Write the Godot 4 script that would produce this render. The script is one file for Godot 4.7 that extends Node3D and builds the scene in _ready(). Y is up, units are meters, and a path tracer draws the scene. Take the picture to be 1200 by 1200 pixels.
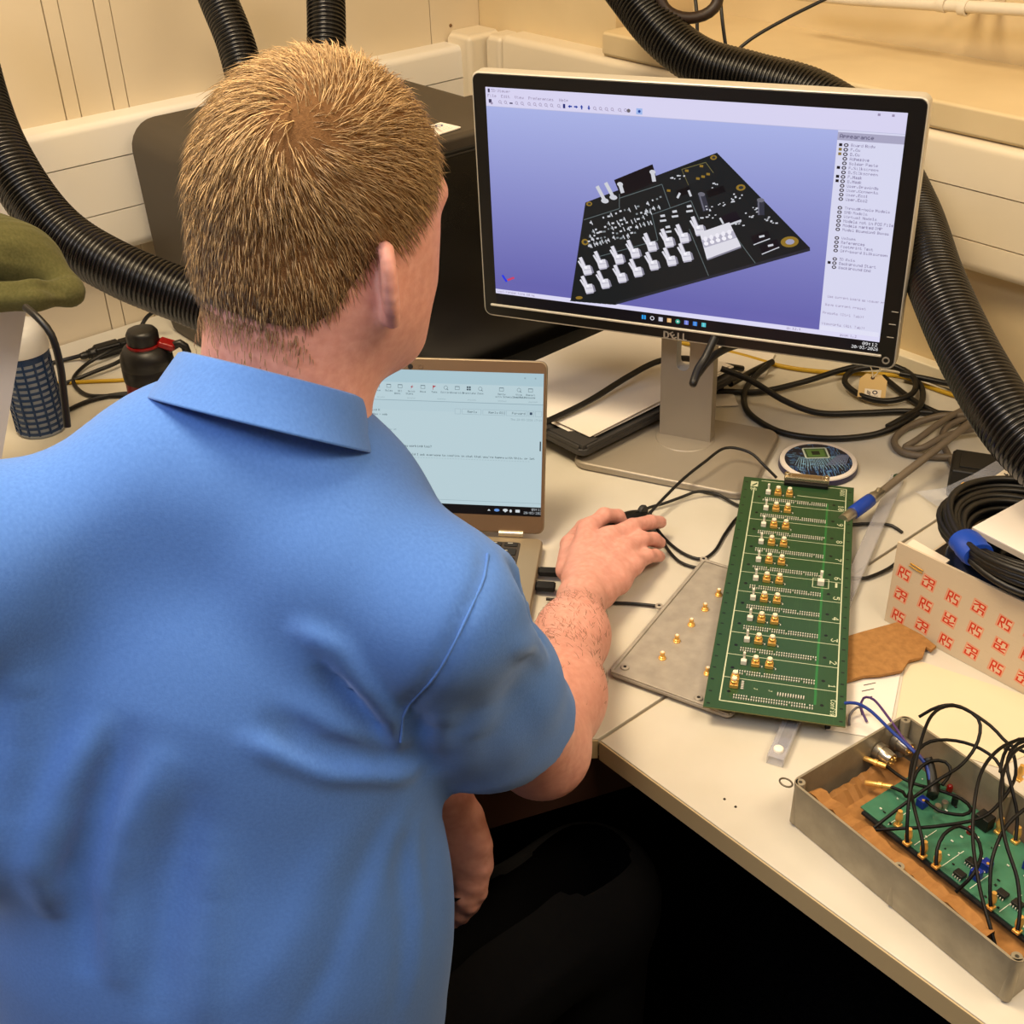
extends Node3D

# ---------------------------------------------------------------- geometry collector
class Shape:
	var v := PackedVector3Array()
	var n := PackedVector3Array()
	var uv := PackedVector2Array()
	var c := PackedColorArray()
	var idx := PackedInt32Array()
	var xf := Transform3D.IDENTITY
	var tint := Color(1, 1, 1)

	func at(t: Transform3D) -> Shape:
		xf = t
		return self

	func vert(p: Vector3, nn: Vector3, u := Vector2.ZERO) -> int:
		v.append(xf * p)
		n.append((xf.basis * nn).normalized())
		uv.append(u)
		c.append(tint)
		return v.size() - 1

	func tri(i: int, j: int, k: int) -> void:
		var g := (v[j] - v[i]).cross(v[k] - v[i])
		if g.dot(n[i] + n[j] + n[k]) > 0.0:
			idx.append(i); idx.append(k); idx.append(j)
		else:
			idx.append(i); idx.append(j); idx.append(k)

	func quad(a: int, b: int, cc: int, d: int) -> void:
		tri(a, b, cc)
		tri(a, cc, d)

	func flat_quad(a: Vector3, b: Vector3, cc: Vector3, d: Vector3, nn := Vector3.ZERO) -> void:
		var g := nn if nn != Vector3.ZERO else (b - a).cross(d - a).normalized()
		quad(vert(a, g, Vector2(0, 1)), vert(b, g, Vector2(1, 1)), vert(cc, g, Vector2(1, 0)), vert(d, g, Vector2(0, 0)))

	func box(at_: Vector3, size: Vector3, bev := 0.001, turn := Basis.IDENTITY) -> Shape:
		var h := size * 0.5
		bev = minf(bev, minf(h.x, minf(h.y, h.z)) * 0.9)
		var ids := {}
		for sx in [-1, 1]:
			for sy in [-1, 1]:
				for sz in [-1, 1]:
					var s := Vector3(sx, sy, sz)
					for a in 3:
						var p := h - Vector3(bev, bev, bev)
						p[a] = h[a]
						var nn := Vector3.ZERO
						nn[a] = s[a]
						ids[[sx, sy, sz, a]] = vert(at_ + turn * (p * s), turn * nn, Vector2(p[(a + 1) % 3] * s[(a + 1) % 3], p[(a + 2) % 3] * s[(a + 2) % 3]))
					tri(ids[[sx, sy, sz, 0]], ids[[sx, sy, sz, 1]], ids[[sx, sy, sz, 2]])
		for a in 3:
			var b := (a + 1) % 3
			var d := (a + 2) % 3
			for sa in [-1, 1]:
				var ks := []
				for q in [[-1, -1], [1, -1], [1, 1], [-1, 1]]:
					var s := [0, 0, 0]
					s[a] = sa; s[b] = q[0]; s[d] = q[1]
					ks.append(ids[[s[0], s[1], s[2], a]])
				quad(ks[0], ks[1], ks[2], ks[3])
				for sb in [-1, 1]:
					var s0 := [0, 0, 0]
					var s1 := [0, 0, 0]
					s0[a] = sa; s0[b] = sb; s0[d] = -1
					s1[a] = sa; s1[b] = sb; s1[d] = 1
					quad(ids[[s0[0], s0[1], s0[2], a]], ids[[s1[0], s1[1], s1[2], a]], ids[[s1[0], s1[1], s1[2], b]], ids[[s0[0], s0[1], s0[2], b]])
		return self

	# outline in local x, z; extruded along local y with a bevel top and bottom
	func slab(poly: PackedVector2Array, y0: float, y1: float, bev := 0.0005) -> Shape:
		var m := poly.size()
		var area := 0.0
		for i in m:
			area += poly[i].cross(poly[(i + 1) % m])
		var sg := 1.0 if area > 0 else -1.0
		var inn := PackedVector2Array()
		var en := []
		for i in m:
			var e := (poly[(i + 1) % m] - poly[i]).normalized()
			en.append(Vector2(e.y, -e.x) * sg)
		var vn := []
		for i in m:
			var a: Vector2 = en[(i + m - 1) % m]
			var b: Vector2 = en[i]
			var t := (a + b).normalized()
			inn.append(poly[i] - t * bev / maxf(0.5, t.dot(b)))
			vn.append([a, b] if a.dot(b) < 0.75 else [t, t])
		var tris := Geometry2D.triangulate_polygon(inn)
		for side in [[y1, 1.0], [y0, -1.0]]:
			var base := v.size()
			for p in inn:
				vert(Vector3(p.x, side[0], p.y), Vector3(0, side[1], 0), p)
			for k in range(0, tris.size(), 3):
				tri(base + tris[k], base + tris[k + 1], base + tris[k + 2])
		for i in m:
			var j := (i + 1) % m
			var ni: Vector2 = vn[i][1]
			var nj: Vector2 = vn[j][0]
			var rows := []
			var ys := [y0, y0 + bev, y1 - bev, y1]
			for r in 4:
				var pi: Vector2 = inn[i] if r == 0 or r == 3 else poly[i]
				var pj: Vector2 = inn[j] if r == 0 or r == 3 else poly[j]
				var ny := -1.0 if r == 0 else (1.0 if r == 3 else 0.0)
				var k := 0.4 if ny != 0 else 1.0
				rows.append([vert(Vector3(pi.x, ys[r], pi.y), Vector3(ni.x * k, ny, ni.y * k)), vert(Vector3(pj.x, ys[r], pj.y), Vector3(nj.x * k, ny, nj.y * k))])
			for r in 3:
				quad(rows[r][0], rows[r][1], rows[r + 1][1], rows[r + 1][0])
		return self

	# profile of (radius, y) turned round local y
	func lathe(prof: Array, seg := 24, lobes := 0, lobe := 0.0) -> Shape:
		var m := prof.size()
		for k in m - 1:
			var p0: Vector2 = prof[k]
			var p1: Vector2 = prof[k + 1]
			if p0.distance_to(p1) < 1e-7:
				continue
			var d := (p1 - p0).normalized()
			var nn := Vector2(d.y, -d.x)
			var n0 := nn
			var n1 := nn
			if k > 0:
				var q := (p0 - (prof[k - 1] as Vector2)).normalized()
				var qn := Vector2(q.y, -q.x)
				if qn.dot(nn) > 0.7:
					n0 = (qn + nn).normalized()
			if k < m - 2:
				var q := ((prof[k + 2] as Vector2) - p1).normalized()
				var qn := Vector2(q.y, -q.x)
				if qn.dot(nn) > 0.7:
					n1 = (qn + nn).normalized()
			var a := PackedInt32Array()
			var b := PackedInt32Array()
			for s in seg + 1:
				var t := TAU * s / seg
				var w := 1.0 + (lobe * cos(lobes * t) if lobes else 0.0)
				var dir := Vector3(cos(t), 0, sin(t))
				a.append(vert(dir * p0.x * w + Vector3(0, p0.y, 0), dir * n0.x + Vector3(0, n0.y, 0), Vector2(float(s) / seg, p0.y)))
				b.append(vert(dir * p1.x * w + Vector3(0, p1.y, 0), dir * n1.x + Vector3(0, n1.y, 0), Vector2(float(s) / seg, p1.y)))
			for s in seg:
				if p0.x > 1e-6:
					tri(a[s], a[s + 1], b[s])
				if p1.x > 1e-6:
					tri(a[s + 1], b[s + 1], b[s])
		return self

	# a round sweep along points; wide(t) scales the radius where given
	func tube(pts: Array, r: float, seg := 10, wide = null, flat := 1.0, up0 := Vector3.UP) -> Shape:
		var m := pts.size()
		var t0: Vector3 = (pts[1] - pts[0]).normalized()
		var side := t0.cross(up0)
		if side.length() < 0.1:
			side = t0.cross(Vector3.RIGHT)
		side = side.normalized()
		var prev := PackedInt32Array()
		var dist := 0.0
		for i in m:
			var tg: Vector3 = ((pts[mini(i + 1, m - 1)] as Vector3) - (pts[maxi(i - 1, 0)] as Vector3)).normalized()
			side = (side - tg * side.dot(tg)).normalized()
			var up := side.cross(tg)
			if i:
				dist += (pts[i] as Vector3).distance_to(pts[i - 1])
			var rr := r
			var slope := 0.0
			if wide != null:
				rr = r * wide.call(float(i) / (m - 1))
				var i0 := maxi(i - 1, 0)
				var i1 := mini(i + 1, m - 1)
				slope = (wide.call(float(i1) / (m - 1)) - wide.call(float(i0) / (m - 1))) * r / maxf((pts[i1] as Vector3).distance_to(pts[i0]), 1e-6)
			var ring := PackedInt32Array()
			for s in seg + 1:
				var a := TAU * s / seg
				var d := side * cos(a) + up * sin(a) * flat
				ring.append(vert(pts[i] + d * rr, side * cos(a) * flat + up * sin(a) - tg * slope, Vector2(float(s) / seg, dist)))
			if i:
				for s in seg:
					quad(prev[s], prev[s + 1], ring[s + 1], ring[s])
			if i == 0 or i == m - 1:
				var o := vert(pts[i], tg * (-1.0 if i == 0 else 1.0))
				var rim := PackedInt32Array()
				for s in seg + 1:
					rim.append(vert(xf.affine_inverse() * v[ring[s]], tg * (-1.0 if i == 0 else 1.0)))
				for s in seg:
					tri(o, rim[s], rim[s + 1])
			prev = ring
		return self

	func mesh() -> ArrayMesh:
		var arr := []
		arr.resize(Mesh.ARRAY_MAX)
		arr[Mesh.ARRAY_VERTEX] = v
		arr[Mesh.ARRAY_NORMAL] = n
		arr[Mesh.ARRAY_TEX_UV] = uv
		arr[Mesh.ARRAY_COLOR] = c
		arr[Mesh.ARRAY_INDEX] = idx
		var am := ArrayMesh.new()
		am.add_surface_from_arrays(Mesh.PRIMITIVE_TRIANGLES, arr)
		return am


# ---------------------------------------------------------------- soft bodies: a distance field and its surface net
class Field:
	var kind := PackedInt32Array()
	var a := PackedVector3Array()
	var ba := PackedVector3Array()
	var inv := PackedFloat32Array()
	var ra := PackedFloat32Array()
	var rb := PackedFloat32Array()
	var k := PackedFloat32Array()
	var fx := PackedVector3Array()   # flattening axis, or radii of an ellipsoid
	var fs := PackedFloat32Array()
	var rot: Array[Basis] = []
	var cuts: Array[Plane] = []
	var cut_round := 0.002
	var holes: Field = null
	var hole_round := 0.003
	var fa := PackedVector3Array()
	var fb := PackedVector3Array()
	var fw := PackedFloat32Array()
	var fh := PackedFloat32Array()

	func cap(p: Vector3, q: Vector3, r0: float, r1: float, soft := 0.02, axis := Vector3.ZERO, squash := 1.0) -> Field:
		kind.append(0 if axis == Vector3.ZERO else 1)
		var d := q - p
		if axis != Vector3.ZERO:
			axis = axis.normalized()
			d += axis * d.dot(axis) * (squash - 1.0)
		a.append(p); ba.append(d); inv.append(1.0 / maxf(d.length_squared(), 1e-9))
		ra.append(r0); rb.append(r1); k.append(soft); fx.append(axis); fs.append(squash - 1.0); rot.append(Basis.IDENTITY)
		return self

	func ball(p: Vector3, radii: Vector3, axes := Basis.IDENTITY, soft := 0.02) -> Field:
		kind.append(2)
		a.append(p); ba.append(Vector3.ZERO); inv.append(0); ra.append(0); rb.append(0); k.append(soft)
		fx.append(radii); fs.append(0); rot.append(axes.transposed())
		return self

	func chain(pts: Array, radii: Array, soft := 0.02) -> Field:
		for i in pts.size() - 1:
			cap(pts[i], pts[i + 1], radii[i], radii[i + 1], soft)
		return self

	func fold(p: Vector3, q: Vector3, width: float, height: float) -> Field:
		fa.append(p); fb.append(q); fw.append(width); fh.append(height)
		return self

	func fold_line(pts: Array, width: float, height: float) -> Field:
		var s := []
		for p in pts:
			s.append(snap(p))
		for i in s.size() - 1:
			fold(s[i], s[i + 1], width, height)
		return self

	func solid(p: Vector3) -> float:
		var m := 1e9
		for i in kind.size():
			var d: float
			var w := p - a[i]
			if kind[i] == 2:
				var q: Vector3 = rot[i] * w
				var r := fx[i]
				var q1 := q / r
				var k0 := q1.length()
				var k1 := (q1 / r).length()
				d = k0 * (k0 - 1.0) / maxf(k1, 1e-6)
			else:
				if kind[i] == 1:
					w += fx[i] * w.dot(fx[i]) * fs[i]
				var h := clampf(w.dot(ba[i]) * inv[i], 0.0, 1.0)
				d = (w - ba[i] * h).length() - lerpf(ra[i], rb[i], h)
			var kk := k[i]
			if kk > 0.0:
				var hh := maxf(kk - absf(m - d), 0.0) / kk
				m = minf(m, d) - hh * hh * kk * 0.25
			else:
				m = minf(m, d)
		return m

	func d(p: Vector3) -> float:
		var m := solid(p)
		if fa.size() and absf(m) < 0.05:
			for i in fa.size():
				var e := fb[i] - fa[i]
				var w := p - fa[i]
				var h := clampf(w.dot(e) / maxf(e.length_squared(), 1e-9), 0.0, 1.0)
				var q := (w - e * h).length_squared() / (fw[i] * fw[i])
				if q < 6.0:
					m -= fh[i] * exp(-q) * (0.25 + 0.75 * sin(PI * clampf((h * 0.8 + 0.1), 0.0, 1.0)))
		for c in cuts:
			var e := c.distance_to(p)
			var hh := maxf(cut_round - absf(m - e), 0.0) / cut_round
			m = maxf(m, e) + hh * hh * cut_round * 0.25
		if holes:
			var e := -holes.solid(p)
			var hh := maxf(hole_round - absf(m - e), 0.0) / hole_round
			m = maxf(m, e) + hh * hh * hole_round * 0.25
		return m

	func grad(p: Vector3, e := 0.001) -> Vector3:
		var g := Vector3.ZERO
		for s in [Vector3(1, -1, -1), Vector3(-1, -1, 1), Vector3(-1, 1, -1), Vector3(1, 1, 1)]:
			g += s * d(p + s * e)
		return g.normalized()

	func snap(p: Vector3) -> Vector3:
		for i in 6:
			p -= grad(p, 0.003) * d(p) * 0.9
		return p

	# adds the surface within lo..hi to a Shape
	func net(out: Shape, lo: Vector3, hi: Vector3, cell: float, slack := 1.7) -> void:
		var nx := int(ceil((hi.x - lo.x) / cell)) + 1
		var ny := int(ceil((hi.y - lo.y) / cell)) + 1
		var nz := int(ceil((hi.z - lo.z) / cell)) + 1
		var val := PackedFloat32Array()
		val.resize(nx * ny * nz)
		val.fill(1e9)
		var where := PackedInt32Array()
		where.resize(nx * ny * nz)
		where.fill(-1)
		var B := 5
		var sy := nx
		var sz := nx * ny
		var off := [0, 1, sy, sy + 1, sz, sz + 1, sz + sy, sz + sy + 1]
		var cells := PackedInt32Array()
		for bz in range(0, nz - 1, B):
			for by in range(0, ny - 1, B):
				for bx in range(0, nx - 1, B):
					var mid := lo + Vector3(bx + B * 0.5, by + B * 0.5, bz + B * 0.5) * cell
					if absf(d(mid)) > cell * B * 0.87 * slack:
						continue
					for z in range(bz, mini(bz + B + 1, nz)):
						for y in range(by, mini(by + B + 1, ny)):
							for x in range(bx, mini(bx + B + 1, nx)):
								var i := x + y * sy + z * sz
								if val[i] > 1e8:
									val[i] = d(lo + Vector3(x, y, z) * cell)
					for z in range(bz, mini(bz + B, nz - 1)):
						for y in range(by, mini(by + B, ny - 1)):
							for x in range(bx, mini(bx + B, nx - 1)):
								var i := x + y * sy + z * sz
								var ins := 0
								for o in off:
									if val[i + o] < 0.0:
										ins += 1
								if ins == 0 or ins == 8:
									continue
								var sum := Vector3.ZERO
								var cnt := 0
								for ax in 3:
									var st: int = [1, sy, sz][ax]
									for u in 2:
										for w in 2:
											var o0: int = u * [sy, 1, 1][ax] + w * [sz, sz, sy][ax]
											var v0 := val[i + o0]
											var v1 := val[i + o0 + st]
											if (v0 < 0.0) != (v1 < 0.0):
												var q := Vector3.ZERO
												q[ax] = v0 / (v0 - v1)
												q[[1, 0, 0][ax]] = u
												q[[2, 2, 1][ax]] = w
												sum += q
												cnt += 1
								var p := lo + (Vector3(x, y, z) + sum / cnt) * cell
								where[i] = out.vert(p, grad(p, cell * 0.5), Vector2(p.x + p.z, p.y))
								cells.append(i)
		for i in cells:
			for ax in 3:
				var st: int = [1, sy, sz][ax]
				if (val[i] < 0.0) == (val[i + st] < 0.0):
					continue
				var s1: int = [sy, sz, 1][ax]
				var s2: int = [sz, 1, sy][ax]
				if i - s1 - s2 < 0:
					continue
				var q := [where[i], where[i - s1], where[i - s1 - s2], where[i - s2]]
				if q.min() >= 0:
					out.quad(q[0], q[1], q[2], q[3])


# ---------------------------------------------------------------- naming, tagging, materials
var taken := {}
var mats := {}
var rng := RandomNumberGenerator.new()

func numbered(called: String) -> String:
	if not taken.has(called):
		taken[called] = 0
		return called
	taken[called] += 1
	return "%s_%03d" % [called, taken[called]]

func tag(o: Node3D, label: String, category: String, group := "", kind := "") -> Node3D:
	o.set_meta("label", label)
	if category:
		o.set_meta("category", category)
	if group:
		o.set_meta("group", group)
	if kind:
		o.set_meta("kind", kind)
	return o

func thing(called: String, label: String, category: String, at := Vector3.ZERO, basis_ := Basis.IDENTITY, group := "") -> Node3D:
	var o := Node3D.new()
	o.name = numbered(called)
	add_child(o)
	o.transform = Transform3D(basis_, at)
	tag(o, label, category, group)
	return o

func part(called: String, s: Shape, m: Material, parent: Node3D = null) -> MeshInstance3D:
	var o := MeshInstance3D.new()
	o.mesh = s.mesh()
	o.material_override = m
	o.name = called if parent else numbered(called)
	if parent:
		var root := parent
		parent.add_child(o, true)
		if o.name != called:
			o.name = called + "_%03d" % (root.get_children().filter(func(x): return String(x.name).begins_with(called)).size() - 1)
	else:
		add_child(o)
	return o

func single(called: String, s: Shape, m: Material, label: String, category: String, group := "") -> MeshInstance3D:
	var o := part(called, s, m)
	tag(o, label, category, group)
	return o

func struct(called: String, s: Shape, m: Material, label: String, parent: Node3D = null) -> MeshInstance3D:
	var o := part(called, s, m, parent)
	if not parent:
		tag(o, label, "", "", "structure")
	return o

func again(src: Node3D, label: String, at: Transform3D) -> Node3D:
	var o: Node3D = src.duplicate()
	o.name = numbered(String(src.name))
	add_child(o)
	o.transform = at
	o.set_meta("label", label)
	return o

func paint(key: String, col: Color, rough := 0.5, metal := 0.0, spec := 0.5) -> StandardMaterial3D:
	if mats.has(key):
		return mats[key]
	var m := StandardMaterial3D.new()
	m.resource_name = key
	m.albedo_color = col
	m.roughness = rough
	m.metallic = metal
	m.metallic_specular = spec
	mats[key] = m
	return m

func noise_tex(freq: float, lo: Color, hi: Color, size := 512, oct := 4, kind := FastNoiseLite.TYPE_SIMPLEX_SMOOTH, sd := 1) -> NoiseTexture2D:
	var f := FastNoiseLite.new()
	f.noise_type = kind
	f.frequency = freq
	f.fractal_octaves = oct
	f.seed = sd
	var t := NoiseTexture2D.new()
	t.width = size
	t.height = size
	t.seamless = true
	t.noise = f
	var g := Gradient.new()
	g.set_color(0, lo)
	g.set_color(1, hi)
	t.color_ramp = g
	return t

func textured(m: StandardMaterial3D, t: Texture2D, per_metre: float, world := false) -> StandardMaterial3D:
	m.albedo_texture = t
	m.uv1_triplanar = true
	m.uv1_world_triplanar = world
	m.uv1_scale = Vector3.ONE * per_metre
	return m

func bumpy(m: StandardMaterial3D, t: Texture2D, cm: float) -> StandardMaterial3D:
	m.heightmap_enabled = true
	m.heightmap_texture = t
	m.heightmap_scale = cm
	return m

func roundrect(w: float, h: float, r: float, seg := 5, at := Vector2.ZERO) -> PackedVector2Array:
	var o := PackedVector2Array()
	for q in 4:
		var cc := Vector2((w * 0.5 - r) * [1, -1, -1, 1][q], (h * 0.5 - r) * [1, 1, -1, -1][q]) + at
		for s in seg + 1:
			var t := PI * 0.5 * (q + float(s) / seg)
			o.append(cc + Vector2(cos(t), sin(t)) * r)
	return o

func spline(pts: Array, step := 0.006) -> Array:
	var o := []
	var m := pts.size()
	for i in m - 1:
		var p0: Vector3 = pts[maxi(i - 1, 0)]
		var p1: Vector3 = pts[i]
		var p2: Vector3 = pts[i + 1]
		var p3: Vector3 = pts[mini(i + 2, m - 1)]
		var k := maxi(2, int(p1.distance_to(p2) / step))
		for s in k:
			o.append(p1.cubic_interpolate(p2, p0, p3, float(s) / k))
	o.append(pts[m - 1])
	return o

func frame(y: Vector3, x := Vector3.RIGHT) -> Basis:
	y = y.normalized()
	var z := x.cross(y)
	if z.length() < 0.05:
		z = Vector3.BACK.cross(y)
	z = z.normalized()
	return Basis(y.cross(z), y, z)

func cable(called: String, pts: Array, r: float, m: Material, label: String, cat := "cable", group := "") -> MeshInstance3D:
	return single(called, Shape.new().tube(spline(pts), r, 10), m, label, cat, group)

func hose_shape(pts: Array, r: float, pitch: float, depth: float) -> Shape:
	var fine := spline(pts, pitch / 6.0)
	var even := []
	var left := 0.0
	for i in fine.size() - 1:
		var a: Vector3 = fine[i]
		var b: Vector3 = fine[i + 1]
		var l := a.distance_to(b)
		while left < l:
			even.append(a.lerp(b, left / l))
			left += pitch / 6.0
		left -= l
	var last := even.size() - 1
	var prof := [0.0, 0.75, 1.0, 1.0, 0.75, 0.0]
	var s := Shape.new()
	s.tube(even, r, 28, func(t): return 1.0 + depth * (prof[int(round(t * last)) % 6] - 0.5))
	return s

# ---------------------------------------------------------------- drawing on pictures
func poly_fill(im: Image, pts: Array, col: Color) -> void:
	var y0 := 1e9
	var y1 := -1e9
	for p in pts:
		y0 = minf(y0, p.y)
		y1 = maxf(y1, p.y)
	for y in range(maxi(0, int(floor(y0))), mini(im.get_height(), int(ceil(y1)) + 1)):
		var xs := []
		for i in pts.size():
			var a: Vector2 = pts[i]
			var b: Vector2 = pts[(i + 1) % pts.size()]
			var yy := y + 0.5
			if (a.y <= yy) != (b.y <= yy):
				xs.append(a.x + (yy - a.y) / (b.y - a.y) * (b.x - a.x))
		xs.sort()
		for k in range(0, xs.size() - 1, 2):
			var x0 := int(round(xs[k]))
			var x1 := int(round(xs[k + 1]))
			if x1 > x0:
				im.fill_rect(Rect2i(x0, y, x1 - x0, 1).intersection(Rect2i(0, 0, im.get_width(), im.get_height())), col)

func line(im: Image, a: Vector2, b: Vector2, w: float, col: Color) -> void:
	var d := (b - a).normalized() * w * 0.5
	var q := Vector2(-d.y, d.x)
	poly_fill(im, [a + q, b + q, b - q, a - q], col)

func oval(im: Image, at: Vector2, rx: float, ry: float, col: Color, turn := 0.0) -> void:
	var pts := []
	for i in 28:
		var t := TAU * i / 28
		pts.append(at + Vector2(cos(t) * rx, sin(t) * ry).rotated(turn))
	poly_fill(im, pts, col)

# five columns of seven dots each, two hex digits a column
var glyphs := {}

func ready_glyphs() -> void:
	var keys := "0123456789ABCDEFGHIJKLMNOPQRSTUVWXYZabcdefghijklmnopqrstuvwxyz.,:?/'-()|"
	var rows := ("3E5149453E 00427F4000 4261514946 2141454B31 1814127F10 2745454539 3C4A494930 0171090503 3649494936 064949291E " +
		"7E1111117E 7F49494936 3E41414122 7F4141221C 7F49494941 7F09090901 3E4149497A 7F0808087F 00417F4100 2040413F01 7F08142241 7F40404040 7F020C027F 7F0408107F 3E4141413E 7F09090906 3E4151215E 7F09192946 4649494931 01017F0101 3F4040403F 1F2040201F 3F4038403F 6314081463 0708700807 6151494543 " +
		"2054545478 7F48444438 3844444420 384444487F 3854545418 087E090102 0C5252523E 7F08040478 00447D4000 2040443D00 7F10284400 00417F4000 7C04180478 7C08040478 3844444438 7C14141408 081414187C 7C08040408 4854545420 043F444020 3C4040207C 1C2040201C 3C4030403C 4428102844 0C5050503C 4464544C44 " +
		"0060600000 0050300000 0036360000 0201510906 2010080402 0005030000 0808080808 001C224100 0041221C00 00007F0000").split(" ")
	for i in keys.length():
		glyphs[keys[i]] = rows[i]

# writes text from at along ax, lines growing along ay; px is the size of one dot
func write(im: Image, text: String, at: Vector2, px: float, col: Color, ax := Vector2(1, 0), ay := Vector2(0, 1), bold := 0.0) -> void:
	var pen := at
	for ch in text:
		if glyphs.has(ch):
			var g: String = glyphs[ch]
			for cx in 5:
				var bits := g.substr(cx * 2, 2).hex_to_int()
				var y := 0
				while y < 7:
					if bits >> y & 1:
						var y1 := y
						while y1 < 7 and bits >> y1 & 1:
							y1 += 1
						var p := pen + ax * cx * px + ay * y * px
						var e := ax * px * (1.0 + bold)
						var f := ay * px * (y1 - y)
						poly_fill(im, [p, p + e, p + e + f, p + f], col)
						y = y1
					else:
						y += 1
		pen += ax * px * (6.0 if ch != " " else 4.0)

# a line of small print, too small to read
func greek(im: Image, at: Vector2, w: float, h: float, col: Color, sd := 1) -> void:
	rng.seed = sd
	var x := at.x
	while x < at.x + w:
		var l := rng.randf_range(h * 1.2, h * 4.0)
		l = minf(l, at.x + w - x)
		var k := x
		while k < x + l:
			im.fill_rect(Rect2i(int(k), int(at.y + rng.randf() * h * 0.35), maxi(1, int(h * 0.35)), int(h * 0.75)), col)
			k += h * 0.62
		x += l + h * 0.6
	rng.seed = 7

func image_mat(key: String, im: Image, rough := 0.6, spec := 0.5) -> StandardMaterial3D:
	var m := paint(key, Color.WHITE, rough, 0.0, spec)
	m.albedo_texture = ImageTexture.create_from_image(im)
	m.texture_repeat = false
	return m

func screen_mat(key: String, im: Image, glow: float) -> StandardMaterial3D:
	var m := paint(key, Color(0.01, 0.01, 0.012), 0.35, 0.0, 0.4)
	m.emission_enabled = true
	m.emission = Color.BLACK
	m.emission_texture = ImageTexture.create_from_image(im)
	m.emission_energy_multiplier = glow
	m.texture_repeat = false
	return m

# a rectangle in local x, y facing local z with a whole picture on it
func picture(s: Shape, w: float, h: float, at := Vector3.ZERO) -> Shape:
	s.flat_quad(at + Vector3(-w, -h, 0) * 0.5, at + Vector3(w, -h, 0) * 0.5, at + Vector3(w, h, 0) * 0.5, at + Vector3(-w, h, 0) * 0.5, Vector3(0, 0, 1))
	return s


# ---------------------------------------------------------------- the scene
func _ready() -> void:
	rng.seed = 7
	ready_glyphs()

	# camera, sky, exposure, room lamps
	var cam := Camera3D.new()
	cam.name = "camera"
	cam.fov = 44.95
	cam.near = 0.05
	cam.far = 30.0
	cam.transform = Transform3D(Basis(Vector3(0.65301, -0.02609, -0.7569), Vector3(-0.39396, 0.84184, -0.36891), Vector3(0.64682, 0.53909, 0.53945)), Vector3(0, 1.614, 0))
	add_child(cam)
	cam.current = true
	var env := Environment.new()
	env.background_mode = Environment.BG_COLOR
	env.background_color = Color(0.02, 0.02, 0.02)
	env.tonemap_mode = Environment.TONE_MAPPER_LINEAR
	env.tonemap_exposure = 1.0
	env.sdfgi_enabled = true
	env.ssao_enabled = true
	env.ssil_enabled = true
	var we := WorldEnvironment.new()
	we.name = "environment"
	we.environment = env
	add_child(we)
	lamp_panel(Vector3(-1.1, 2.62, -0.3), Vector2(0.6, 0.6), Color(1.0, 0.90, 0.74), 3.75, "ceiling light panel over the desk corner")
	lamp_panel(Vector3(0.5, 2.62, -0.9), Vector2(0.6, 1.2), Color(1.0, 0.91, 0.78), 2.45, "ceiling light panel over the middle of the room")
	lamp_panel(Vector3(-0.35, 2.62, 0.75), Vector2(1.2, 0.6), Color(0.96, 0.96, 1.0), 2.3, "ceiling light panel near the door end")

	build_room()
	build_desks()
	build_monitor()
	build_laptop()
	build_back_monitor()
	build_hoses()
	build_left_things()
	build_tray()
	build_small_desk_things()
	build_board()
	build_lid()
	build_metal_box()
	build_carton()
	build_cables()
	build_person()


func lamp_panel(at: Vector3, size: Vector2, col: Color, energy: float, label: String) -> void:
	var t := thing("ceiling_light", label, "ceiling light", at)
	part("frame", Shape.new().box(Vector3(0, 0.03, 0), Vector3(size.x + 0.05, 0.05, size.y + 0.05), 0.004), paint("lamp_frame", Color(0.9, 0.9, 0.9), 0.5), t)
	var gm := paint("lamp_glow_" + str(taken["ceiling_light"]), Color(0.9, 0.9, 0.9), 0.6)
	gm.emission_enabled = true
	gm.emission = col
	gm.emission_energy_multiplier = 1.2
	part("diffuser", Shape.new().box(Vector3(0, 0, 0), Vector3(size.x, 0.012, size.y), 0.003), gm, t)
	var l := AreaLight3D.new()
	l.name = "light"
	l.area_size = size
	l.light_color = col
	l.light_energy = energy
	l.shadow_enabled = true
	l.area_range = 8.0
	l.area_attenuation = 2.0
	l.transform = Transform3D(Basis(Vector3.RIGHT, -PI / 2), Vector3(0, -0.02, 0))
	t.add_child(l)


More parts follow.
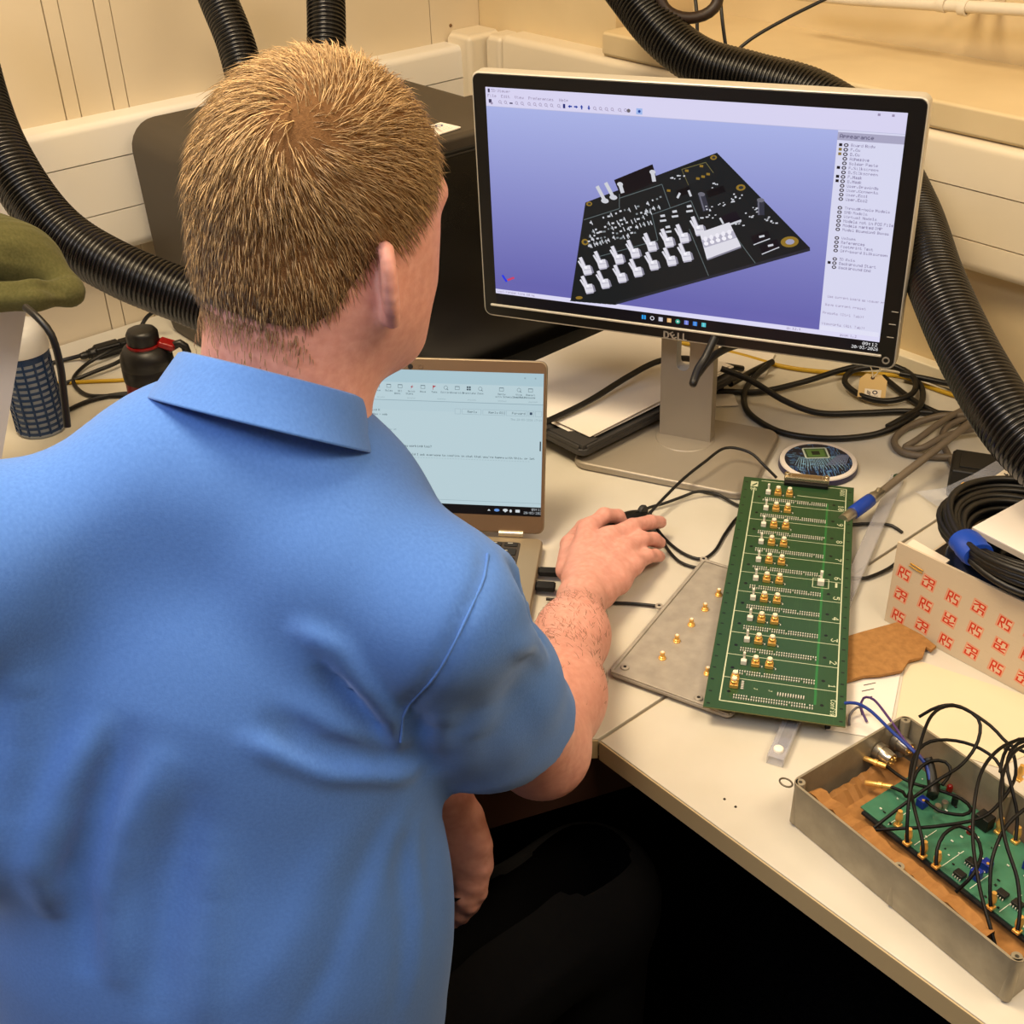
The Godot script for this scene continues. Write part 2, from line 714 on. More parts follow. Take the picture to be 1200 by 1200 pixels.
func build_room() -> void:
	var cream := paint("cream_paint", Color(0.86, 0.78, 0.62), 0.55)
	bumpy(cream, noise_tex(0.02, Color.BLACK, Color.WHITE, 512, 5), 0.03)
	cream.uv1_triplanar = true
	cream.uv1_world_triplanar = true
	textured(cream, noise_tex(0.006, Color(0.93, 0.92, 0.90), Color.WHITE, 512, 5), 1.0, true)
	var panel := paint("panel_board", Color(0.83, 0.77, 0.66), 0.5)
	var dark := paint("groove_dark", Color(0.35, 0.26, 0.15), 0.8)
	var pvc := paint("white_plastic_trunking", Color(0.88, 0.86, 0.82), 0.35)
	var floor_m := paint("dark_carpet", Color(0.045, 0.05, 0.06), 0.95, 0.0, 0.2)
	textured(floor_m, noise_tex(0.05, Color(0.6, 0.6, 0.65), Color.WHITE, 512, 4), 2.0, true)
	bumpy(floor_m, noise_tex(0.2, Color.BLACK, Color.WHITE, 512, 3), 0.2)
	struct("floor", Shape.new().box(Vector3(0.3, -0.05, 0.6), Vector3(5.4, 0.1, 5.4), 0.0), floor_m, "dark carpet floor under the desks")
	var ceil_m := paint("ceiling_paint", Color(0.9, 0.88, 0.84), 0.8)
	struct("ceiling", Shape.new().box(Vector3(0.3, 2.71, 0.6), Vector3(5.4, 0.1, 5.4), 0.0), ceil_m, "pale ceiling above the room")
	var plain := paint("far_wall_paint", Color(0.84, 0.78, 0.68), 0.7)
	struct("wall_back", Shape.new().box(Vector3(0.3, 1.33, 3.05), Vector3(5.4, 2.7, 0.1), 0.0), plain, "plain cream wall behind the camera")
	struct("wall_side", Shape.new().box(Vector3(2.75, 1.33, 0.6), Vector3(0.1, 2.7, 5.4), 0.0), plain, "plain cream wall across the room")

	# left wall: boards with cover strips between
	var wl := struct("wall_left", Shape.new().box(Vector3(-2.04, 1.33, 0.6), Vector3(0.1, 2.7, 5.4), 0.0), dark, "cream panelled wall with narrow cover strips, left of the corner")
	var zs := [2.99, 1.9, 0.6, -0.753, -0.778, -0.834, -0.860, -1.483, -1.602]
	for i in zs.size() - 1:
		var a: float = zs[i]
		var b: float = zs[i + 1]
		var strip := absf(a - b) < 0.03
		part("cover_strip" if strip else "wall_panel", Shape.new().box(Vector3(-1.982 + (0.0008 if strip else 0.0), 1.33, (a + b) * 0.5), Vector3(0.018, 2.64, absf(a - b) - 0.0016), 0.0008), panel, wl)
	part("screw_head", Shape.new().at(Transform3D(frame(Vector3.RIGHT), Vector3(-1.973, 1.1247, -1.5301))).lathe([Vector2(0.0035, 0), Vector2(0.003, 0.0012), Vector2(0, 0.0014)], 10), paint("screw_brown", Color(0.45, 0.33, 0.2), 0.5), wl)

	# right wall: pier by the corner, then a window recess with a ledge
	var wr := struct("wall_right", Shape.new().box(Vector3(-1.80, 1.33, -1.66), Vector3(0.40, 2.7, 0.116), 0.0), cream, "cream painted wall with a recess above the ledge, right of the corner")
	part("lower_wall", Shape.new().box(Vector3(0.6, 0.55, -1.66), Vector3(4.4, 1.18, 0.116), 0.0), cream, wr)
	part("recess_wall", Shape.new().box(Vector3(0.6, 1.9, -1.85), Vector3(4.6, 1.6, 0.1), 0.0), cream, wr)
	part("recess_cheek", Shape.new().box(Vector3(-1.65, 1.9, -1.72), Vector3(0.1, 1.6, 0.17), 0.004), cream, wr)
	var sill := part("sill", Shape.new().box(Vector3(0.5, 1.143, -1.68), Vector3(4.18, 0.040, 0.25), 0.006), cream, wr)
	sill.name = "ledge"

	# trunking: three covers one above the other
	var tl := Node3D.new()
	tl.name = "trim_1"
	add_child(tl)
	tag(tl, "white plastic cable trunking along the panelled left wall", "", "", "structure")
	var rows := [[0.885, 0.955], [0.957, 1.0385], [1.0405, 1.098]]
	for i in 3:
		var p := PackedVector2Array()
		var y0: float = rows[i][0]
		var y1: float = rows[i][1]
		p.append(Vector2(-1.973, y0))
		if i == 2:
			for k in 7:
				var t := PI * 0.5 * k / 6.0
				p.append(Vector2(-1.935 + 0.012 * cos(t), y1 - 0.012 + 0.012 * sin(t)))
			p.insert(1, Vector2(-1.921, y0))
		elif i == 0:
			p[0] = Vector2(-1.973, y0)
			for k in 7:
				var t := PI * 0.5 * (1.0 - k / 6.0)
				p.append(Vector2(-1.941 + 0.02 * cos(t), y0 + 0.02 - 0.02 * sin(t)))
			p.append(Vector2(-1.921, y1))
		else:
			p.append(Vector2(-1.9215, y0))
			p.append(Vector2(-1.9215, y1))
		p.append(Vector2(-1.973, y1))
		part("trunking_cover", Shape.new().at(Transform3D(Basis(Vector3(1, 0, 0), Vector3(0, 0, 1), Vector3(0, 1, 0)), Vector3.ZERO)).slab(p, -1.515, 2.9, 0.0008), pvc, tl)
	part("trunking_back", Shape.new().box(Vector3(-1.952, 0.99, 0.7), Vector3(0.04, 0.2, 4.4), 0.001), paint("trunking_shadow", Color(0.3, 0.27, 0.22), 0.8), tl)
	var tr := Node3D.new()
	tr.name = "trim_2"
	add_child(tr)
	tag(tr, "cream cable trunking under the ledge of the right wall", "", "", "structure")
	var pvc2 := paint("cream_trunking", Color(0.88, 0.83, 0.73), 0.38)
	rows = [[0.940, 0.986], [0.988, 1.055], [1.057, 1.121]]
	for i in 3:
		var p := PackedVector2Array()
		var y0: float = rows[i][0]
		var y1: float = rows[i][1]
		p.append(Vector2(-1.602, y0))
		if i == 0:
			for k in 7:
				var t := PI * 0.5 * (1.0 - k / 6.0)
				p.append(Vector2(-1.568 + 0.018 * cos(t), y0 + 0.018 - 0.018 * sin(t)))
			p.append(Vector2(-1.550, y1))
		elif i == 2:
			p.append(Vector2(-1.550, y0))
			for k in 7:
				var t := PI * 0.5 * k / 6.0
				p.append(Vector2(-1.564 + 0.013 * cos(t), y1 - 0.013 + 0.013 * sin(t)))
		else:
			p.append(Vector2(-1.551, y0))
			p.append(Vector2(-1.551, y1))
		p.append(Vector2(-1.602, y1))
		part("trunking_cover", Shape.new().at(Transform3D(Basis(Vector3(0, 0, 1), Vector3(1, 0, 0), Vector3(0, 1, 0)), Vector3.ZERO)).slab(p, -1.845, 2.5, 0.0008), pvc2, tr)
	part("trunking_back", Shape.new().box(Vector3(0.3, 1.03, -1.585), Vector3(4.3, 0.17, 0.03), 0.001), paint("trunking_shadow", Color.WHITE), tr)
	# moulded corner and joint pieces where the two trunkings meet
	for q in [[Vector3(-1.937, 1.0, -1.558), Vector3(0.076, 0.236, 0.088)], [Vector3(-1.872, 1.0, -1.577), Vector3(0.05, 0.238, 0.062)]]:
		part("corner_piece", Shape.new().box(q[0], q[1], 0.012), pvc2, tr)

	# upstand along the back edge of the right desk
	struct("baseboard_right", Shape.new().box(Vector3(0.0, 0.755, -1.592), Vector3(3.6, 0.028, 0.022), 0.003), paint("upstand_paint", Color(0.9, 0.86, 0.76), 0.5), "pale upstand strip along the back of the desk")

	# pipe high on the recess wall
	var pipe_m := paint("pipe_paint", Color(0.88, 0.84, 0.76), 0.4)
	var pi := thing("pipe", "cream painted pipe running along the wall above the ledge", "pipe", Vector3(-1.1877, 1.2369, -1.7))
	var o: Vector3 = pi.position
	part("run", Shape.new().tube([Vector3(-1.293, 1.2357, -1.7) - o, Vector3(-1.1882, 1.2405, -1.7) - o, Vector3(-1.0416, 1.2509, -1.7) - o, Vector3(-0.9036, 1.2611, -1.7) - o, Vector3(-0.7571, 1.271, -1.7) - o], 0.0085, 16), pipe_m, pi)
	for q in [Vector3(-1.0003, 1.2525, -1.7), Vector3(-1.0349, 1.2529, -1.7)]:
		part("clip", Shape.new().at(Transform3D(frame(Vector3.RIGHT, Vector3.UP), q - o)).lathe([Vector2(0.0086, -0.006), Vector2(0.0115, -0.006), Vector2(0.0115, 0.006), Vector2(0.0086, 0.006)], 16), pipe_m, pi)
		part("clip_foot", Shape.new().box(q - o + Vector3(0, -0.004, -0.05), Vector3(0.012, 0.012, 0.1), 0.002), pipe_m, pi)


func build_desks() -> void:
	var top := paint("desk_laminate", Color(0.82, 0.80, 0.75), 0.42)
	textured(top, noise_tex(0.012, Color(0.95, 0.945, 0.93), Color.WHITE, 512, 5), 1.2, true)
	var edge := paint("desk_edge_band", Color(0.74, 0.66, 0.5), 0.45)
	var wood := paint("dark_brown_panel", Color(0.2, 0.11, 0.075), 0.6)
	var steel := paint("desk_leg_steel", Color(0.12, 0.11, 0.10), 0.45, 0.4)
	var d := thing("desk", "cream laminate desk holding the green circuit board and the metal box", "desk", Vector3(-0.662, 0, -0.659))
	d.position = Vector3(-0.662, 0, -0.6575)
	part("desktop", Shape.new().box(Vector3(1.0, 0.7275, -0.473), Vector3(2.0, 0.025, 0.942), 0.0012), top, d)
	part("edge_band", Shape.new().box(Vector3(1.0, 0.7272, -0.0007), Vector3(2.0, 0.0246, 0.002), 0.0006), edge, d)
	part("edge_band", Shape.new().box(Vector3(0.0007, 0.7272, -0.473), Vector3(0.002, 0.0246, 0.942), 0.0006), edge, d)
	for q in [Vector3(0.45, 0.357, -0.12), Vector3(1.9, 0.357, -0.06), Vector3(0.06, 0.357, -0.86), Vector3(1.9, 0.357, -0.86)]:
		part("leg", Shape.new().box(q, Vector3(0.04, 0.714, 0.04), 0.003), steel, d)
	var e := thing("desk", "cream laminate corner desk under the laptop, with a slanting front edge", "desk", Vector3(-1.32, 0, -0.65))
	var eo := e.position
	var outline := PackedVector2Array()
	for q in [Vector2(-0.6655, -0.6605), Vector2(-0.6655, -1.6), Vector2(-1.97, -1.6), Vector2(-1.97, 0.7), Vector2(-1.25, 0.7), Vector2(-1.25, 0.024)]:
		outline.append(q - Vector2(eo.x, eo.z))
	part("desktop", Shape.new().slab(outline, 0.715, 0.7398, 0.001), top, e)
	var q0 := Vector3(-0.664, 0.7273, -0.6585) - eo
	var q1 := Vector3(-1.248, 0.7273, 0.0255) - eo
	q0.y = 0.7273
	q1.y = 0.7273
	var band := Basis((q1 - q0).normalized(), Vector3.UP, (q1 - q0).normalized().cross(Vector3.UP))
	part("edge_band", Shape.new().box((q0 + q1) * 0.5, Vector3(q0.distance_to(q1), 0.0246, 0.002), 0.0006, band), edge, e)
	part("edge_band", Shape.new().box(Vector3(0.0705, 0.7273, 1.012), Vector3(0.002, 0.0246, 0.672), 0.0006), edge, e)
	var p0 := Vector3(-0.7241, 0.65, -0.5447) - eo
	var p1 := Vector3(-0.6568, 0.65, -0.7284) - eo
	var ab := Basis((p1 - p0).normalized(), Vector3.UP, (p1 - p0).normalized().cross(Vector3.UP))
	part("apron", Shape.new().box((p0 + p1) * 0.5 + Vector3(0, 0.031, 0), Vector3(p0.distance_to(p1) + 0.3, 0.062, 0.018), 0.001, ab), wood, e)
	for q in [Vector3(-1.9, 0.357, 0.62), Vector3(-1.3, 0.357, 0.62), Vector3(-1.9, 0.357, -1.52), Vector3(-0.75, 0.357, -1.52)]:
		part("leg", Shape.new().box(q - Vector3(eo.x, 0, eo.z), Vector3(0.04, 0.714, 0.04), 0.003), steel, e)
	# drawer pedestal under the right desk
	var pd := thing("drawer_pedestal", "dark brown drawer pedestal standing under the right desk", "drawers", Vector3(-0.02, 0, -0.95))
	var pm := paint("pedestal_brown", Color(0.16, 0.12, 0.08), 0.55)
	part("carcass", Shape.new().box(Vector3(0, 0.3, 0), Vector3(0.42, 0.58, 0.5), 0.003), pm, pd)
	for i in 3:
		var dr := part("drawer", Shape.new().box(Vector3(0, 0.12 + i * 0.185, 0.258), Vector3(0.41, 0.175, 0.018), 0.002), pm, pd)
		part("handle", Shape.new().box(Vector3(0, 0.17 + i * 0.185, 0.272), Vector3(0.12, 0.012, 0.014), 0.003), steel, dr)


# ---------------------------------------------------------------- monitor with the board drawing
func build_monitor() -> void:
	var black := paint("monitor_black", Color(0.02, 0.018, 0.016), 0.38)
	var silver := paint("monitor_silver", Color(0.80, 0.78, 0.73), 0.35, 0.25)
	var stand := paint("stand_silver", Color(0.62, 0.585, 0.53), 0.42, 0.25)
	bumpy(stand, noise_tex(0.4, Color.BLACK, Color.WHITE, 256, 2), 0.004)
	stand.uv1_triplanar = true
	stand.uv1_scale = Vector3.ONE * 8.0
	var t := thing("monitor", "wide black monitor with silver rim showing a circuit board drawing on its lit screen", "monitor", Vector3(-0.9929, 1.093, -1.1138), Basis(Vector3(0.9033, 0.0197, -0.4285), Vector3(-0.0204, 0.9998, 0.0029), Vector3(0.4285, 0.0062, 0.9035)))
	var up := Basis(Vector3(1, 0, 0), Vector3(0, 0, 1), Vector3(0, -1, 0))
	# shell behind, silver rim, black face ring, lit panel
	part("rear_shell", Shape.new().at(Transform3D(up, Vector3.ZERO)).slab(roundrect(0.53, 0.30, 0.02), -0.045, -0.012, 0.012), black, t)
	part("silver_rim", Shape.new().at(Transform3D(up, Vector3(0.001, -0.001, 0))).slab(roundrect(0.5515, 0.3250, 0.011), -0.016, 0.0055, 0.0022), silver, t)
	var ring := [[Vector3(0, 0.15175, 0), Vector3(0.5445, 0.0165, 0)], [Vector3(0, -0.1545, 0), Vector3(0.5445, 0.0185, 0)], [Vector3(-0.2645, 0, 0), Vector3(0.0190, 0.2915, 0)], [Vector3(0.2655, 0, 0), Vector3(0.0200, 0.2915, 0)]]
	var bz := Shape.new()
	bz.at(Transform3D(up, Vector3(0.001, -0.001, 0)))
	bz.slab(roundrect(0.5465, 0.3200, 0.009), 0.000, 0.0064, 0.0008)
	part("bezel", bz, black, t)
	part("lower_lip", Shape.new().box(Vector3(-0.002, -0.1457, 0.0075), Vector3(0.522, 0.0030, 0.003), 0.0008), silver, t)
	var im := screen_picture()
	part("screen", picture(Shape.new(), 0.5092, 0.2864, Vector3(0, 0, 0.0069)), screen_mat("monitor_screen", im, 1.0), t)
	var grey := paint("print_grey", Color(0.62, 0.6, 0.56), 0.4, 0.4)
	# maker's letters, with the slanted e
	var font := SystemFont.new()
	font.font_names = PackedStringArray(["Droid Sans"])
	font.font_weight = 700
	var lx := -0.0172
	for ch in ["D", "E", "L", "L"]:
		var tm := TextMesh.new()
		tm.text = ch
		tm.font = font
		tm.font_size = 24
		tm.pixel_size = 0.00058
		tm.depth = 0.0006
		var o := MeshInstance3D.new()
		o.mesh = tm
		o.material_override = grey
		o.name = "logo_letter"
		t.add_child(o, true)
		o.transform = Transform3D(Basis(Vector3(0, 0, 1), 0.62 if ch == "E" else 0.0), Vector3(lx + 0.0042, -0.1561, 0.0068))
		lx += 0.0088 if ch == "D" else (0.0088 if ch == "E" else 0.0070)
	for q in [Vector3(0.2693, -0.0878, 0), Vector3(0.2682, -0.1038, 0), Vector3(0.2677, -0.1205, 0)]:
		part("button", Shape.new().box(q + Vector3(-0.0012, 0, 0.0068), Vector3(0.0085, 0.0012, 0.0012), 0.0004), grey, t)
	var pw := part("power_button", Shape.new().at(Transform3D(Basis(Vector3.RIGHT, PI / 2), Vector3(0.2668, -0.1521, 0) + Vector3(-0.002, 0.001, 0.0064))).lathe([Vector2(0.0046, 0), Vector2(0.0046, 0.0012), Vector2(0.0030, 0.0012), Vector2(0.0030, 0)], 20), grey, t)
	pw.set_meta("label", "small ringed power button")
	# stand: plate, round hub, column with a cable hole
	var col0 := Vector3(-0.0020, -0.34, -0.062)
	part("stand_head", Shape.new().box(Vector3(col0.x, -0.06, -0.064), Vector3(0.16, 0.16, 0.034), 0.01), black, t)
	var c := CSGPolygon3D.new()
	c.polygon = roundrect(0.074, 0.37, 0.003)
	c.depth = 0.022
	c.position = Vector3(col0.x - 0.001, -0.165, -0.060)
	var hole := CSGPolygon3D.new()
	hole.polygon = roundrect(0.0185, 0.048, 0.009)
	hole.depth = 0.06
	hole.position = Vector3(-0.006, -0.048, 0.02)
	hole.operation = CSGShape3D.OPERATION_SUBTRACTION
	c.add_child(hole)
	hole.name = "hole"
	c.name = "column"
	c.material = stand
	t.add_child(c)
	var base_y := 0.74 - t.position.y
	var flat := Basis.IDENTITY
	var by := t.basis.inverse()
	var pts := PackedVector2Array()
	var corners := [Vector3(-1.0372, 0.751, -0.9995), Vector3(-0.8728, 0.751, -1.0887), Vector3(-0.94, 0.751, -1.308), Vector3(-1.1031, 0.751, -1.2089)]
	# a plate with rounded corners, square to the panel
	part("base_plate", Shape.new().at(Transform3D(by, Vector3(col0.x, 0, -0.062)) * Transform3D(Basis(Vector3.UP, atan2(t.basis.z.x, t.basis.z.z)), Vector3(0, base_y, 0))).slab(roundrect(0.250, 0.190, 0.022, 6, Vector2(0.003, 0.026)), 0.0, 0.0115, 0.0035), stand, t)
	part("base_foot", Shape.new().at(Transform3D(by, Vector3(col0.x, 0, -0.062)) * Transform3D(Basis(Vector3.UP, atan2(t.basis.z.x, t.basis.z.z)), Vector3(0, base_y, 0))).slab(roundrect(0.237, 0.176, 0.02, 6, Vector2(0.003, 0.026)), 0.0, 0.003, 0.0005), black, t)
	part("hub", Shape.new().at(Transform3D(by, Vector3(col0.x - 0.001, base_y + 0.0115, -0.064))).lathe([Vector2(0.042, 0), Vector2(0.041, 0.0012), Vector2(0.0, 0.0014)], 40), stand, t)


func screen_picture() -> Image:
	var im := Image.create(1600, 900, false, Image.FORMAT_RGB8)
	var sky0 := Color(0.665, 0.70, 0.90)
	var sky1 := Color(0.40, 0.395, 0.68)
	for y in range(72, 850):
		var k := clampf((y - 72) / 720.0, 0.0, 1.0)
		im.fill_rect(Rect2i(0, y, 1600, 1), sky0.lerp(sky1, k))
	var bar := Color(0.845, 0.83, 0.945)
	im.fill_rect(Rect2i(0, 0, 1600, 72), bar)
	im.fill_rect(Rect2i(0, 72, 1600, 2), Color(0.74, 0.74, 0.86))
	var ink := Color(0.25, 0.22, 0.35)
	var soft := Color(0.60, 0.56, 0.68)
	im.fill_rect(Rect2i(10, 6, 8, 14), ink)
	write(im, "3D Viewer", Vector2(24, 7), 1.6, soft)
	var x := 8.0
	for w in ["File", "Edit", "View", "Preferences", "Help"]:
		write(im, w, Vector2(x, 27), 1.6, soft)
		x += w.length() * 10 + 18
	# tool icons
	im.fill_rect(Rect2i(12, 46, 12, 14), ink)
	oval(im, Vector2(24, 61), 5, 5, soft)
	for i in 22:
		var q := Vector2(60 + i * 23.5 + (i / 5) * 6, 54)
		if i == 2:
			im.fill_rect(Rect2i(int(q.x) - 6, 54, 13, 5), ink)
		elif i in [11, 12, 13, 14, 15]:
			var col := Color(0.10, 0.22, 0.62)
			if i == 11:
				im.fill_rect(Rect2i(int(q.x) - 5, 46, 9, 16), Color(0.12, 0.16, 0.45))
			else:
				var d: Vector2 = [Vector2.LEFT, Vector2.RIGHT, Vector2.UP, Vector2.DOWN][i - 12]
				var n := Vector2(-d.y, d.x)
				poly_fill(im, [q + d * 9, q + n * 6, q - n * 6], col)
				line(im, q, q - d * 8, 5, col)
		else:
			oval(im, q, 6, 6, soft)
			oval(im, q, 4, 4, bar)
			line(im, q + Vector2(3, 3), q + Vector2(8, 8), 2, soft)
	im.fill_rect(Rect2i(620, 44, 24, 22), Color(0.62, 0.72, 0.92))
	oval(im, Vector2(590, 55), 7, 7, Color(0.4, 0.38, 0.4))
	oval(im, Vector2(632, 55), 5, 5, Color(0.1, 0.25, 0.6))
	im.fill_rect(Rect2i(1500, 8, 9, 8), soft)
	im.fill_rect(Rect2i(1548, 8, 9, 8), soft)
	# appearance column on the right
	im.fill_rect(Rect2i(1370, 74, 230, 776), Color(0.845, 0.845, 0.94))
	im.fill_rect(Rect2i(1370, 80, 230, 28), Color(0.66, 0.65, 0.76))
	write(im, "Appearance", Vector2(1378, 86), 2.0, Color(0.32, 0.30, 0.42))
	var rows := ["Board Body", "F.Cu", "B.Cu", "Adhesive", "Solder Paste", "F.Silkscreen", "B.Silkscreen", "F.Mask", "B.Mask", "User.Drawings", "User.Comments", "User.Eco1", "User.Eco2", "", "Through-hole Models", "SMD Models", "Virtual Models", "Models not in POS File", "Models marked DNP", "Model Bounding Boxes", "", "Values", "References", "Footprint Text", "Off-board Silkscreen", "", "3D Axis", "Background Start", "Background End"]
	for i in rows.size():
		if rows[i] == "":
			continue
		var yy := 118 + i * 16.2
		oval(im, Vector2(1403, yy + 6), 8, 6.5, Color(0.22, 0.19, 0.22))
		oval(im, Vector2(1403, yy + 6), 4.5, 3.4, Color(0.84, 0.84, 0.92))
		write(im, rows[i], Vector2(1420, yy), 1.45, Color(0.5, 0.47, 0.6))
		if i in [0, 1, 2, 5, 7, 8, 27]:
			im.fill_rect(Rect2i(1378, int(yy) + 1, 11, 10), Color(0.55, 0.47, 0.25) if i in [1, 2] else Color(0.1, 0.08, 0.1))
	write(im, "Use current board as viewer preset", Vector2(1390, 690), 1.25, soft)
	write(im, "Save current preset", Vector2(1384, 722), 1.4, soft)
	write(im, "Presets (Ctrl+Tab):", Vector2(1378, 756), 1.4, soft)
	write(im, "Viewports (Alt+Tab):", Vector2(1378, 800), 1.4, soft)
	im.fill_rect(Rect2i(1374, 815, 220, 20), Color(0.88, 0.88, 0.96))
	# status strip and task bar
	im.fill_rect(Rect2i(0, 834, 1600, 20), Color(0.86, 0.85, 0.96))
	write(im, "Last render time 18 ms", Vector2(8, 838), 1.4, soft)
	write(im, "dx 12.4", Vector2(1245, 838), 1.4, soft)
	write(im, "zoom 1.3", Vector2(1450, 838), 1.4, soft)
	im.fill_rect(Rect2i(0, 854, 1600, 46), Color(0.035, 0.03, 0.06))
	var icons := [Color(0.15, 0.6, 0.9), Color(0.9, 0.9, 0.95), Color(0.75, 0.75, 0.82), Color(0.9, 0.7, 0.45), Color(0.2, 0.65, 0.55), Color(0.45, 0.5, 0.85), Color(0.2, 0.5, 0.85), Color(0.3, 0.75, 0.8)]
	for i in 8:
		var q := Vector2(662 + i * 36, 876)
		if i == 1:
			oval(im, q, 9, 9, icons[i])
			oval(im, q, 6, 6, Color(0.035, 0.03, 0.06))
		elif i == 4:
			oval(im, q, 10, 10, icons[i])
			oval(im, q, 4, 4, Color(0.9, 0.9, 0.9))
		else:
			im.fill_rect(Rect2i(int(q.x) - 9, 867, 18, 18), icons[i])
			im.fill_rect(Rect2i(int(q.x) - 1, 867, 2, 18), Color(0.035, 0.03, 0.06) if i == 0 else icons[i].lightened(0.5))
	write(im, "09:12", Vector2(1538, 860), 1.9, Color.WHITE)
	write(im, "20/03/2026", Vector2(1498, 878), 1.7, Color.WHITE)
	# axis marker
	line(im, Vector2(34.4, 769.3), Vector2(53.3, 797), 9, Color(0.12, 0.2, 0.9))
	line(im, Vector2(57.3, 789.1), Vector2(88.6, 774.1), 9, Color(0.8, 0.25, 0.4))
	drawn_board(im)
	return im


func drawn_board(im: Image) -> void:
	var body := Color(0.085, 0.105, 0.115)
	var pale := Color(0.80, 0.81, 0.84)
	var lead := Color(0.36, 0.41, 0.42)
	var gold := Color(0.56, 0.44, 0.16)
	poly_fill(im, [Vector2(342.8, 841.5), Vector2(412.3, 422.7), Vector2(936.2, 186.1), Vector2(1308.1, 512.5), Vector2(1308.8, 524), Vector2(538.6, 838.7), Vector2(339.1, 847.6)], body)
	poly_fill(im, [Vector2(538.6, 838.7), Vector2(1308.7, 522.4), Vector2(1308.1, 512.5), Vector2(545.7, 825)], Color(0.15, 0.16, 0.2))
	for q in [[Vector2(428.5, 426.4), 13, 9], [Vector2(923.8, 204.9), 13, 9], [Vector2(1033, 308.5), 18, 12], [Vector2(409.2, 585), 15, 13], [Vector2(1230.6, 497.5), 34, 21]]:
		oval(im, q[0], q[1], q[2], gold, -0.2)
		oval(im, q[0] + Vector2(1, 0), q[1] * 0.5, q[2] * 0.5, Color(0.62, 0.62, 0.72) if q[1] > 30 else body.lightened(0.1), -0.2)
	oval(im, Vector2(380.2, 827.6), 16, 7, gold, -0.2)
	# outlines of the zones
	for q in [[Vector2(405.3, 493.4), Vector2(555.1, 433.5)], [Vector2(555.1, 433.5), Vector2(554.3, 375.1)], [Vector2(554.6, 392.2), Vector2(726.6, 322.4)], [Vector2(726.6, 322.4), Vector2(763.2, 413.6)], [Vector2(688.3, 444.7), Vector2(843.5, 375.6)], [Vector2(688.3, 444.7), Vector2(714.9, 545.5)], [Vector2(714.9, 545.5), Vector2(456.8, 644.1)], [Vector2(843.5, 375.6), Vector2(879.8, 449.7)], [Vector2(840.5, 487.7), Vector2(925.2, 668)], [Vector2(1022, 496.1), Vector2(1106, 595.4)]]:
		line(im, q[0], q[1], 3, lead)
	# tall black connector and its two white studs
	poly_fill(im, [Vector2(532.6, 322.4), Vector2(687.3, 248.7), Vector2(709.3, 313.8), Vector2(561.5, 384.7)], Color(0.045, 0.035, 0.07))
	for q in [[Vector2(688, 278.7), Vector2(695.6, 315)], [Vector2(557.3, 337.3), Vector2(568.3, 370.4)]]:
		line(im, q[0], q[1], 16, pale)
		oval(im, q[0], 12, 9, pale)
	for q in [[Vector2(462.1, 352.5), Vector2(494.6, 408.1)], [Vector2(497.5, 335.7), Vector2(529.8, 391.1)]]:
		line(im, q[0], q[1], 15, pale)
		oval(im, q[1], 16, 10, pale)
	# rows of tiny parts
	rng.seed = 11
	for r in 5:
		var a: Vector2 = [Vector2(427.1, 505.3), Vector2(438.1, 535.9), Vector2(427.3, 561.8), Vector2(423.7, 579.9), Vector2(420.2, 601.7)][r]
		var b: Vector2 = [Vector2(721.1, 376.8), Vector2(708.2, 412), Vector2(674.3, 442.6), Vector2(682, 476.3), Vector2(613, 528.3)][r]
		for i in 17:
			var p := a.lerp(b, i / 16.0) + Vector2(rng.randf_range(-5, 5), rng.randf_range(-5, 5))
			if rng.randf() < 0.75:
				line(im, p, p + Vector2(rng.randf_range(5, 13), -3), 7, pale if rng.randf() < 0.6 else Color(0.5, 0.53, 0.55))
			if rng.randf() < 0.5:
				line(im, p + Vector2(4, -10), p + Vector2(12, 6), 4, pale)
	# relay and chips at the top right
	poly_fill(im, [Vector2(802.8, 259.1), Vector2(894.9, 225.2), Vector2(926.1, 262), Vector2(831.5, 316.5)], Color(0.10, 0.12, 0.13))
	for q in [[Vector2(802.8, 259.1), Vector2(894.9, 225.2)], [Vector2(894.9, 225.2), Vector2(926.1, 262)], [Vector2(802.8, 259.1), Vector2(831.5, 316.5)]]:
		line(im, q[0], q[1], 2.5, Color(0.45, 0.42, 0.25))
	for q in [Vector2(823.1, 264.1), Vector2(867.4, 290.1), Vector2(887.1, 281.8), Vector2(906.6, 270.2), Vector2(879, 242.9), Vector2(754.6, 346.8)]:
		im.fill_rect(Rect2i(q - Vector2(7, 6), Vector2(14, 9)), gold)
	for q in [[Vector2(788.8, 353.8), Vector2(838.7, 332.5)], [Vector2(906.1, 346.4), Vector2(971.2, 317.4)]]:
		line(im, q[0], q[1], 26, Color(0.03, 0.025, 0.05))
	line(im, Vector2(789.3, 370.6), Vector2(798.8, 349.5), 9, pale)
	line(im, Vector2(832.1, 336.4), Vector2(843, 358.9), 9, pale)
	poly_fill(im, [Vector2(959.3, 428.3), Vector2(1017.6, 399.3), Vector2(1042, 430.2), Vector2(977.4, 463.5)], Color(0.07, 0.05, 0.10))
	line(im, Vector2(977.4, 463.5), Vector2(1042.1, 433.5), 8, pale)
	line(im, Vector2(959.4, 431.7), Vector2(973.7, 453.8), 8, pale)
	for q in [[Vector2(883.5, 365.2), Vector2(905, 403.4)], [Vector2(1110.5, 367.2), Vector2(1115.5, 399.7)]]:
		line(im, q[0] + Vector2(0, -16), q[1] + Vector2(0, 6), 27, Color(0.20, 0.21, 0.26))
		line(im, q[0] + Vector2(-8, -16), q[1] + Vector2(-8, 6), 5, Color(0.42, 0.42, 0.48))
		oval(im, q[0] + Vector2(0, -18), 14, 8, Color(0.42, 0.42, 0.47))
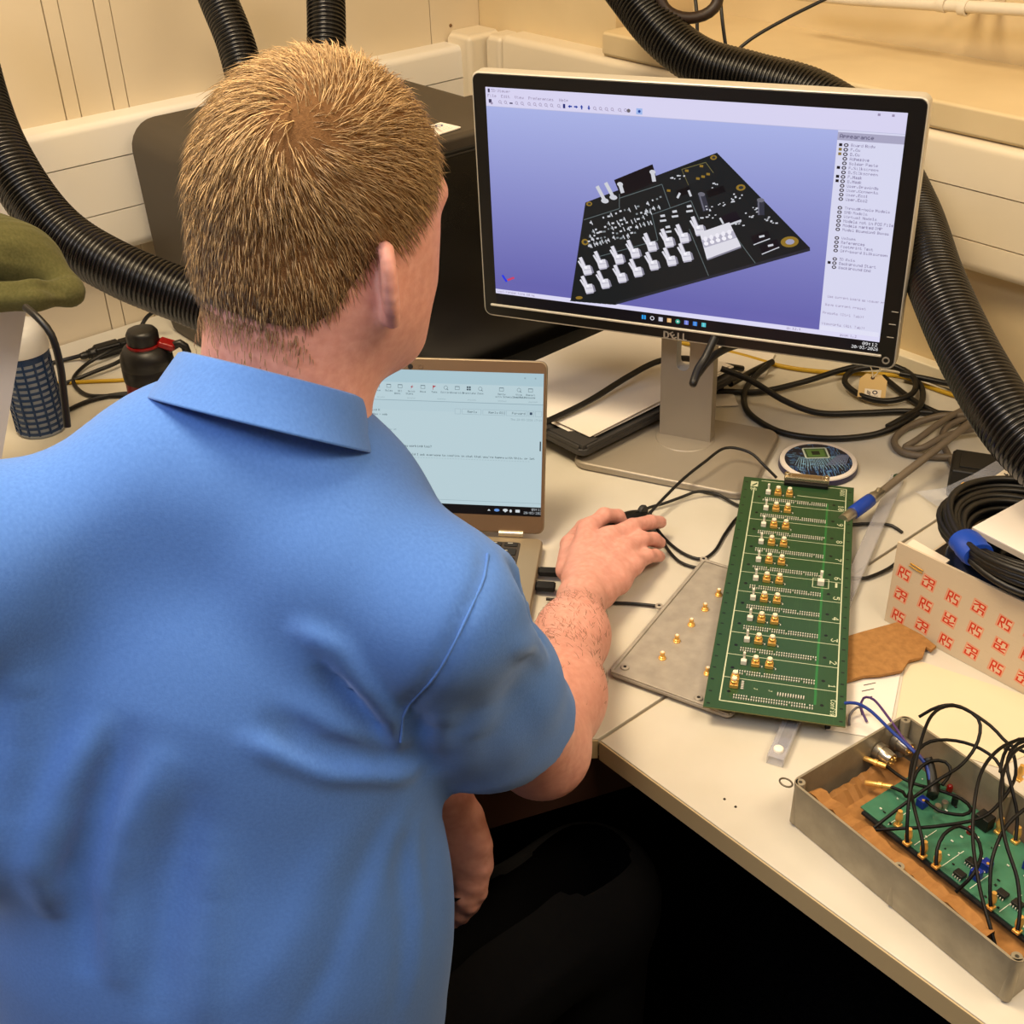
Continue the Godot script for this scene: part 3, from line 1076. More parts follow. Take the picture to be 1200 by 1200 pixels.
	for i in 60:
		var p: Vector2 = [Vector2(914.8, 399.1), Vector2(957.4, 381.7), Vector2(996.1, 361.4), Vector2(1021.5, 342.5), Vector2(893, 441.6), Vector2(926.1, 431.6), Vector2(1070.5, 410.7), Vector2(1135.8, 417.6), Vector2(1082.5, 389.7), Vector2(928, 311.3), Vector2(1033, 447.8), Vector2(1155.7, 425.6), Vector2(766.8, 298.8), Vector2(800.3, 289.2)][i % 14] + Vector2(rng.randf_range(-16, 16), rng.randf_range(-9, 9))
		line(im, p, p + Vector2(rng.randf_range(4, 10), -2), rng.randf_range(3, 6), pale)
	for q in [[Vector2(1088.3, 505.9), Vector2(1152, 475.8)], [Vector2(1122.8, 539.3), Vector2(1189.2, 505.3)]]:
		line(im, q[0], q[1], 32, Color(0.05, 0.04, 0.08))
		line(im, q[0] + Vector2(6, 18), q[1] + Vector2(4, 17), 4, pale)
		line(im, (q[0] + q[1]) * 0.5 - Vector2(6, 0), (q[0] + q[1]) * 0.5 + Vector2(14, -7), 8, pale)
	for q in [Vector2(733.5, 457.4), Vector2(780.9, 435.7), Vector2(837.9, 409.8), Vector2(755.3, 499.8)]:
		line(im, q + Vector2(-10, -9), q + Vector2(8, -14), 10, pale)
		line(im, q + Vector2(-12, 10), q + Vector2(14, 4), 8, pale)
		line(im, q + Vector2(-8, 0), q + Vector2(8, -4), 10, Color(0.05, 0.05, 0.07))
	# white plugs, front row standing before the back row
	var white := Color(0.87, 0.86, 0.90)
	var shade := Color(0.70, 0.69, 0.76)
	var deep := Color(0.52, 0.51, 0.58)
	for q in [Vector2(413.2, 692.2), Vector2(478.7, 659.5), Vector2(550.5, 630.1), Vector2(617.7, 597.9), Vector2(687.4, 562.3), Vector2(756.3, 537.7), Vector2(817.5, 514), Vector2(877.4, 477.1), Vector2(420.8, 771.2), Vector2(490.3, 741), Vector2(562.3, 707.2), Vector2(629.7, 674.4), Vector2(696.1, 638.5), Vector2(768.8, 612.8), Vector2(830.1, 588.5)]:
		poly_fill(im, [q + Vector2(-22, -4), q + Vector2(16, -12), q + Vector2(26, 22), q + Vector2(-10, 32)], white)
		poly_fill(im, [q + Vector2(16, -12), q + Vector2(26, -6), q + Vector2(34, 18), q + Vector2(26, 24)], deep)
		line(im, q + Vector2(-8, 34), q + Vector2(24, 25), 6, shade)
		line(im, q + Vector2(-26, -40), q + Vector2(-6, 2), 15, white)
		line(im, q + Vector2(-34, -24), q + Vector2(-16, 4), 8, white)
		line(im, q + Vector2(-17, -40), q + Vector2(2, 0), 3, deep)
		oval(im, q + Vector2(-2, 0), 7, 6, Color(0.96, 0.95, 0.98))
		line(im, q + Vector2(-10, 12), q + Vector2(18, 6), 2.5, shade)
	poly_fill(im, [Vector2(881.5, 497.1), Vector2(996.5, 444.8), Vector2(1046.9, 534), Vector2(915.9, 603.2)], white)
	poly_fill(im, [Vector2(889.3, 527), Vector2(1014.5, 476.6), Vector2(1028.9, 502.1), Vector2(904, 556.3)], shade)
	for i in 5:
		var p: Vector2 = (Vector2(910.1, 538.5)).lerp(Vector2(1002.3, 501.5), i / 4.0)
		oval(im, p, 9, 8, Color(0.95, 0.94, 0.97))
		oval(im, p + Vector2(-4, -18), 8, 10, Color(0.93, 0.92, 0.96))
	line(im, Vector2(915.9, 603.2), Vector2(1047, 537.4), 6, deep)


# ---------------------------------------------------------------- laptop
func build_laptop() -> void:
	var shell := paint("laptop_shell", Color(0.60, 0.545, 0.45), 0.42, 0.5)
	var dark := paint("laptop_bezel", Color(0.43, 0.345, 0.255), 0.5, 0.2)
	var keym := paint("laptop_key", Color(0.10, 0.095, 0.09), 0.6)
	var keyp := paint("key_print", Color(0.75, 0.74, 0.7), 0.6)
	var rubber := paint("black_rubber", Color(0.02, 0.02, 0.02), 0.8)
	var right := Vector3(0.7408, 0, -0.6718)
	var front := Vector3(0.6718, 0, 0.7408)
	var o := Vector3(-0.9595, 0.757, -0.8503)
	var t := thing("laptop", "open silver laptop with an email on its pale screen, beside the man's hand", "laptop", o, Basis(right, Vector3.UP, front))
	# base: local x to the right, z to the front; hinge corner at the origin
	var y0 := 0.74 - o.y
	part("base", Shape.new().slab(roundrect(0.325, 0.222, 0.009, 5, Vector2(-0.1625, 0.115)), y0 + 0.002, -0.001, 0.002), shell, t)
	for q in [Vector2(-0.03, 0.02), Vector2(-0.295, 0.02), Vector2(-0.03, 0.205), Vector2(-0.295, 0.205)]:
		part("rubber_foot", Shape.new().at(Transform3D(Basis.IDENTITY, Vector3(q.x, y0, q.y))).lathe([Vector2(0.006, 0), Vector2(0.007, 0.0025), Vector2(0, 0.0025)], 14), rubber, t)
	part("keyboard_well", Shape.new().slab(roundrect(0.276, 0.104, 0.004, 4, Vector2(-0.1645, 0.068)), -0.0012, -0.0006, 0.0002), paint("key_well", Color(0.22, 0.19, 0.16), 0.6), t)
	var rows := [[14, 0.0105, 0.0225], [14, 0.0165, 0.0385], [14, 0.0165, 0.0570], [13, 0.0165, 0.0755], [12, 0.0165, 0.0940], [9, 0.0165, 0.1125]]
	for r in rows.size():
		var n: int = rows[r][0]
		var x := -0.0285
		var total := 0.272
		var first := total - 0.0187 * (n - 1)
		for i in n:
			var w := 0.0187
			if r in [2, 3, 4] and i == 0:
				w = first if r != 2 else 0.0187 + (total - 0.0187 * n)
			if r == 5 and i == 4:
				w = total - 0.0187 * 8
			if r == 1 and i == 0:
				w = 0.0187 + (total - 0.0187 * n)
			if r == 0:
				w = total / n
			var k := part("key", Shape.new().slab(roundrect(w - 0.003, rows[r][1] - 0.0028, 0.0016, 2, Vector2(x - w * 0.5, rows[r][2])), -0.0008, 0.0008, 0.0004), keym, t)
			if i < 3:
				part("key_print", Shape.new().box(Vector3(x - w * 0.5 - 0.001, 0.0008, rows[r][2] - 0.002), Vector3(minf(0.006, w * 0.4), 0.0002, 0.0013), 0.0), keyp, k)
			x -= w
	part("touchpad", Shape.new().slab(roundrect(0.11, 0.066, 0.004, 4, Vector2(-0.17, 0.168)), -0.0012, -0.0004, 0.0002), paint("touchpad_grey", Color(0.5, 0.45, 0.38), 0.35, 0.3), t)
	part("hinge", Shape.new().tube([Vector3(-0.0255, 0.0015, 0.0008), Vector3(-0.0560, 0.0015, 0.0008)], 0.0042, 16), paint("hinge_bright", Color(0.85, 0.8, 0.68), 0.25, 0.7), t)
	part("hinge", Shape.new().tube([Vector3(-0.27, 0.0015, 0.0008), Vector3(-0.30, 0.0015, 0.0008)], 0.0042, 16), paint("hinge_bright", Color.WHITE), t)
	part("side_port", Shape.new().box(Vector3(-0.0004, y0 + 0.0105, 0.095), Vector3(0.002, 0.006, 0.013), 0.0005), rubber, t)
	part("side_port", Shape.new().box(Vector3(-0.0004, y0 + 0.0105, 0.065), Vector3(0.002, 0.005, 0.01), 0.0005), rubber, t)
	# lid
	var lb := Basis(Vector3(0.7408, 0, -0.6718), Vector3(-0.2298, 0.9397, -0.2534), Vector3(0.6313, 0.342, 0.6961))
	var up := Basis(Vector3(1, 0, 0), Vector3(0, 0, 1), Vector3(0, -1, 0))
	var lt := Transform3D(t.basis.inverse() * lb, Vector3.ZERO)
	var lid := part("screen_lid", Shape.new().at(lt * Transform3D(up, Vector3(-0.1625, 0.109, 0))).slab(roundrect(0.325, 0.2155, 0.009), -0.0062, -0.0008, 0.0014), shell, t)
	part("bezel", Shape.new().at(lt * Transform3D(up, Vector3(-0.1625, 0.109, 0))).slab(roundrect(0.3215, 0.2125, 0.008), -0.0012, 0.0002, 0.0002), dark, lid)
	part("camera", Shape.new().at(lt * Transform3D(up, Vector3(-0.1686, 0.2057, 0))).lathe([Vector2(0.0032, 0.0002), Vector2(0.0030, 0.0009), Vector2(0, 0.0010)], 16), rubber, lid)
	part("shutter", Shape.new().at(lt * Transform3D(up, Vector3(-0.1558, 0.2061, 0))).lathe([Vector2(0.0032, 0.0002), Vector2(0.0030, 0.0008), Vector2(0.0018, 0.0008), Vector2(0.0018, 0.0004), Vector2(0, 0.0004)], 16), dark, lid)
	part("screen", picture(Shape.new().at(lt), 0.3165, 0.1775, Vector3(-0.1625, 0.1130, 0.0005)), screen_mat("laptop_screen", mail_picture(), 0.78), lid)
	# plug in the side
	var m := single("usb_plug", Shape.new().at(Transform3D(t.basis, t.transform * Vector3(0.0135, y0 + 0.0095, 0.066))).box(Vector3(0, 0, 0), Vector3(0.026, 0.0085, 0.012), 0.002), rubber, "small black plug pushed into the laptop's right side", "plug", "plugs in the laptop")
	var m2 := single("usb_plug", Shape.new().at(Transform3D(t.basis, t.transform * Vector3(0.012, y0 + 0.0095, 0.096))).box(Vector3(0, 0, 0), Vector3(0.023, 0.0085, 0.014), 0.002), rubber, "second black plug in the laptop's side, nearer the man", "plug", "plugs in the laptop")


func mail_picture() -> Image:
	# 1600 wide stands for 0.3165 m
	var im := Image.create(1600, 897, false, Image.FORMAT_RGB8)
	var page := Color(0.80, 0.90, 0.93)
	im.fill(page)
	var ink := Color(0.38, 0.46, 0.50)
	var faint := Color(0.62, 0.72, 0.76)
	im.fill_rect(Rect2i(0, 0, 1600, 80), Color(0.74, 0.86, 0.905))
	im.fill_rect(Rect2i(0, 78, 1600, 2), Color(0.77, 0.88, 0.92))
	im.fill_rect(Rect2i(0, 190, 1600, 3), Color(0.58, 0.69, 0.74))
	im.fill_rect(Rect2i(0, 193, 1600, 60), Color(0.785, 0.89, 0.925))
	im.fill_rect(Rect2i(1480, 26, 9, 9), faint)
	im.fill_rect(Rect2i(1545, 26, 9, 9), faint)
	var names := ["Move", "Rules", "All Apps", "Quick Steps", "Move", "Tags", "Editing", "Immersive", "Translate", "Zoom", "Reply with Scheduling Poll", "Viva Insights", "Report Message"]
	for i in 13:
		var q := Vector2(560 + i * 72 + (60 if i > 9 else 0) + (36 if i > 10 else 0) , 104)
		var col := Color(0.75, 0.35, 0.38) if i in [3, 5] else ink
		if i in [3]:
			poly_fill(im, [q + Vector2(10, -12), q + Vector2(-8, 4), q + Vector2(2, 4), q + Vector2(-6, 16), q + Vector2(12, -2), q + Vector2(3, -2)], col)
		elif i == 5:
			poly_fill(im, [q + Vector2(-9, -12), q + Vector2(12, -8), q + Vector2(-7, 4)], col)
			line(im, q + Vector2(-9, -12), q + Vector2(-9, 16), 3, col)
		elif i == 8:
			for k in 4:
				im.fill_rect(Rect2i(int(q.x) - 12 + (k % 2) * 14, 92 + (k / 2) * 14, 10, 10), Color(0.2, 0.27, 0.32))
		elif i in [6, 9, 11]:
			oval(im, q, 12, 12, col)
			oval(im, q, 10, 10, page)
			line(im, q + Vector2(6, 6), q + Vector2(15, 15), 3, col)
		else:
			im.fill_rect(Rect2i(int(q.x) - 14, 93, 28, 22), col)
			im.fill_rect(Rect2i(int(q.x) - 12, 97, 24, 16), page)
		write(im, names[i].split(" ")[0], q + Vector2(-4.5 * names[i].split(" ")[0].length(), 24), 1.6, ink)
		if names[i].contains(" "):
			write(im, names[i].substr(names[i].find(" ") + 1), q + Vector2(-36, 40), 1.6, ink)
	for i in 6:
		greek(im, Vector2(560 + i * 190, 172), 52, 8, faint, i)
	# answer buttons
	for q in [[1050, 36], [1095, 120], [1225, 140], [1372, 130], [1508, 36], [1552, 40]]:
		im.fill_rect(Rect2i(q[0], 232, q[1], 34), Color(0.66, 0.76, 0.80))
		im.fill_rect(Rect2i(q[0] + 2, 234, q[1] - 4, 30), page)
	write(im, "Reply", Vector2(1130, 242), 2.0, ink)
	write(im, "Reply All", Vector2(1262, 242), 2.0, ink)
	write(im, "Forward", Vector2(1408, 242), 2.0, ink)
	im.fill_rect(Rect2i(1518, 240, 16, 16), Color(0.25, 0.33, 0.42))
	write(im, "Thu 20/03/2026 17:14", Vector2(1400, 282), 1.7, faint)
	write(im, "Kim Ling R", Vector2(470, 250), 1.9, ink)
	write(im, "Thu Thursday - web", Vector2(430, 276), 1.9, ink)
	im.fill_rect(Rect2i(556, 366, 18, 16), faint)
	write(im, "Follow up", Vector2(584, 368), 1.9, faint)
	write(im, "Could you also send one or two photos of you working too?", Vector2(250, 470), 2.05, Color(0.27, 0.34, 0.37))
	write(im, "Could everyone also please read through the web copy? If so, please could I ask everyone to confirm in chat that you're happy with this, or let", Vector2(8, 523), 1.92, Color(0.27, 0.34, 0.37))
	for i in 90:
		im.fill_rect(Rect2i(i * 17, 548, 9, 2), faint)
	im.fill_rect(Rect2i(1584, 420, 8, 60), Color(0.2, 0.25, 0.28))
	im.fill_rect(Rect2i(0, 812, 1600, 2), faint)
	im.fill_rect(Rect2i(0, 838, 1600, 59), Color(0.02, 0.025, 0.03))
	var w := Color(0.9, 0.93, 0.95)
	poly_fill(im, [Vector2(1262, 872), Vector2(1272, 860), Vector2(1282, 872)], w)
	oval(im, Vector2(1322, 866), 17, 9, Color(0.45, 0.65, 0.95))
	oval(im, Vector2(1376, 864), 16, 9, w)
	poly_fill(im, [Vector2(1362, 864), Vector2(1390, 864), Vector2(1376, 880)], w)
	oval(im, Vector2(1410, 868), 8, 10, w)
	im.fill_rect(Rect2i(1440, 858, 28, 18), w)
	write(im, "09:12", Vector2(1542, 845), 2.2, w)
	write(im, "20/03/2026", Vector2(1492, 868), 2.1, w)
	return im


# ---------------------------------------------------------------- bulky dark monitor in the corner, hoses, left side
func build_back_monitor() -> void:
	var grey := paint("old_monitor_grey", Color(0.25, 0.22, 0.18), 0.55)
	bumpy(grey, noise_tex(0.6, Color.BLACK, Color.WHITE, 256, 2), 0.01)
	grey.uv1_triplanar = true
	grey.uv1_scale = Vector3.ONE * 8.0
	var gloss := paint("dark_glass", Color(0.018, 0.017, 0.017), 0.22)
	var black := paint("old_monitor_black", Color(0.03, 0.028, 0.026), 0.5)
	var t := thing("old_monitor", "bulky dark grey monitor, switched off, in the corner behind the man's head", "monitor", Vector3(-1.50, 0.74, -1.15))
	var o := t.position
	# front frame faces local +x
	part("front_frame", Shape.new().box(Vector3(-1.385, 0.939, -1.165) - o, Vector3(0.064, 0.392, 0.462), 0.008), grey, t)
	part("front_panel", Shape.new().box(Vector3(-1.3545, 0.931, -1.165) - o, Vector3(0.008, 0.372, 0.452), 0.003), black, t)
	part("glass", Shape.new().box(Vector3(-1.3505, 0.942, -1.168) - o, Vector3(0.004, 0.334, 0.428), 0.0015), gloss, t)
	var rim := paint("old_monitor_rim", Color(0.12, 0.11, 0.10), 0.4)
	part("rim", Shape.new().box(Vector3(-1.3490, 0.942, -0.9528) - o, Vector3(0.004, 0.336, 0.0025), 0.001), rim, t)
	part("rim", Shape.new().box(Vector3(-1.3490, 1.1105, -1.168) - o, Vector3(0.004, 0.0025, 0.43), 0.001), rim, t)
	# rear shell, narrowing to the back, corner rounded
	var f := Field.new()
	var sh := Shape.new()
	var yt := 1.088
	var p := PackedVector2Array()
	var top := roundrect(0.50, 0.385, 0.045, 6)
	for q in top:
		var z := q.x - 1.062
		var y := q.y + 0.745 + 0.1625
		if q.y < 0.0:
			z = lerpf(z, -1.06, 0.05 * clampf(-q.y / 0.17, 0.0, 1.0))
		p.append(Vector2(z, y))
	sh.at(Transform3D(Basis(Vector3(0, 0, 1), Vector3(1, 0, 0), Vector3(0, 1, 0)), -o)).slab(p, -1.895, -1.60, 0.012)
	part("rear_shell", sh, grey, t)
	var p2 := PackedVector2Array()
	for q in roundrect(0.40, 0.37, 0.05, 6):
		p2.append(Vector2(q.x - 1.12, q.y + 0.75 + 0.172))
	part("neck_shell", Shape.new().at(Transform3D(Basis(Vector3(0, 0, 1), Vector3(1, 0, 0), Vector3(0, 1, 0)), -o)).slab(p2, -1.601, -1.40, 0.006), grey, t)
	part("foot", Shape.new().box(Vector3(-1.62, 0.748, -1.1) - o, Vector3(0.3, 0.016, 0.3), 0.004), black, t)
	# cards left on top
	var white := paint("card_white", Color(0.88, 0.85, 0.8), 0.45)
	var c0 := Vector3(-1.375, 1.1445, -1.0562)
	var cy := 1.1362
	var a := Vector3(-1.3007, 1.1753, -1.0052)
	var im := Image.create(256, 160, false, Image.FORMAT_RGB8)
	im.fill(Color(0.90, 0.88, 0.84))
	write(im, "VISITOR", Vector2(20, 14), 3.0, Color(0.35, 0.36, 0.42))
	oval(im, Vector2(200, 42), 26, 22, Color(0.16, 0.2, 0.42))
	oval(im, Vector2(200, 42), 15, 12, Color(0.9, 0.88, 0.84))
	for i in 4:
		greek(im, Vector2(24, 70 + i * 20), 190, 9, Color(0.55, 0.53, 0.5), i)
	var im2 := Image.create(256, 160, false, Image.FORMAT_RGB8)
	im2.fill(Color(0.88, 0.85, 0.78))
	im2.fill_rect(Rect2i(0, 100, 256, 60), Color(0.85, 0.45, 0.2))
	im2.fill_rect(Rect2i(14, 14, 70, 80), Color(0.72, 0.68, 0.6))
	for i in 4:
		greek(im2, Vector2(100, 16 + i * 22), 140, 9, Color(0.45, 0.42, 0.4), i + 5)
	var d := single("card", Shape.new().at(Transform3D(Basis(Vector3.UP, 0.12) * Basis(Vector3(0, 0, -1), Vector3(0, 1, 0), Vector3(1, 0, 0)), Vector3(-1.3915, 1.1356, -1.042))).slab(roundrect(0.066, 0.042, 0.004), 0.0, 0.0014, 0.0003), white, "white printed card with a round blue mark on top of the old dark monitor", "card")
	card_face(d, im, Transform3D(Basis(Vector3.UP, 0.12) * Basis(Vector3(0, 0, -1), Vector3(-1, 0, 0), Vector3(0, 1, 0)), Vector3(-1.3915, 1.13715, -1.042)), 0.064, 0.040)
	var d2 := single("card", Shape.new().at(Transform3D(Basis(Vector3.UP, 0.05) * Basis(Vector3(0, 0, -1), Vector3(0, 1, 0), Vector3(1, 0, 0)), Vector3(-1.377, 1.1356, -0.985))).slab(roundrect(0.062, 0.040, 0.004), 0.0, 0.0012, 0.0003), white, "white card with an orange band lying nearest the man's head", "card")
	card_face(d2, im2, Transform3D(Basis(Vector3.UP, 0.05) * Basis(Vector3(0, 0, -1), Vector3(-1, 0, 0), Vector3(0, 1, 0)), Vector3(-1.377, 1.13695, -0.985)), 0.060, 0.038)


func card_face(owner_: Node3D, im: Image, x: Transform3D, w: float, h: float) -> void:
	# x: local x along the card, y up the print, z out of it
	var b := x.basis
	var y := b.z.cross(b.x)
	part("print", picture(Shape.new().at(Transform3D(Basis(b.x, Vector3.UP.cross(b.x), Vector3.UP), x.origin)), w, h), image_mat("card_print_%d" % mats.size(), im), owner_)


func build_hoses() -> void:
	var m := paint("hose_black", Color(0.030, 0.028, 0.027), 0.27, 0.0, 0.6)
	var lb := "black corrugated fume hose "
	single("fume_hose", hose_shape([Vector3(-1.8111, 1.3619, -0.5796), Vector3(-1.6903, 1.2152, -0.5407), Vector3(-1.5955, 1.1441, -0.5277), Vector3(-1.5107, 1.0884, -0.5367), Vector3(-1.4246, 1.0541, -0.5685), Vector3(-1.3402, 1.0236, -0.6207), Vector3(-1.2537, 1.0004, -0.6642), Vector3(-1.2043, 0.9947, -0.6806)], 0.0325, 0.0062, 0.10), m, lb + "sweeping in from the left edge behind the man's neck", "hose", "corrugated fume hoses")
	single("fume_hose", hose_shape([Vector3(-1.83, 1.35, -0.9528), Vector3(-1.7835, 1.2852, -0.9439), Vector3(-1.7242, 1.2225, -0.9338), Vector3(-1.6555, 1.1393, -0.9144), Vector3(-1.6006, 1.0873, -0.9283), Vector3(-1.5915, 1.1264, -0.9782), Vector3(-1.6229, 1.2106, -1.0247), Vector3(-1.6724, 1.2934, -1.0667), Vector3(-1.7157, 1.3559, -1.0958)], 0.0275, 0.0062, 0.10), m, lb + "hanging in a loop above the man's head", "hose", "corrugated fume hoses")
	single("fume_hose", hose_shape([Vector3(-1.445, 1.3222, -1.4052), Vector3(-1.3647, 1.2708, -1.3944), Vector3(-1.2973, 1.2253, -1.3928), Vector3(-1.2303, 1.193, -1.4038), Vector3(-1.1537, 1.1799, -1.4269), Vector3(-1.0594, 1.1657, -1.4517), Vector3(-0.9582, 1.1306, -1.4453), Vector3(-0.8414, 1.0746, -1.381), Vector3(-0.7224, 1.0393, -1.2659), Vector3(-0.6086, 1.0002, -1.178), Vector3(-0.5076, 0.9695, -1.1201), Vector3(-0.4235, 0.9445, -1.1219), Vector3(-0.3502, 0.9169, -1.182), Vector3(-0.2606, 0.8721, -1.3189), Vector3(-0.1498, 0.8115, -1.4282)], 0.0325, 0.0062, 0.10), m, lb + "arching behind the lit monitor and down to the right", "hose", "corrugated fume hoses")
	# old brown ring and thin leads at the top
	var ring := []
	var c := Vector3(-1.2757, 1.2699, -1.4261)
	for i in 25:
		var a := TAU * i / 24.0
		ring.append(c + Vector3(0.653, -0.026, -0.757) * 0.041 * cos(a) + Vector3(-0.2, 0.95, -0.2) * 0.027 * sin(a))
	single("ring", Shape.new().tube(ring, 0.0085, 12), paint("brown_rubber", Color(0.16, 0.10, 0.055), 0.5), "worn brown rubber ring hanging beside the hose at the top", "ring")
	var blk := paint("lead_black", Color(0.02, 0.019, 0.018), 0.45)
	cable("thin_lead", [Vector3(-1.3388, 1.2737, -1.5026), Vector3(-1.3203, 1.2412, -1.4923), Vector3(-1.3043, 1.2088, -1.4791), Vector3(-1.2944, 1.1686, -1.4694), Vector3(-1.2724, 1.1062, -1.4519)], 0.0028, blk, "thin black lead hanging straight down behind the hose", "cable", "thin black leads near the ledge")
	cable("thin_lead", [Vector3(-1.3129, 1.2727, -1.5327), Vector3(-1.2901, 1.2294, -1.5167), Vector3(-1.2735, 1.1859, -1.5117), Vector3(-1.2639, 1.1572, -1.5132)], 0.0028, blk, "short thin black lead hanging right of the brown ring", "cable", "thin black leads near the ledge")
	cable("thin_lead", [Vector3(-1.2469, 1.1778, -1.4799), Vector3(-1.2284, 1.2068, -1.5126), Vector3(-1.1976, 1.2351, -1.5591), Vector3(-1.1626, 1.2618, -1.6093), Vector3(-1.1376, 1.2835, -1.6425)], 0.0026, blk, "thin black lead slanting up across the wall to the right", "cable", "thin black leads near the ledge")


func build_left_things() -> void:
	var blk := paint("bottle_black", Color(0.03, 0.028, 0.028), 0.42)
	var red := paint("bottle_red", Color(0.50, 0.025, 0.03), 0.3)
	# drinks bottle
	var t := thing("drinks_bottle", "red and black drinks bottle standing behind the man's left shoulder", "bottle", Vector3(-1.5911, 0.74, -0.6481))
	part("body", Shape.new().lathe([Vector2(0, 0), Vector2(0.034, 0), Vector2(0.0365, 0.004), Vector2(0.0365, 0.075), Vector2(0.0355, 0.082), Vector2(0, 0.082)], 32), red, t)
	part("shoulder", Shape.new().lathe([Vector2(0, 0.080), Vector2(0.0375, 0.080), Vector2(0.038, 0.086), Vector2(0.038, 0.098), Vector2(0.0372, 0.099), Vector2(0.0372, 0.101), Vector2(0.038, 0.102), Vector2(0.037, 0.116), Vector2(0.031, 0.128), Vector2(0.024, 0.131), Vector2(0, 0.131)], 32), blk, t)
	part("neck_ring", Shape.new().lathe([Vector2(0, 0.130), Vector2(0.0245, 0.130), Vector2(0.0245, 0.134), Vector2(0, 0.134)], 24), red, t)
	part("cap", Shape.new().lathe([Vector2(0, 0.133), Vector2(0.0215, 0.133), Vector2(0.0225, 0.136), Vector2(0.0225, 0.150), Vector2(0.020, 0.1545), Vector2(0.0165, 0.156), Vector2(0, 0.1565)], 40, 10, 0.02), blk, t)
	var cr := Vector3(0.653, 0, -0.757)
	part("spout_flap", Shape.new().at(Transform3D(Basis(cr, Vector3.UP, cr.cross(Vector3.UP)), Vector3.ZERO)).box(Vector3(0.033, 0.131, 0), Vector3(0.026, 0.012, 0.022), 0.004, Basis(Vector3(0, 0, 1), -0.35)), red, t)
	part("carry_loop", Shape.new().tube(spline([cr * 0.026 + Vector3(0, 0.118, 0), cr * 0.052 + Vector3(0, 0.132, 0), cr * 0.060 + Vector3(0, 0.118, 0), cr * 0.050 + Vector3(0, 0.098, 0), cr * 0.035 + Vector3(0, 0.092, 0)]), 0.006, 10), blk, t)

	# white upright case, hat on top, tub beside it
	var white := paint("case_white", Color(0.74, 0.73, 0.73), 0.45)
	var cb := Basis(Vector3(0.653, 0, -0.757), Vector3.UP, Vector3(0.757, 0, 0.653))
	var c := thing("white_case", "slanting white case under the green woolly hat at the left edge", "case", Vector3(-1.4474, 0.74, -0.3302), cb * Basis(Vector3.UP, 0.42))
	var cs := Shape.new()
	var lean := Vector3(0.130, 0.335, 0.0)
	var foot := [Vector3(0, 0, 0), Vector3(-0.17, 0, 0), Vector3(-0.17, 0, -0.13), Vector3(0, 0, -0.13)]
	for i in 4:
		cs.flat_quad(foot[i], foot[(i + 1) % 4], foot[(i + 1) % 4] + lean, foot[i] + lean)
	cs.flat_quad(foot[0] + lean, foot[1] + lean, foot[2] + lean, foot[3] + lean, Vector3.UP)
	cs.flat_quad(foot[0], foot[1], foot[2], foot[3], Vector3.DOWN)
	part("body", cs, white, c)
	part("screw", Shape.new().at(Transform3D(Basis(Vector3.RIGHT, PI / 2), Vector3(0.026, 0.125, 0.0))).lathe([Vector2(0.0035, 0), Vector2(0.003, 0.0012), Vector2(0, 0.0012)], 12), paint("screw_dark", Color(0.2, 0.18, 0.16), 0.5), c)
	# tub of wipes with a slotted blue sleeve
	var w := thing("tub", "white tub with a slotted blue sleeve beside the slanting white case", "tub", Vector3(-1.7046, 0.74, -0.5131))
	var tw := paint("tub_white", Color(0.88, 0.88, 0.87), 0.35)
	var tb := paint("tub_blue", Color(0.045, 0.19, 0.36), 0.45)
	part("lid", Shape.new().lathe([Vector2(0, 0.128), Vector2(0.0375, 0.128), Vector2(0.0385, 0.131), Vector2(0.0385, 0.150), Vector2(0.0370, 0.160), Vector2(0.030, 0.168), Vector2(0.020, 0.170), Vector2(0, 0.170)], 36), tw, w)
	part("body", Shape.new().lathe([Vector2(0, 0), Vector2(0.033, 0), Vector2(0.0345, 0.003), Vector2(0.0345, 0.130), Vector2(0, 0.130)], 36), paint("tub_inside", Color(0.62, 0.66, 0.72), 0.4), w)
	var cage := Shape.new()
	for k in 13:
		var y := 0.006 + k * 0.0093
		var h := 0.0038 if k < 12 else 0.014
		cage.lathe([Vector2(0.0348, y), Vector2(0.0362, y), Vector2(0.0362, y + h), Vector2(0.0348, y + h)], 36)
	var cg := part("slotted_sleeve", cage, tb, w)
	for k in 14:
		var a := TAU * k / 14.0
		part("rib", Shape.new().box(Vector3(cos(a) * 0.0356, 0.064, sin(a) * 0.0356), Vector3(0.0024, 0.118, 0.0030), 0.0004, Basis(Vector3.UP, -a)), tb, w)
	# woolly hat, brim rolled
	var hat := Field.new()
	var hr := Vector3(0.653, -0.026, -0.757)
	var hu := Vector3(-0.394, 0.842, -0.369)
	var hb := Vector3(0.647, 0.539, 0.539)
	var hax := Basis(hr, hu, hb)
	var hp := Vector3(-1.3958, 1.107, -0.4298)
	hat.ball(Vector3(-1.408, 1.1091, -0.4173), Vector3(0.0768, 0.0474, 0.0832), hax, 0.013)
	hat.ball(Vector3(-1.4509, 1.1121, -0.3929), Vector3(0.0896, 0.0538, 0.0832), hax, 0.026)
	hat.cap(Vector3(-1.3682, 1.1214, -0.442), Vector3(-1.3226, 1.0895, -0.4649), 0.0218, 0.0160, 0.0320)
	hat.cap(Vector3(-1.3653, 1.1017, -0.3313), Vector3(-1.301, 1.1012, -0.419), 0.0186, 0.0160, 0.0102)
	hat.cap(Vector3(-1.301, 1.1012, -0.419), Vector3(-1.3071, 1.0903, -0.4602), 0.0160, 0.0134, 0.0102)
	hat.cap(Vector3(-1.3071, 1.0903, -0.4602), Vector3(-1.3845, 1.0707, -0.4775), 0.0134, 0.0179, 0.0128)
	hat.fold(Vector3(-1.3381, 1.1196, -0.3448), Vector3(-1.2933, 1.1187, -0.4105), 0.0077, -0.0090)
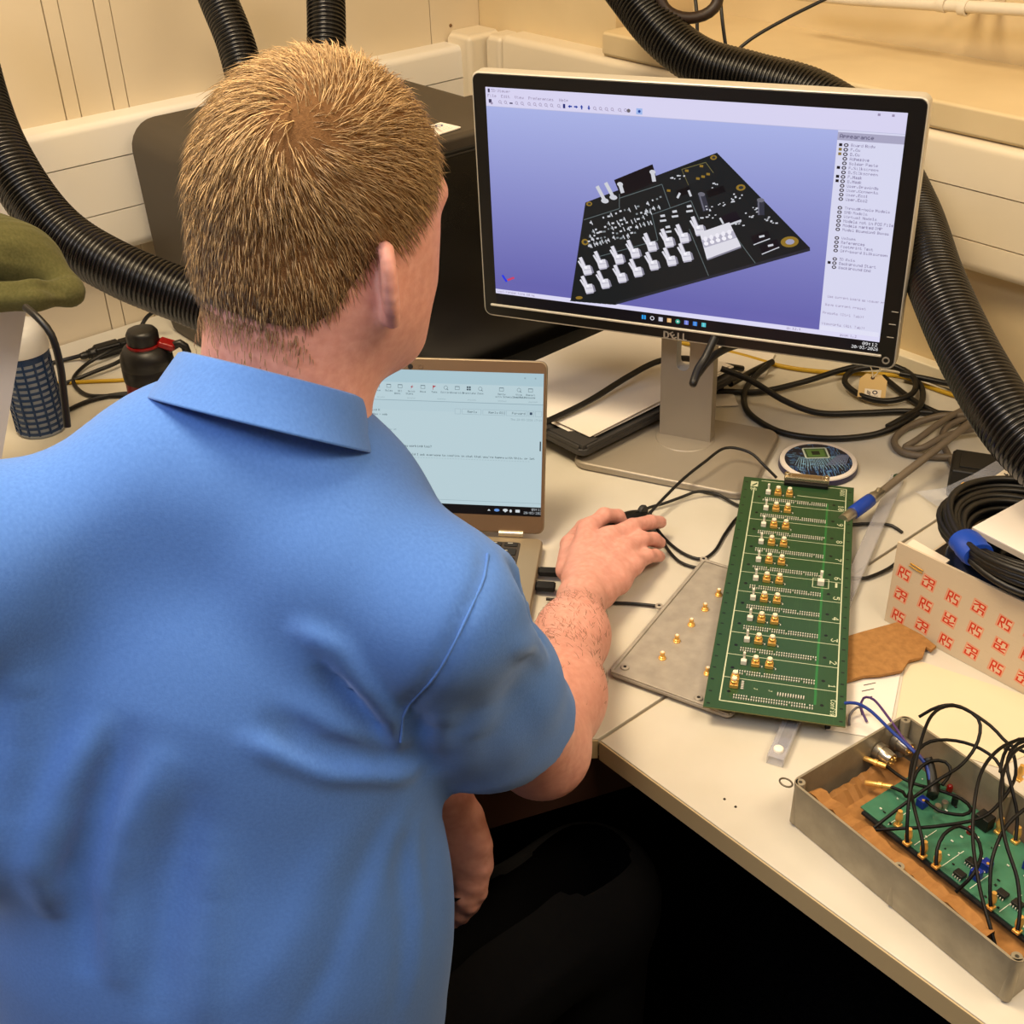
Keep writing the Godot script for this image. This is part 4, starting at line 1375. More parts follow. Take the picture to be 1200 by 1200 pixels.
	hat.fold(Vector3(-1.2933, 1.1187, -0.4105), Vector3(-1.2959, 1.0994, -0.4474), 0.0064, -0.0090)
	hat.fold(Vector3(-1.3507, 1.1511, -0.3853), Vector3(-1.3238, 1.1283, -0.4429), 0.0077, -0.0026)
	var wool := paint("olive_wool", Color(0.36, 0.35, 0.215), 0.95, 0.0, 0.2)
	wool.rim_enabled = true
	wool.rim = 0.35
	textured(wool, noise_tex(0.12, Color(0.75, 0.75, 0.7), Color(1, 1, 1), 512, 3), 4.0)
	bumpy(wool, rib_tex(), 0.10)
	var hs := Shape.new()
	hat.net(hs, hp - Vector3(0.21, 0.13, 0.21), hp + Vector3(0.21, 0.13, 0.21), 0.006)
	single("woolly_hat", hs, wool, "olive green woolly hat with rolled brim lying on the white case", "hat")
	# mains lead from the tub side, connector and loops on the desk
	cable("mains_lead", [Vector3(-1.1964, 1.133, -0.3742), Vector3(-1.175, 1.128, -0.3764), Vector3(-1.1595, 1.1134, -0.3804), Vector3(-1.157, 1.0833, -0.3811), Vector3(-1.1601, 1.0476, -0.3786), Vector3(-1.1585, 1.0126, -0.3735)], 0.0038, paint("lead_black", Color.WHITE), "black lead curving down beside the blue tub", "cable")
	var pc := thing("kettle_plug", "black moulded mains connector lying on the desk left of the bottle", "plug", Vector3(-1.8745, 0.752, -0.694))
	var dir := (Vector3(-1.8733, 0.752, -0.7239) - Vector3(-1.8777, 0.752, -0.6624)).normalized()
	var pb := Basis(dir, Vector3.UP, dir.cross(Vector3.UP))
	part("body", Shape.new().at(Transform3D(pb, Vector3.ZERO)).box(Vector3(0.006, 0, 0), Vector3(0.045, 0.020, 0.024), 0.004), blk, pc)
	part("strain_relief", Shape.new().at(Transform3D(pb * Basis(Vector3(0, 0, 1), PI / 2), Vector3.ZERO)).lathe([Vector2(0.0, 0.014), Vector2(0.0095, 0.014), Vector2(0.0085, 0.024), Vector2(0.007, 0.024), Vector2(0.0075, 0.028), Vector2(0.006, 0.028), Vector2(0.0065, 0.033), Vector2(0.005, 0.040), Vector2(0, 0.040)], 16), blk, pc)
	part("nose", Shape.new().at(Transform3D(pb, Vector3.ZERO)).box(Vector3(0.036, 0, 0), Vector3(0.018, 0.016, 0.020), 0.002), blk, pc)
	var lead := paint("lead_black", Color.WHITE)
	cable("mains_lead", [Vector3(-1.8818, 0.751, -0.6611), Vector3(-1.8991, 0.745, -0.6333), Vector3(-1.9051, 0.745, -0.5994), Vector3(-1.9098, 0.745, -0.5582)], 0.0035, lead, "black lead running left from the mains connector", "cable", "black leads on the left desk")
	cable("mains_lead", [Vector3(-1.8663, 0.75, -0.7324), Vector3(-1.8535, 0.756, -0.694), Vector3(-1.8493, 0.748, -0.6486), Vector3(-1.8155, 0.745, -0.6123), Vector3(-1.7584, 0.744, -0.6063), Vector3(-1.7266, 0.744, -0.6312), Vector3(-1.7021, 0.744, -0.6652), Vector3(-1.6977, 0.744, -0.6994)], 0.0032, lead, "black lead looped flat on the desk below the mains connector", "cable", "black leads on the left desk")
	cable("mains_lead", [Vector3(-1.821, 0.744, -0.5705), Vector3(-1.8175, 0.744, -0.6044), Vector3(-1.8134, 0.749, -0.647), Vector3(-1.8207, 0.752, -0.703), Vector3(-1.875, 0.756, -0.7534), Vector3(-1.8843, 0.78, -0.7818), Vector3(-1.8602, 0.8, -0.8018)], 0.0034, lead, "black lead rising from the desk to the old monitor", "cable", "black leads on the left desk")
	cable("mains_lead", [Vector3(-1.7139, 0.744, -0.5314), Vector3(-1.7285, 0.744, -0.5718), Vector3(-1.7325, 0.744, -0.6084), Vector3(-1.7209, 0.744, -0.6456), Vector3(-1.6935, 0.744, -0.6826)], 0.0034, lead, "black lead in front of the yellow cable by the man's shoulder", "cable", "black leads on the left desk")
	cable("yellow_cable", [Vector3(-1.8559, 0.743, -0.5498), Vector3(-1.8263, 0.743, -0.5937), Vector3(-1.7936, 0.743, -0.6365), Vector3(-1.7609, 0.743, -0.6794), Vector3(-1.7366, 0.743, -0.7267), Vector3(-1.6637, 0.743, -0.8565)], 0.0032, paint("cable_yellow", Color(0.75, 0.60, 0.08), 0.45), "yellow cable lying across the left desk behind the bottle", "cable")


func rib_tex() -> ImageTexture:
	var im := Image.create(256, 256, false, Image.FORMAT_L8)
	for y in 256:
		for x in 256:
			var a := 0.5 + 0.5 * sin(TAU * x / 16.0)
			var b := 0.5 + 0.5 * sin(TAU * (y / 12.0 + (0.5 if (x / 16) % 2 else 0.0)))
			var v := pow(a, 0.6) * 0.75 + 0.25 * b * a
			im.set_pixel(x, y, Color(v, v, v))
	return ImageTexture.create_from_image(im)


func build_tray() -> void:
	var grey := paint("tray_grey", Color(0.21, 0.205, 0.205), 0.5)
	var dark := paint("tray_dark", Color(0.06, 0.055, 0.05), 0.6)
	var paper := paint("paper_white", Color(0.90, 0.87, 0.83), 0.7)
	# a lever folder with loose sheets on it
	var a := Vector3(-1.061, 0.774, -1.0139)
	var b := Vector3(-1.1346, 0.774, -1.0131)
	var c := Vector3(-1.0657, 0.774, -1.2003)
	var u := (c - a).normalized()
	var v := Vector3.UP.cross(u)
	if v.dot(b - a) < 0.0:
		v = -v
	var bx := Basis(u, Vector3.UP, u.cross(Vector3.UP))
	var side := v.dot(u.cross(Vector3.UP))
	var t := thing("document_tray", "grey document tray under a stack of white sheets behind the laptop", "tray", Vector3(a.x, 0.74, a.z), bx)
	var w := 0.245
	var l := 0.34
	part("bottom", Shape.new().slab(roundrect(l, w, 0.012, 4, Vector2(l * 0.5, side * w * 0.5)), 0.020, 0.030, 0.002), grey, t)
	part("base", Shape.new().slab(roundrect(l - 0.04, w - 0.03, 0.008, 4, Vector2(l * 0.5 + 0.004, side * w * 0.5)), 0.0, 0.021, 0.002), dark, t)
	part("lip", Shape.new().box(Vector3(l * 0.5, 0.0315, side * 0.003), Vector3(l - 0.02, 0.007, 0.005), 0.002), grey, t)
	part("lip", Shape.new().box(Vector3(0.003, 0.0315, side * w * 0.5), Vector3(0.005, 0.007, w - 0.02), 0.002), grey, t)
	var thumb := PackedVector2Array()
	for q in [Vector2(0.004, 0.004), Vector2(0.034, 0.004), Vector2(0.036, 0.020), Vector2(0.026, 0.032), Vector2(0.028, 0.042), Vector2(0.018, 0.050), Vector2(0.020, 0.060), Vector2(0.004, 0.075)]:
		thumb.append(Vector2(q.x, q.y * side))
	part("corner_ledge", Shape.new().slab(thumb, 0.030, 0.0365, 0.001), grey, t)
	var names := ["white sheet topmost of the stack on the grey tray", "white sheet second in the stack, jutting out to the right", "white sheets at the bottom of the stack on the tray"]
	for i in 3:
		var q: Array = [[0.178, 0.128, 0.0385, 0.02], [0.186, 0.130, 0.0352, -0.02], [0.176, 0.126, 0.0345, 0.0]][i]
		var s := Shape.new().at(Transform3D(bx * Basis(Vector3.UP, q[3]), t.position + bx * Vector3(q[0], 0, side * q[1])))
		s.slab(roundrect(0.310, 0.226, 0.001, 1), q[2], q[2] + [0.001, 0.0022, 0.0006][i], 0.0002)
		single("paper_sheet", s, paper, names[i], "paper", "sheets on the tray")
	# loose white leaflet behind the column
	var lf := Shape.new().at(Transform3D(Basis(Vector3.UP, 0.5), Vector3(-1.1429, 0.74, -1.4206)))
	lf.slab(roundrect(0.12, 0.09, 0.001, 1), 0.002, 0.005, 0.0004)
	single("leaflet", lf, paper, "small white leaflet on the desk behind the monitor stand", "paper")
	var lf2 := Shape.new().at(Transform3D(Basis(Vector3.UP, 0.9), Vector3(-1.083, 0.74, -1.3001)))
	lf2.slab(roundrect(0.075, 0.055, 0.001, 1), 0.001, 0.003, 0.0004)
	single("leaflet", lf2, paper, "white folded leaflet beside the base of the monitor stand", "paper")


func build_small_desk_things() -> void:
	# coaster with a printed circuit picture
	var c := thing("coaster", "round white coaster printed with a blue circuit pattern and green chip", "coaster", Vector3(-0.8489, 0.74, -1.2561))
	var rim := paint("coaster_side", Color(0.13, 0.12, 0.30), 0.4)
	var top := paint("coaster_top", Color(0.90, 0.87, 0.84), 0.35)
	part("side", Shape.new().lathe([Vector2(0, 0), Vector2(0.0525, 0), Vector2(0.0535, 0.0015), Vector2(0.0525, 0.0085), Vector2(0, 0.0085)], 56), rim, c)
	part("rim", Shape.new().lathe([Vector2(0.0, 0.0084), Vector2(0.0522, 0.0084), Vector2(0.0515, 0.0102), Vector2(0.0455, 0.0106), Vector2(0.0452, 0.0098), Vector2(0, 0.0098)], 56), top, c)
	var im := Image.create(512, 512, false, Image.FORMAT_RGB8)
	im.fill(Color(0.05, 0.08, 0.17))
	rng.seed = 21
	for i in 260:
		var p := Vector2(rng.randf_range(0, 512), rng.randf_range(0, 512))
		var col := Color(0.16, 0.35, 0.66).lerp(Color(0.45, 0.68, 0.86), rng.randf())
		if p.x < 250 and p.y < 330 or rng.randf() < 0.3:
			im.fill_rect(Rect2i(int(p.x), int(p.y), rng.randi_range(8, 40), rng.randi_range(6, 18)).intersection(Rect2i(0, 0, 512, 512)), col.darkened(rng.randf() * 0.5))
		else:
			line(im, p, p + Vector2(0, rng.randf_range(20, 90)), 4, col)
	for i in 34:
		var x := 120 + i * 8.5
		line(im, Vector2(x, 200), Vector2(x + (x - 256) * 0.4, 320 + (i * 37) % 90), 3.5, Color(0.55, 0.75, 0.88))
	for i in 8:
		poly_fill(im, [Vector2(300 + i * 20, 330), Vector2(420 + i * 12, 180), Vector2(428 + i * 12, 188), Vector2(308 + i * 20, 338)], Color(0.40, 0.46, 0.60))
	var chip := [Vector2(176, 60), Vector2(344, 60), Vector2(356, 72), Vector2(356, 210), Vector2(344, 224), Vector2(176, 224), Vector2(164, 210), Vector2(164, 72)]
	poly_fill(im, chip, Color(0.78, 0.84, 0.80))
	im.fill_rect(Rect2i(178, 74, 164, 136), Color(0.22, 0.36, 0.20))
	im.fill_rect(Rect2i(194, 86, 132, 112), Color(0.35, 0.52, 0.26))
	im.fill_rect(Rect2i(228, 112, 62, 58), Color(0.10, 0.17, 0.11))
	var disc := Shape.new()
	var cr := Vector3(0.653, 0, -0.757).normalized()
	var cf := Vector3(0.757, 0, 0.653).normalized()
	var mid := disc.vert(Vector3(0, 0.0102, 0), Vector3.UP, Vector2(0.5, 0.5))
	var ids := []
	for i in 57:
		var a := TAU * i / 56.0
		ids.append(disc.vert(Vector3(0, 0.0102, 0) + (cr * cos(a) + cf * sin(a)) * 0.0455, Vector3.UP, Vector2(0.5 + 0.5 * cos(a), 0.5 + 0.5 * sin(a))))
	for i in 56:
		disc.tri(mid, ids[i], ids[i + 1])
	part("circuit_print", disc, image_mat("coaster_print", im, 0.3), c)

	# mouse under the hand
	var mp := Vector3(-0.9036, 0.74, -0.9418)
	var md := (Vector3(-0.9, 0.74, -1.0243) - Vector3(-0.8955, 0.74, -0.9336)).normalized()
	var mouse := Field.new()
	var side := md.cross(Vector3.UP)
	var mb := Basis(side, Vector3.UP, -md)
	mouse.ball(Vector3(0, 0.006, 0), Vector3(0.028, 0.026, 0.046), Basis.IDENTITY, 0.01)
	mouse.cuts.append(Plane(Vector3.DOWN, 0.0))
	mouse.cut_round = 0.004
	var ms := Shape.new()
	mouse.net(ms, Vector3(-0.04, -0.005, -0.06), Vector3(0.04, 0.04, 0.06), 0.003)
	var mt := thing("mouse", "small black mouse under the man's right hand", "mouse", mp, mb)
	var mk := paint("mouse_black", Color(0.025, 0.024, 0.024), 0.4)
	part("shell", ms, mk, mt)
	part("wheel", Shape.new().at(Transform3D(Basis(Vector3(0, 0, 1), PI / 2), Vector3(0, 0.027, -0.028))).lathe([Vector2(0, -0.003), Vector2(0.0075, -0.003), Vector2(0.0085, 0), Vector2(0.0075, 0.003), Vector2(0, 0.003)], 18), paint("wheel_grey", Color(0.15, 0.15, 0.15), 0.6), mt)
	part("button_gap", Shape.new().box(Vector3(0, 0.0295, -0.018), Vector3(0.0012, 0.003, 0.03), 0.0003), paint("gap_black", Color(0.008, 0.008, 0.008), 0.8), mt)
	# clear tube for chips lying under the board
	var clear := paint("clear_plastic", Color(0.82, 0.82, 0.85, 0.22), 0.12, 0.0, 0.5)
	clear.transparency = BaseMaterial3D.TRANSPARENCY_ALPHA
	var e0 := Vector3(-0.5211, 0.746, -0.7608)
	var e1 := Vector3(-0.7523, 0.746, -1.3013)
	var d := (e1 - e0).normalized()
	var bt := Basis(d.cross(Vector3.UP), Vector3.UP, -d)
	var ct := thing("chip_tube", "long clear plastic chip tube lying under the green board", "tube", (e0 + e1) * 0.5 + Vector3(0, -0.006, 0), bt)
	var len_ := e0.distance_to(e1)
	part("wall", Shape.new().box(Vector3(-0.008, 0.0055, 0), Vector3(0.0012, 0.011, len_), 0.0004), clear, ct)
	part("wall", Shape.new().box(Vector3(0.008, 0.0055, 0), Vector3(0.0012, 0.011, len_), 0.0004), clear, ct)
	part("roof", Shape.new().box(Vector3(0, 0.0105, 0), Vector3(0.0160, 0.0012, len_), 0.0004), clear, ct)
	part("floor_strip", Shape.new().box(Vector3(0, 0.0010, 0), Vector3(0.0160, 0.0012, len_), 0.0004), clear, ct)
	part("stopper", Shape.new().at(Transform3D(Basis.IDENTITY, Vector3(0, 0.0112, len_ * 0.5 - 0.011))).lathe([Vector2(0, 0), Vector2(0.005, 0), Vector2(0.005, 0.0025), Vector2(0.004, 0.0035), Vector2(0, 0.0035)], 18), paint("stopper_white", Color(0.95, 0.93, 0.88), 0.5), ct)
	part("stopper", Shape.new().at(Transform3D(Basis.IDENTITY, Vector3(0, 0.0075, -len_ * 0.5 + 0.006))).lathe([Vector2(0, 0), Vector2(0.0055, 0), Vector2(0.0055, 0.0045), Vector2(0.004, 0.006), Vector2(0, 0.006)], 18), paint("stopper_green", Color(0.03, 0.25, 0.15), 0.5), ct)
	part("chip", Shape.new().box(Vector3(0, 0.0045, len_ * 0.5 - 0.045), Vector3(0.0095, 0.005, 0.040), 0.0008), paint("chip_black", Color(0.02, 0.02, 0.022), 0.5), ct)
	# torn cardboard and papers
	var card := paint("brown_card", Color(0.66, 0.48, 0.26), 0.8)
	textured(card, noise_tex(0.03, Color(0.85, 0.83, 0.8), Color.WHITE, 512, 4), 6.0)
	var outline := [Vector3(-0.5923, 0.74, -0.9704), Vector3(-0.585, 0.74, -0.9918), Vector3(-0.5693, 0.74, -1.0339), Vector3(-0.5471, 0.74, -1.0374), Vector3(-0.5156, 0.74, -1.0294), Vector3(-0.5152, 0.74, -1.0189), Vector3(-0.5223, 0.74, -1.0199), Vector3(-0.5148, 0.74, -1.0022), Vector3(-0.5214, 0.74, -0.9865), Vector3(-0.5165, 0.74, -0.9667), Vector3(-0.5283, 0.74, -0.9435), Vector3(-0.5384, 0.74, -0.9304), Vector3(-0.5482, 0.74, -0.9034), Vector3(-0.5766, 0.74, -0.9265)]
	single("torn_cardboard", torn(outline, 0.004, 0.0075), card, "torn piece of brown cardboard beside the board's right edge", "cardboard")
	var crease := paint("card_crease", Color(0.25, 0.15, 0.06), 0.9)
	var paper := paint("paper_white", Color.WHITE)
	single("paper_sheet", torn([Vector3(-0.5285, 0.74, -0.9873), Vector3(-0.5519, 0.74, -0.9491), Vector3(-0.5654, 0.74, -0.8969), Vector3(-0.518, 0.74, -0.8389), Vector3(-0.4675, 0.74, -0.8719)], 0.0006, 0.0012), paper, "white paper sheet with pen marks under the torn cardboard", "paper")
	var tx := paint("pen_ink", Color(0.12, 0.10, 0.14), 0.7)
	var marks: Node3D = get_node("paper_sheet_003") if has_node("paper_sheet_003") else null
	if marks:
		for q in [[Vector3(-0.5334, 0.7414, -0.9232), Vector3(-0.5274, 0.7414, -0.9359)], [Vector3(-0.5289, 0.7414, -0.9139), Vector3(-0.5229, 0.7414, -0.9265)], [Vector3(-0.52, 0.7414, -0.9076), Vector3(-0.5168, 0.7414, -0.915)], [Vector3(-0.52, 0.7414, -0.8958), Vector3(-0.5066, 0.7414, -0.8831)]]:
			part("pen_mark", Shape.new().tube(q, 0.0006, 5, null, 0.4), tx, marks)
	single("paper_sheet", torn([Vector3(-0.531, 0.74, -0.9975), Vector3(-0.4122, 0.74, -1.0336), Vector3(-0.3473, 0.74, -1.0183), Vector3(-0.3728, 0.74, -0.9189), Vector3(-0.4684, 0.74, -0.882)], 0.0003, 0.0009), paint("paper_cream", Color(0.86, 0.80, 0.68), 0.6), "cream sheet lying flat between the carton and the metal box", "paper")
	# crumbs on the front desk
	for q in [Vector3(-0.5243, 0.74, -0.6905), Vector3(-0.5107, 0.74, -0.6907)]:
		single("crumb", Shape.new().at(Transform3D(Basis.IDENTITY, q)).lathe([Vector2(0, 0), Vector2(0.0014, 0), Vector2(0.0011, 0.0008), Vector2(0, 0.001)], 8), paint("crumb_dark", Color(0.15, 0.11, 0.08), 0.8), "tiny dark crumb near the front edge of the desk, " + ("closer to the board" if q.x < -0.517 else "nearer the metal box"), "crumb", "crumbs on the desk")


# a flat piece with this outline, from h0 to h1 above the desk
func torn(outline: Array, h0: float, h1: float) -> Shape:
	var p := PackedVector2Array()
	for q in outline:
		p.append(Vector2(q.x, q.z))
	return Shape.new().slab(p, 0.74 + h0, 0.74 + h1, 0.0002)


# ---------------------------------------------------------------- green board on the lid
func make_gold_plug(parent: Node3D, called: String, at: Transform3D, h := 1.0) -> MeshInstance3D:
	var gold := paint("gold", Color(0.95, 0.76, 0.42), 0.34, 0.6)
	var o := part(called, Shape.new().at(at).box(Vector3(0, 0.0025 * h, 0), Vector3(0.0088, 0.0050 * h, 0.0080), 0.0008), gold, parent)
	part("barrel", Shape.new().at(at).lathe([Vector2(0.0034, 0.0048 * h), Vector2(0.0030, 0.0060 * h), Vector2(0.0036, 0.0066 * h), Vector2(0.0036, 0.0086 * h), Vector2(0.0030, 0.0090 * h), Vector2(0.0030, 0.0104 * h), Vector2(0, 0.0104 * h)], 14), gold, o)
	part("socket", Shape.new().at(at).lathe([Vector2(0.0029, 0.0103 * h), Vector2(0.0027, 0.0122 * h), Vector2(0, 0.0124 * h)], 12), paint("socket_white", Color(0.92, 0.88, 0.78), 0.5), o)
	return o


func build_board() -> void:
	var w := 0.1411
	var l := 0.4634
	var fr4 := paint("board_side", Color(0.36, 0.36, 0.17), 0.5)
	var black := paint("pin_black", Color(0.015, 0.015, 0.015), 0.5)
	var tin := paint("tin", Color(0.90, 0.89, 0.84), 0.35, 0.35)
	var white := paint("plug_white", Color(0.90, 0.89, 0.84), 0.4)
	var t := thing("circuit_board", "long green circuit board with rows of gold and white sockets lying across the metal lid", "circuit board", Vector3(-0.685, 0.764, -0.9828), Basis(Vector3(0.8177, 0, -0.5756), Vector3(0, 1, 0), Vector3(0.5756, 0, 0.8177)))
	part("board", Shape.new().box(Vector3(0, -0.0008, 0), Vector3(w, 0.0016, l), 0.0003), fr4, t)
	# local x across, z along towards the man; print drawn at 4000 dots a metre
	var k := 3600.0
	var iw := int(w * k)
	var ih := int(l * k)
	var im := Image.create(iw, ih, false, Image.FORMAT_RGB8)
	im.fill(Color(0.16, 0.29, 0.165))
	rng.seed = 5
	for i in 240:
		var p := Vector2(rng.randf_range(80, iw - 30), rng.randf_range(20, ih))
		line(im, p, p + Vector2(0, rng.randf_range(30, 120)), 2.0, Color(0.175, 0.31, 0.18))
	var silk := Color(0.78, 0.80, 0.68)
	var at := func(q: Vector2) -> Vector2: return (q + Vector2(w, l) * 0.5) * k
	var x0 := -0.0555
	var x1 := 0.0610
	var ztop := -0.2255
	var zbot := 0.2185
	line(im, at.call(Vector2(x0 + 0.008, ztop)), at.call(Vector2(x1, ztop)), 4, silk)
	line(im, at.call(Vector2(x0, ztop + 0.02)), at.call(Vector2(x0, zbot)), 5, silk)
	line(im, at.call(Vector2(x1, ztop)), at.call(Vector2(x1, zbot)), 5, silk)
	line(im, at.call(Vector2(x0, zbot)), at.call(Vector2(x1, zbot)), 5, silk)
	# bright trace down the right side
	line(im, at.call(Vector2(0.0385, -0.185)), at.call(Vector2(0.0395, 0.205)), 9, Color(0.16, 0.45, 0.22))
	var pitch := 0.0388
	var rows := []
	for i in 10:
		rows.append(-0.1955 + i * pitch)
	var names := ["AUX", "10", "9", "8", "7", "6", "5", "4", "3", "2", "1"]
	for i in 11:
		var z: float = -0.1955 + i * pitch
		if i > 0:
			line(im, at.call(Vector2(x0, -0.170 + (i - 1) * 0.0389)), at.call(Vector2(x1, -0.170 + (i - 1) * 0.0389)), 3, silk)
		write(im, names[i], at.call(Vector2(0.0592, -0.2193 + i * 0.0389 - (0.0033 if names[i].length() > 1 else 0.0))), 3.8 if i else 3.0, silk, Vector2(0, 1), Vector2(-1, 0), 0.25)
		for q in [Vector2(-0.019, z - 0.001), Vector2(-0.004, z - 0.001)]:
			write(im, "J", at.call(q), 2.0, silk, Vector2(0, 1), Vector2(-1, 0))
		oval(im, at.call(Vector2(0.0465, z + 0.012)), 7, 7, Color(0.02, 0.03, 0.02))
		oval(im, at.call(Vector2(-0.0475, z + 0.010)), 7, 7, Color(0.02, 0.03, 0.02))
	line(im, at.call(Vector2(0.0, -0.1975)), at.call(Vector2(x1, -0.1960)), 4, silk)
	write(im, "Config", at.call(Vector2(0.0600, 0.1935)), 2.5, silk, Vector2(0, 1), Vector2(-1, 0), 0.2)
	# box round the single white plug near 6 and its mark
	var bz := -0.0100
	for q in [[Vector2(0.028, bz - 0.008), Vector2(0.028, bz + 0.010)], [Vector2(0.028, bz - 0.008), Vector2(0.046, bz - 0.008)], [Vector2(0.028, bz + 0.010), Vector2(0.046, bz + 0.010)], [Vector2(0.046, bz - 0.008), Vector2(0.046, bz + 0.010)]]:
		line(im, at.call(q[0]), at.call(q[1]), 3, silk)
	line(im, at.call(Vector2(0.0545, bz - 0.003)), at.call(Vector2(0.0545, bz + 0.006)), 9, silk)
	# logo block top left
	var lp: Vector2 = at.call(Vector2(-0.0605, -0.222))
	im.fill_rect(Rect2i(int(lp.x), int(lp.y), 34, 46), silk)
	poly_fill(im, [lp + Vector2(4, 36), lp + Vector2(28, 8), lp + Vector2(30, 20), lp + Vector2(12, 40)], Color(0.16, 0.29, 0.165))
	for i in 6:
		line(im, lp + Vector2(3 + i * 5, 50 + (i % 3) * 6), lp + Vector2(3 + i * 5, 72 + (i % 2) * 10), 3, silk)
	# row of notches near both long edges
	for i in 24:
		var z := -l * 0.5 + 0.012 + i * 0.0193
		im.fill_rect(Rect2i(at.call(Vector2(-w * 0.5 + 0.0030, z)) as Vector2i, Vector2i(12, 7)), Color(0.02, 0.03, 0.02))
		im.fill_rect(Rect2i(at.call(Vector2(w * 0.5 - 0.0062, z)) as Vector2i, Vector2i(12, 7)), Color(0.02, 0.03, 0.02))
	var mask := image_mat("board_print", im, 0.36, 0.5)
	part("solder_mask", picture(Shape.new().at(Transform3D(Basis(Vector3.RIGHT, -PI / 2), Vector3(0, 0.00005, 0))), w - 0.0006, l - 0.0006), mask, t)
	# pins: two rows of 32 below each row of sockets
	for i in 12:
		var z: float = -0.1800 + i * 0.0389
		if i == 10:
			z = 0.2095
		if i == 11:
			continue
		var pins := Shape.new()
		for c in 32:
			for r in 2:
				if (c * 7 + r * 3 + i * 5) % 23 == 0:
					continue
				pins.box(Vector3(-0.0415 + c * 0.00254, 0.0010, z + r * 0.0042 - 0.0012), Vector3(0.0014, 0.0020, 0.0018), 0.0003)
		var pp := part("pin_row", pins, tin, t)
		pp.set_meta("kind", "stuff")
	var ic := Shape.new()
	for c in 11:
		ic.box(Vector3(0.002 + c * 0.0026, 0.0010, 0.1975), Vector3(0.0012, 0.0020, 0.0050), 0.0003)
	part("pin_row", ic, tin, t).set_meta("kind", "stuff")
	# sockets
	for i in 10:
		var z: float = rows[i]
		white_plug(t, Vector3(-0.0365, 0, z), white)
		make_gold_plug(t, "gold_socket", Transform3D(Basis.IDENTITY, Vector3(-0.0242, 0, z + 0.0012)))
		make_gold_plug(t, "gold_socket", Transform3D(Basis.IDENTITY, Vector3(-0.0098, 0, z + 0.0012)))
		for q in [Vector3(-0.0172, 0.0006, z + 0.003), Vector3(-0.0030, 0.0006, z + 0.004)]:
			part("small_chip", Shape.new().box(q, Vector3(0.0012, 0.0012, 0.0024), 0.0003), tin, t)
	white_plug(t, Vector3(0.0370, 0, bz + 0.002), white, 1.25)
	make_gold_plug(t, "gold_socket", Transform3D(Basis.IDENTITY, Vector3(-0.0430, 0, 0.1840)))
	make_gold_plug(t, "gold_socket", Transform3D(Basis.IDENTITY, Vector3(-0.0430, 0, 0.1940)))
	for r in 5:
		part("small_chip", Shape.new().box(Vector3(-0.0345, 0.0008, 0.1850 + r * 0.0028), Vector3(0.0030, 0.0014, 0.0014), 0.0003), tin, t)
	# shrouded connector on the far edge
	var steel := paint("connector_shell", Color(0.80, 0.74, 0.62), 0.25, 0.85)
	var cz := -l * 0.5 + 0.0015
	var cx := 0.0098
	var cn := part("edge_connector", Shape.new().box(Vector3(cx, 0.0030, cz + 0.005), Vector3(0.056, 0.0055, 0.014), 0.001), black, t)
	part("metal_shell", Shape.new().box(Vector3(cx, 0.0082, cz + 0.001), Vector3(0.0570, 0.0060, 0.0125), 0.0012), steel, cn)
	part("slot", Shape.new().box(Vector3(cx, 0.0114, cz + 0.001), Vector3(0.038, 0.0014, 0.0042), 0.0004), paint("slot_tan", Color(0.45, 0.36, 0.22), 0.5), cn)
	for sx in [-0.0250, 0.0250]:
		part("jack_screw", Shape.new().at(Transform3D(Basis.IDENTITY, Vector3(cx + sx, 0.0095, cz + 0.001))).lathe([Vector2(0.0038, 0), Vector2(0.0038, 0.0040), Vector2(0.0030, 0.0048), Vector2(0.0016, 0.0048), Vector2(0.0016, 0.0030), Vector2(0, 0.0030)], 6), steel, cn)
	# legs of the sockets below, which hold the board off the lid
	for q in [Vector3(-0.055, 0, -0.21), Vector3(0.055, 0, -0.21), Vector3(-0.050, 0, 0.2), Vector3(0.055, 0, 0.21), Vector3(0.055, 0, 0.0)]:
		part("spacer", Shape.new().at(Transform3D(Basis.IDENTITY, q + Vector3(0, -0.0016, 0))).lathe([Vector2(0, 0), Vector2(0.003, 0), Vector2(0.003, -0.0222 + (0.010 if q.x < -0.052 or q.z > 0.15 and q.x < 0 else 0.0)), Vector2(0, -0.0222 + (0.010 if q.x < -0.052 or q.z > 0.15 and q.x < 0 else 0.0))], 12), black, t)


func white_plug(t: Node3D, p: Vector3, white: Material, k := 1.0) -> void:
	var o := part("white_socket", Shape.new().box(p + Vector3(0, 0.0028, 0.0014) * k, Vector3(0.0062, 0.0056, 0.0052) * k, 0.0006), white, t)
	part("latch", Shape.new().box(p + Vector3(0, 0.0048, -0.0038) * k, Vector3(0.0024, 0.0096, 0.0044) * k, 0.0005), white, o)
	part("latch", Shape.new().box(p + Vector3(0, 0.0110, -0.0028) * k, Vector3(0.0028, 0.0030, 0.0032) * k, 0.0005), white, o)


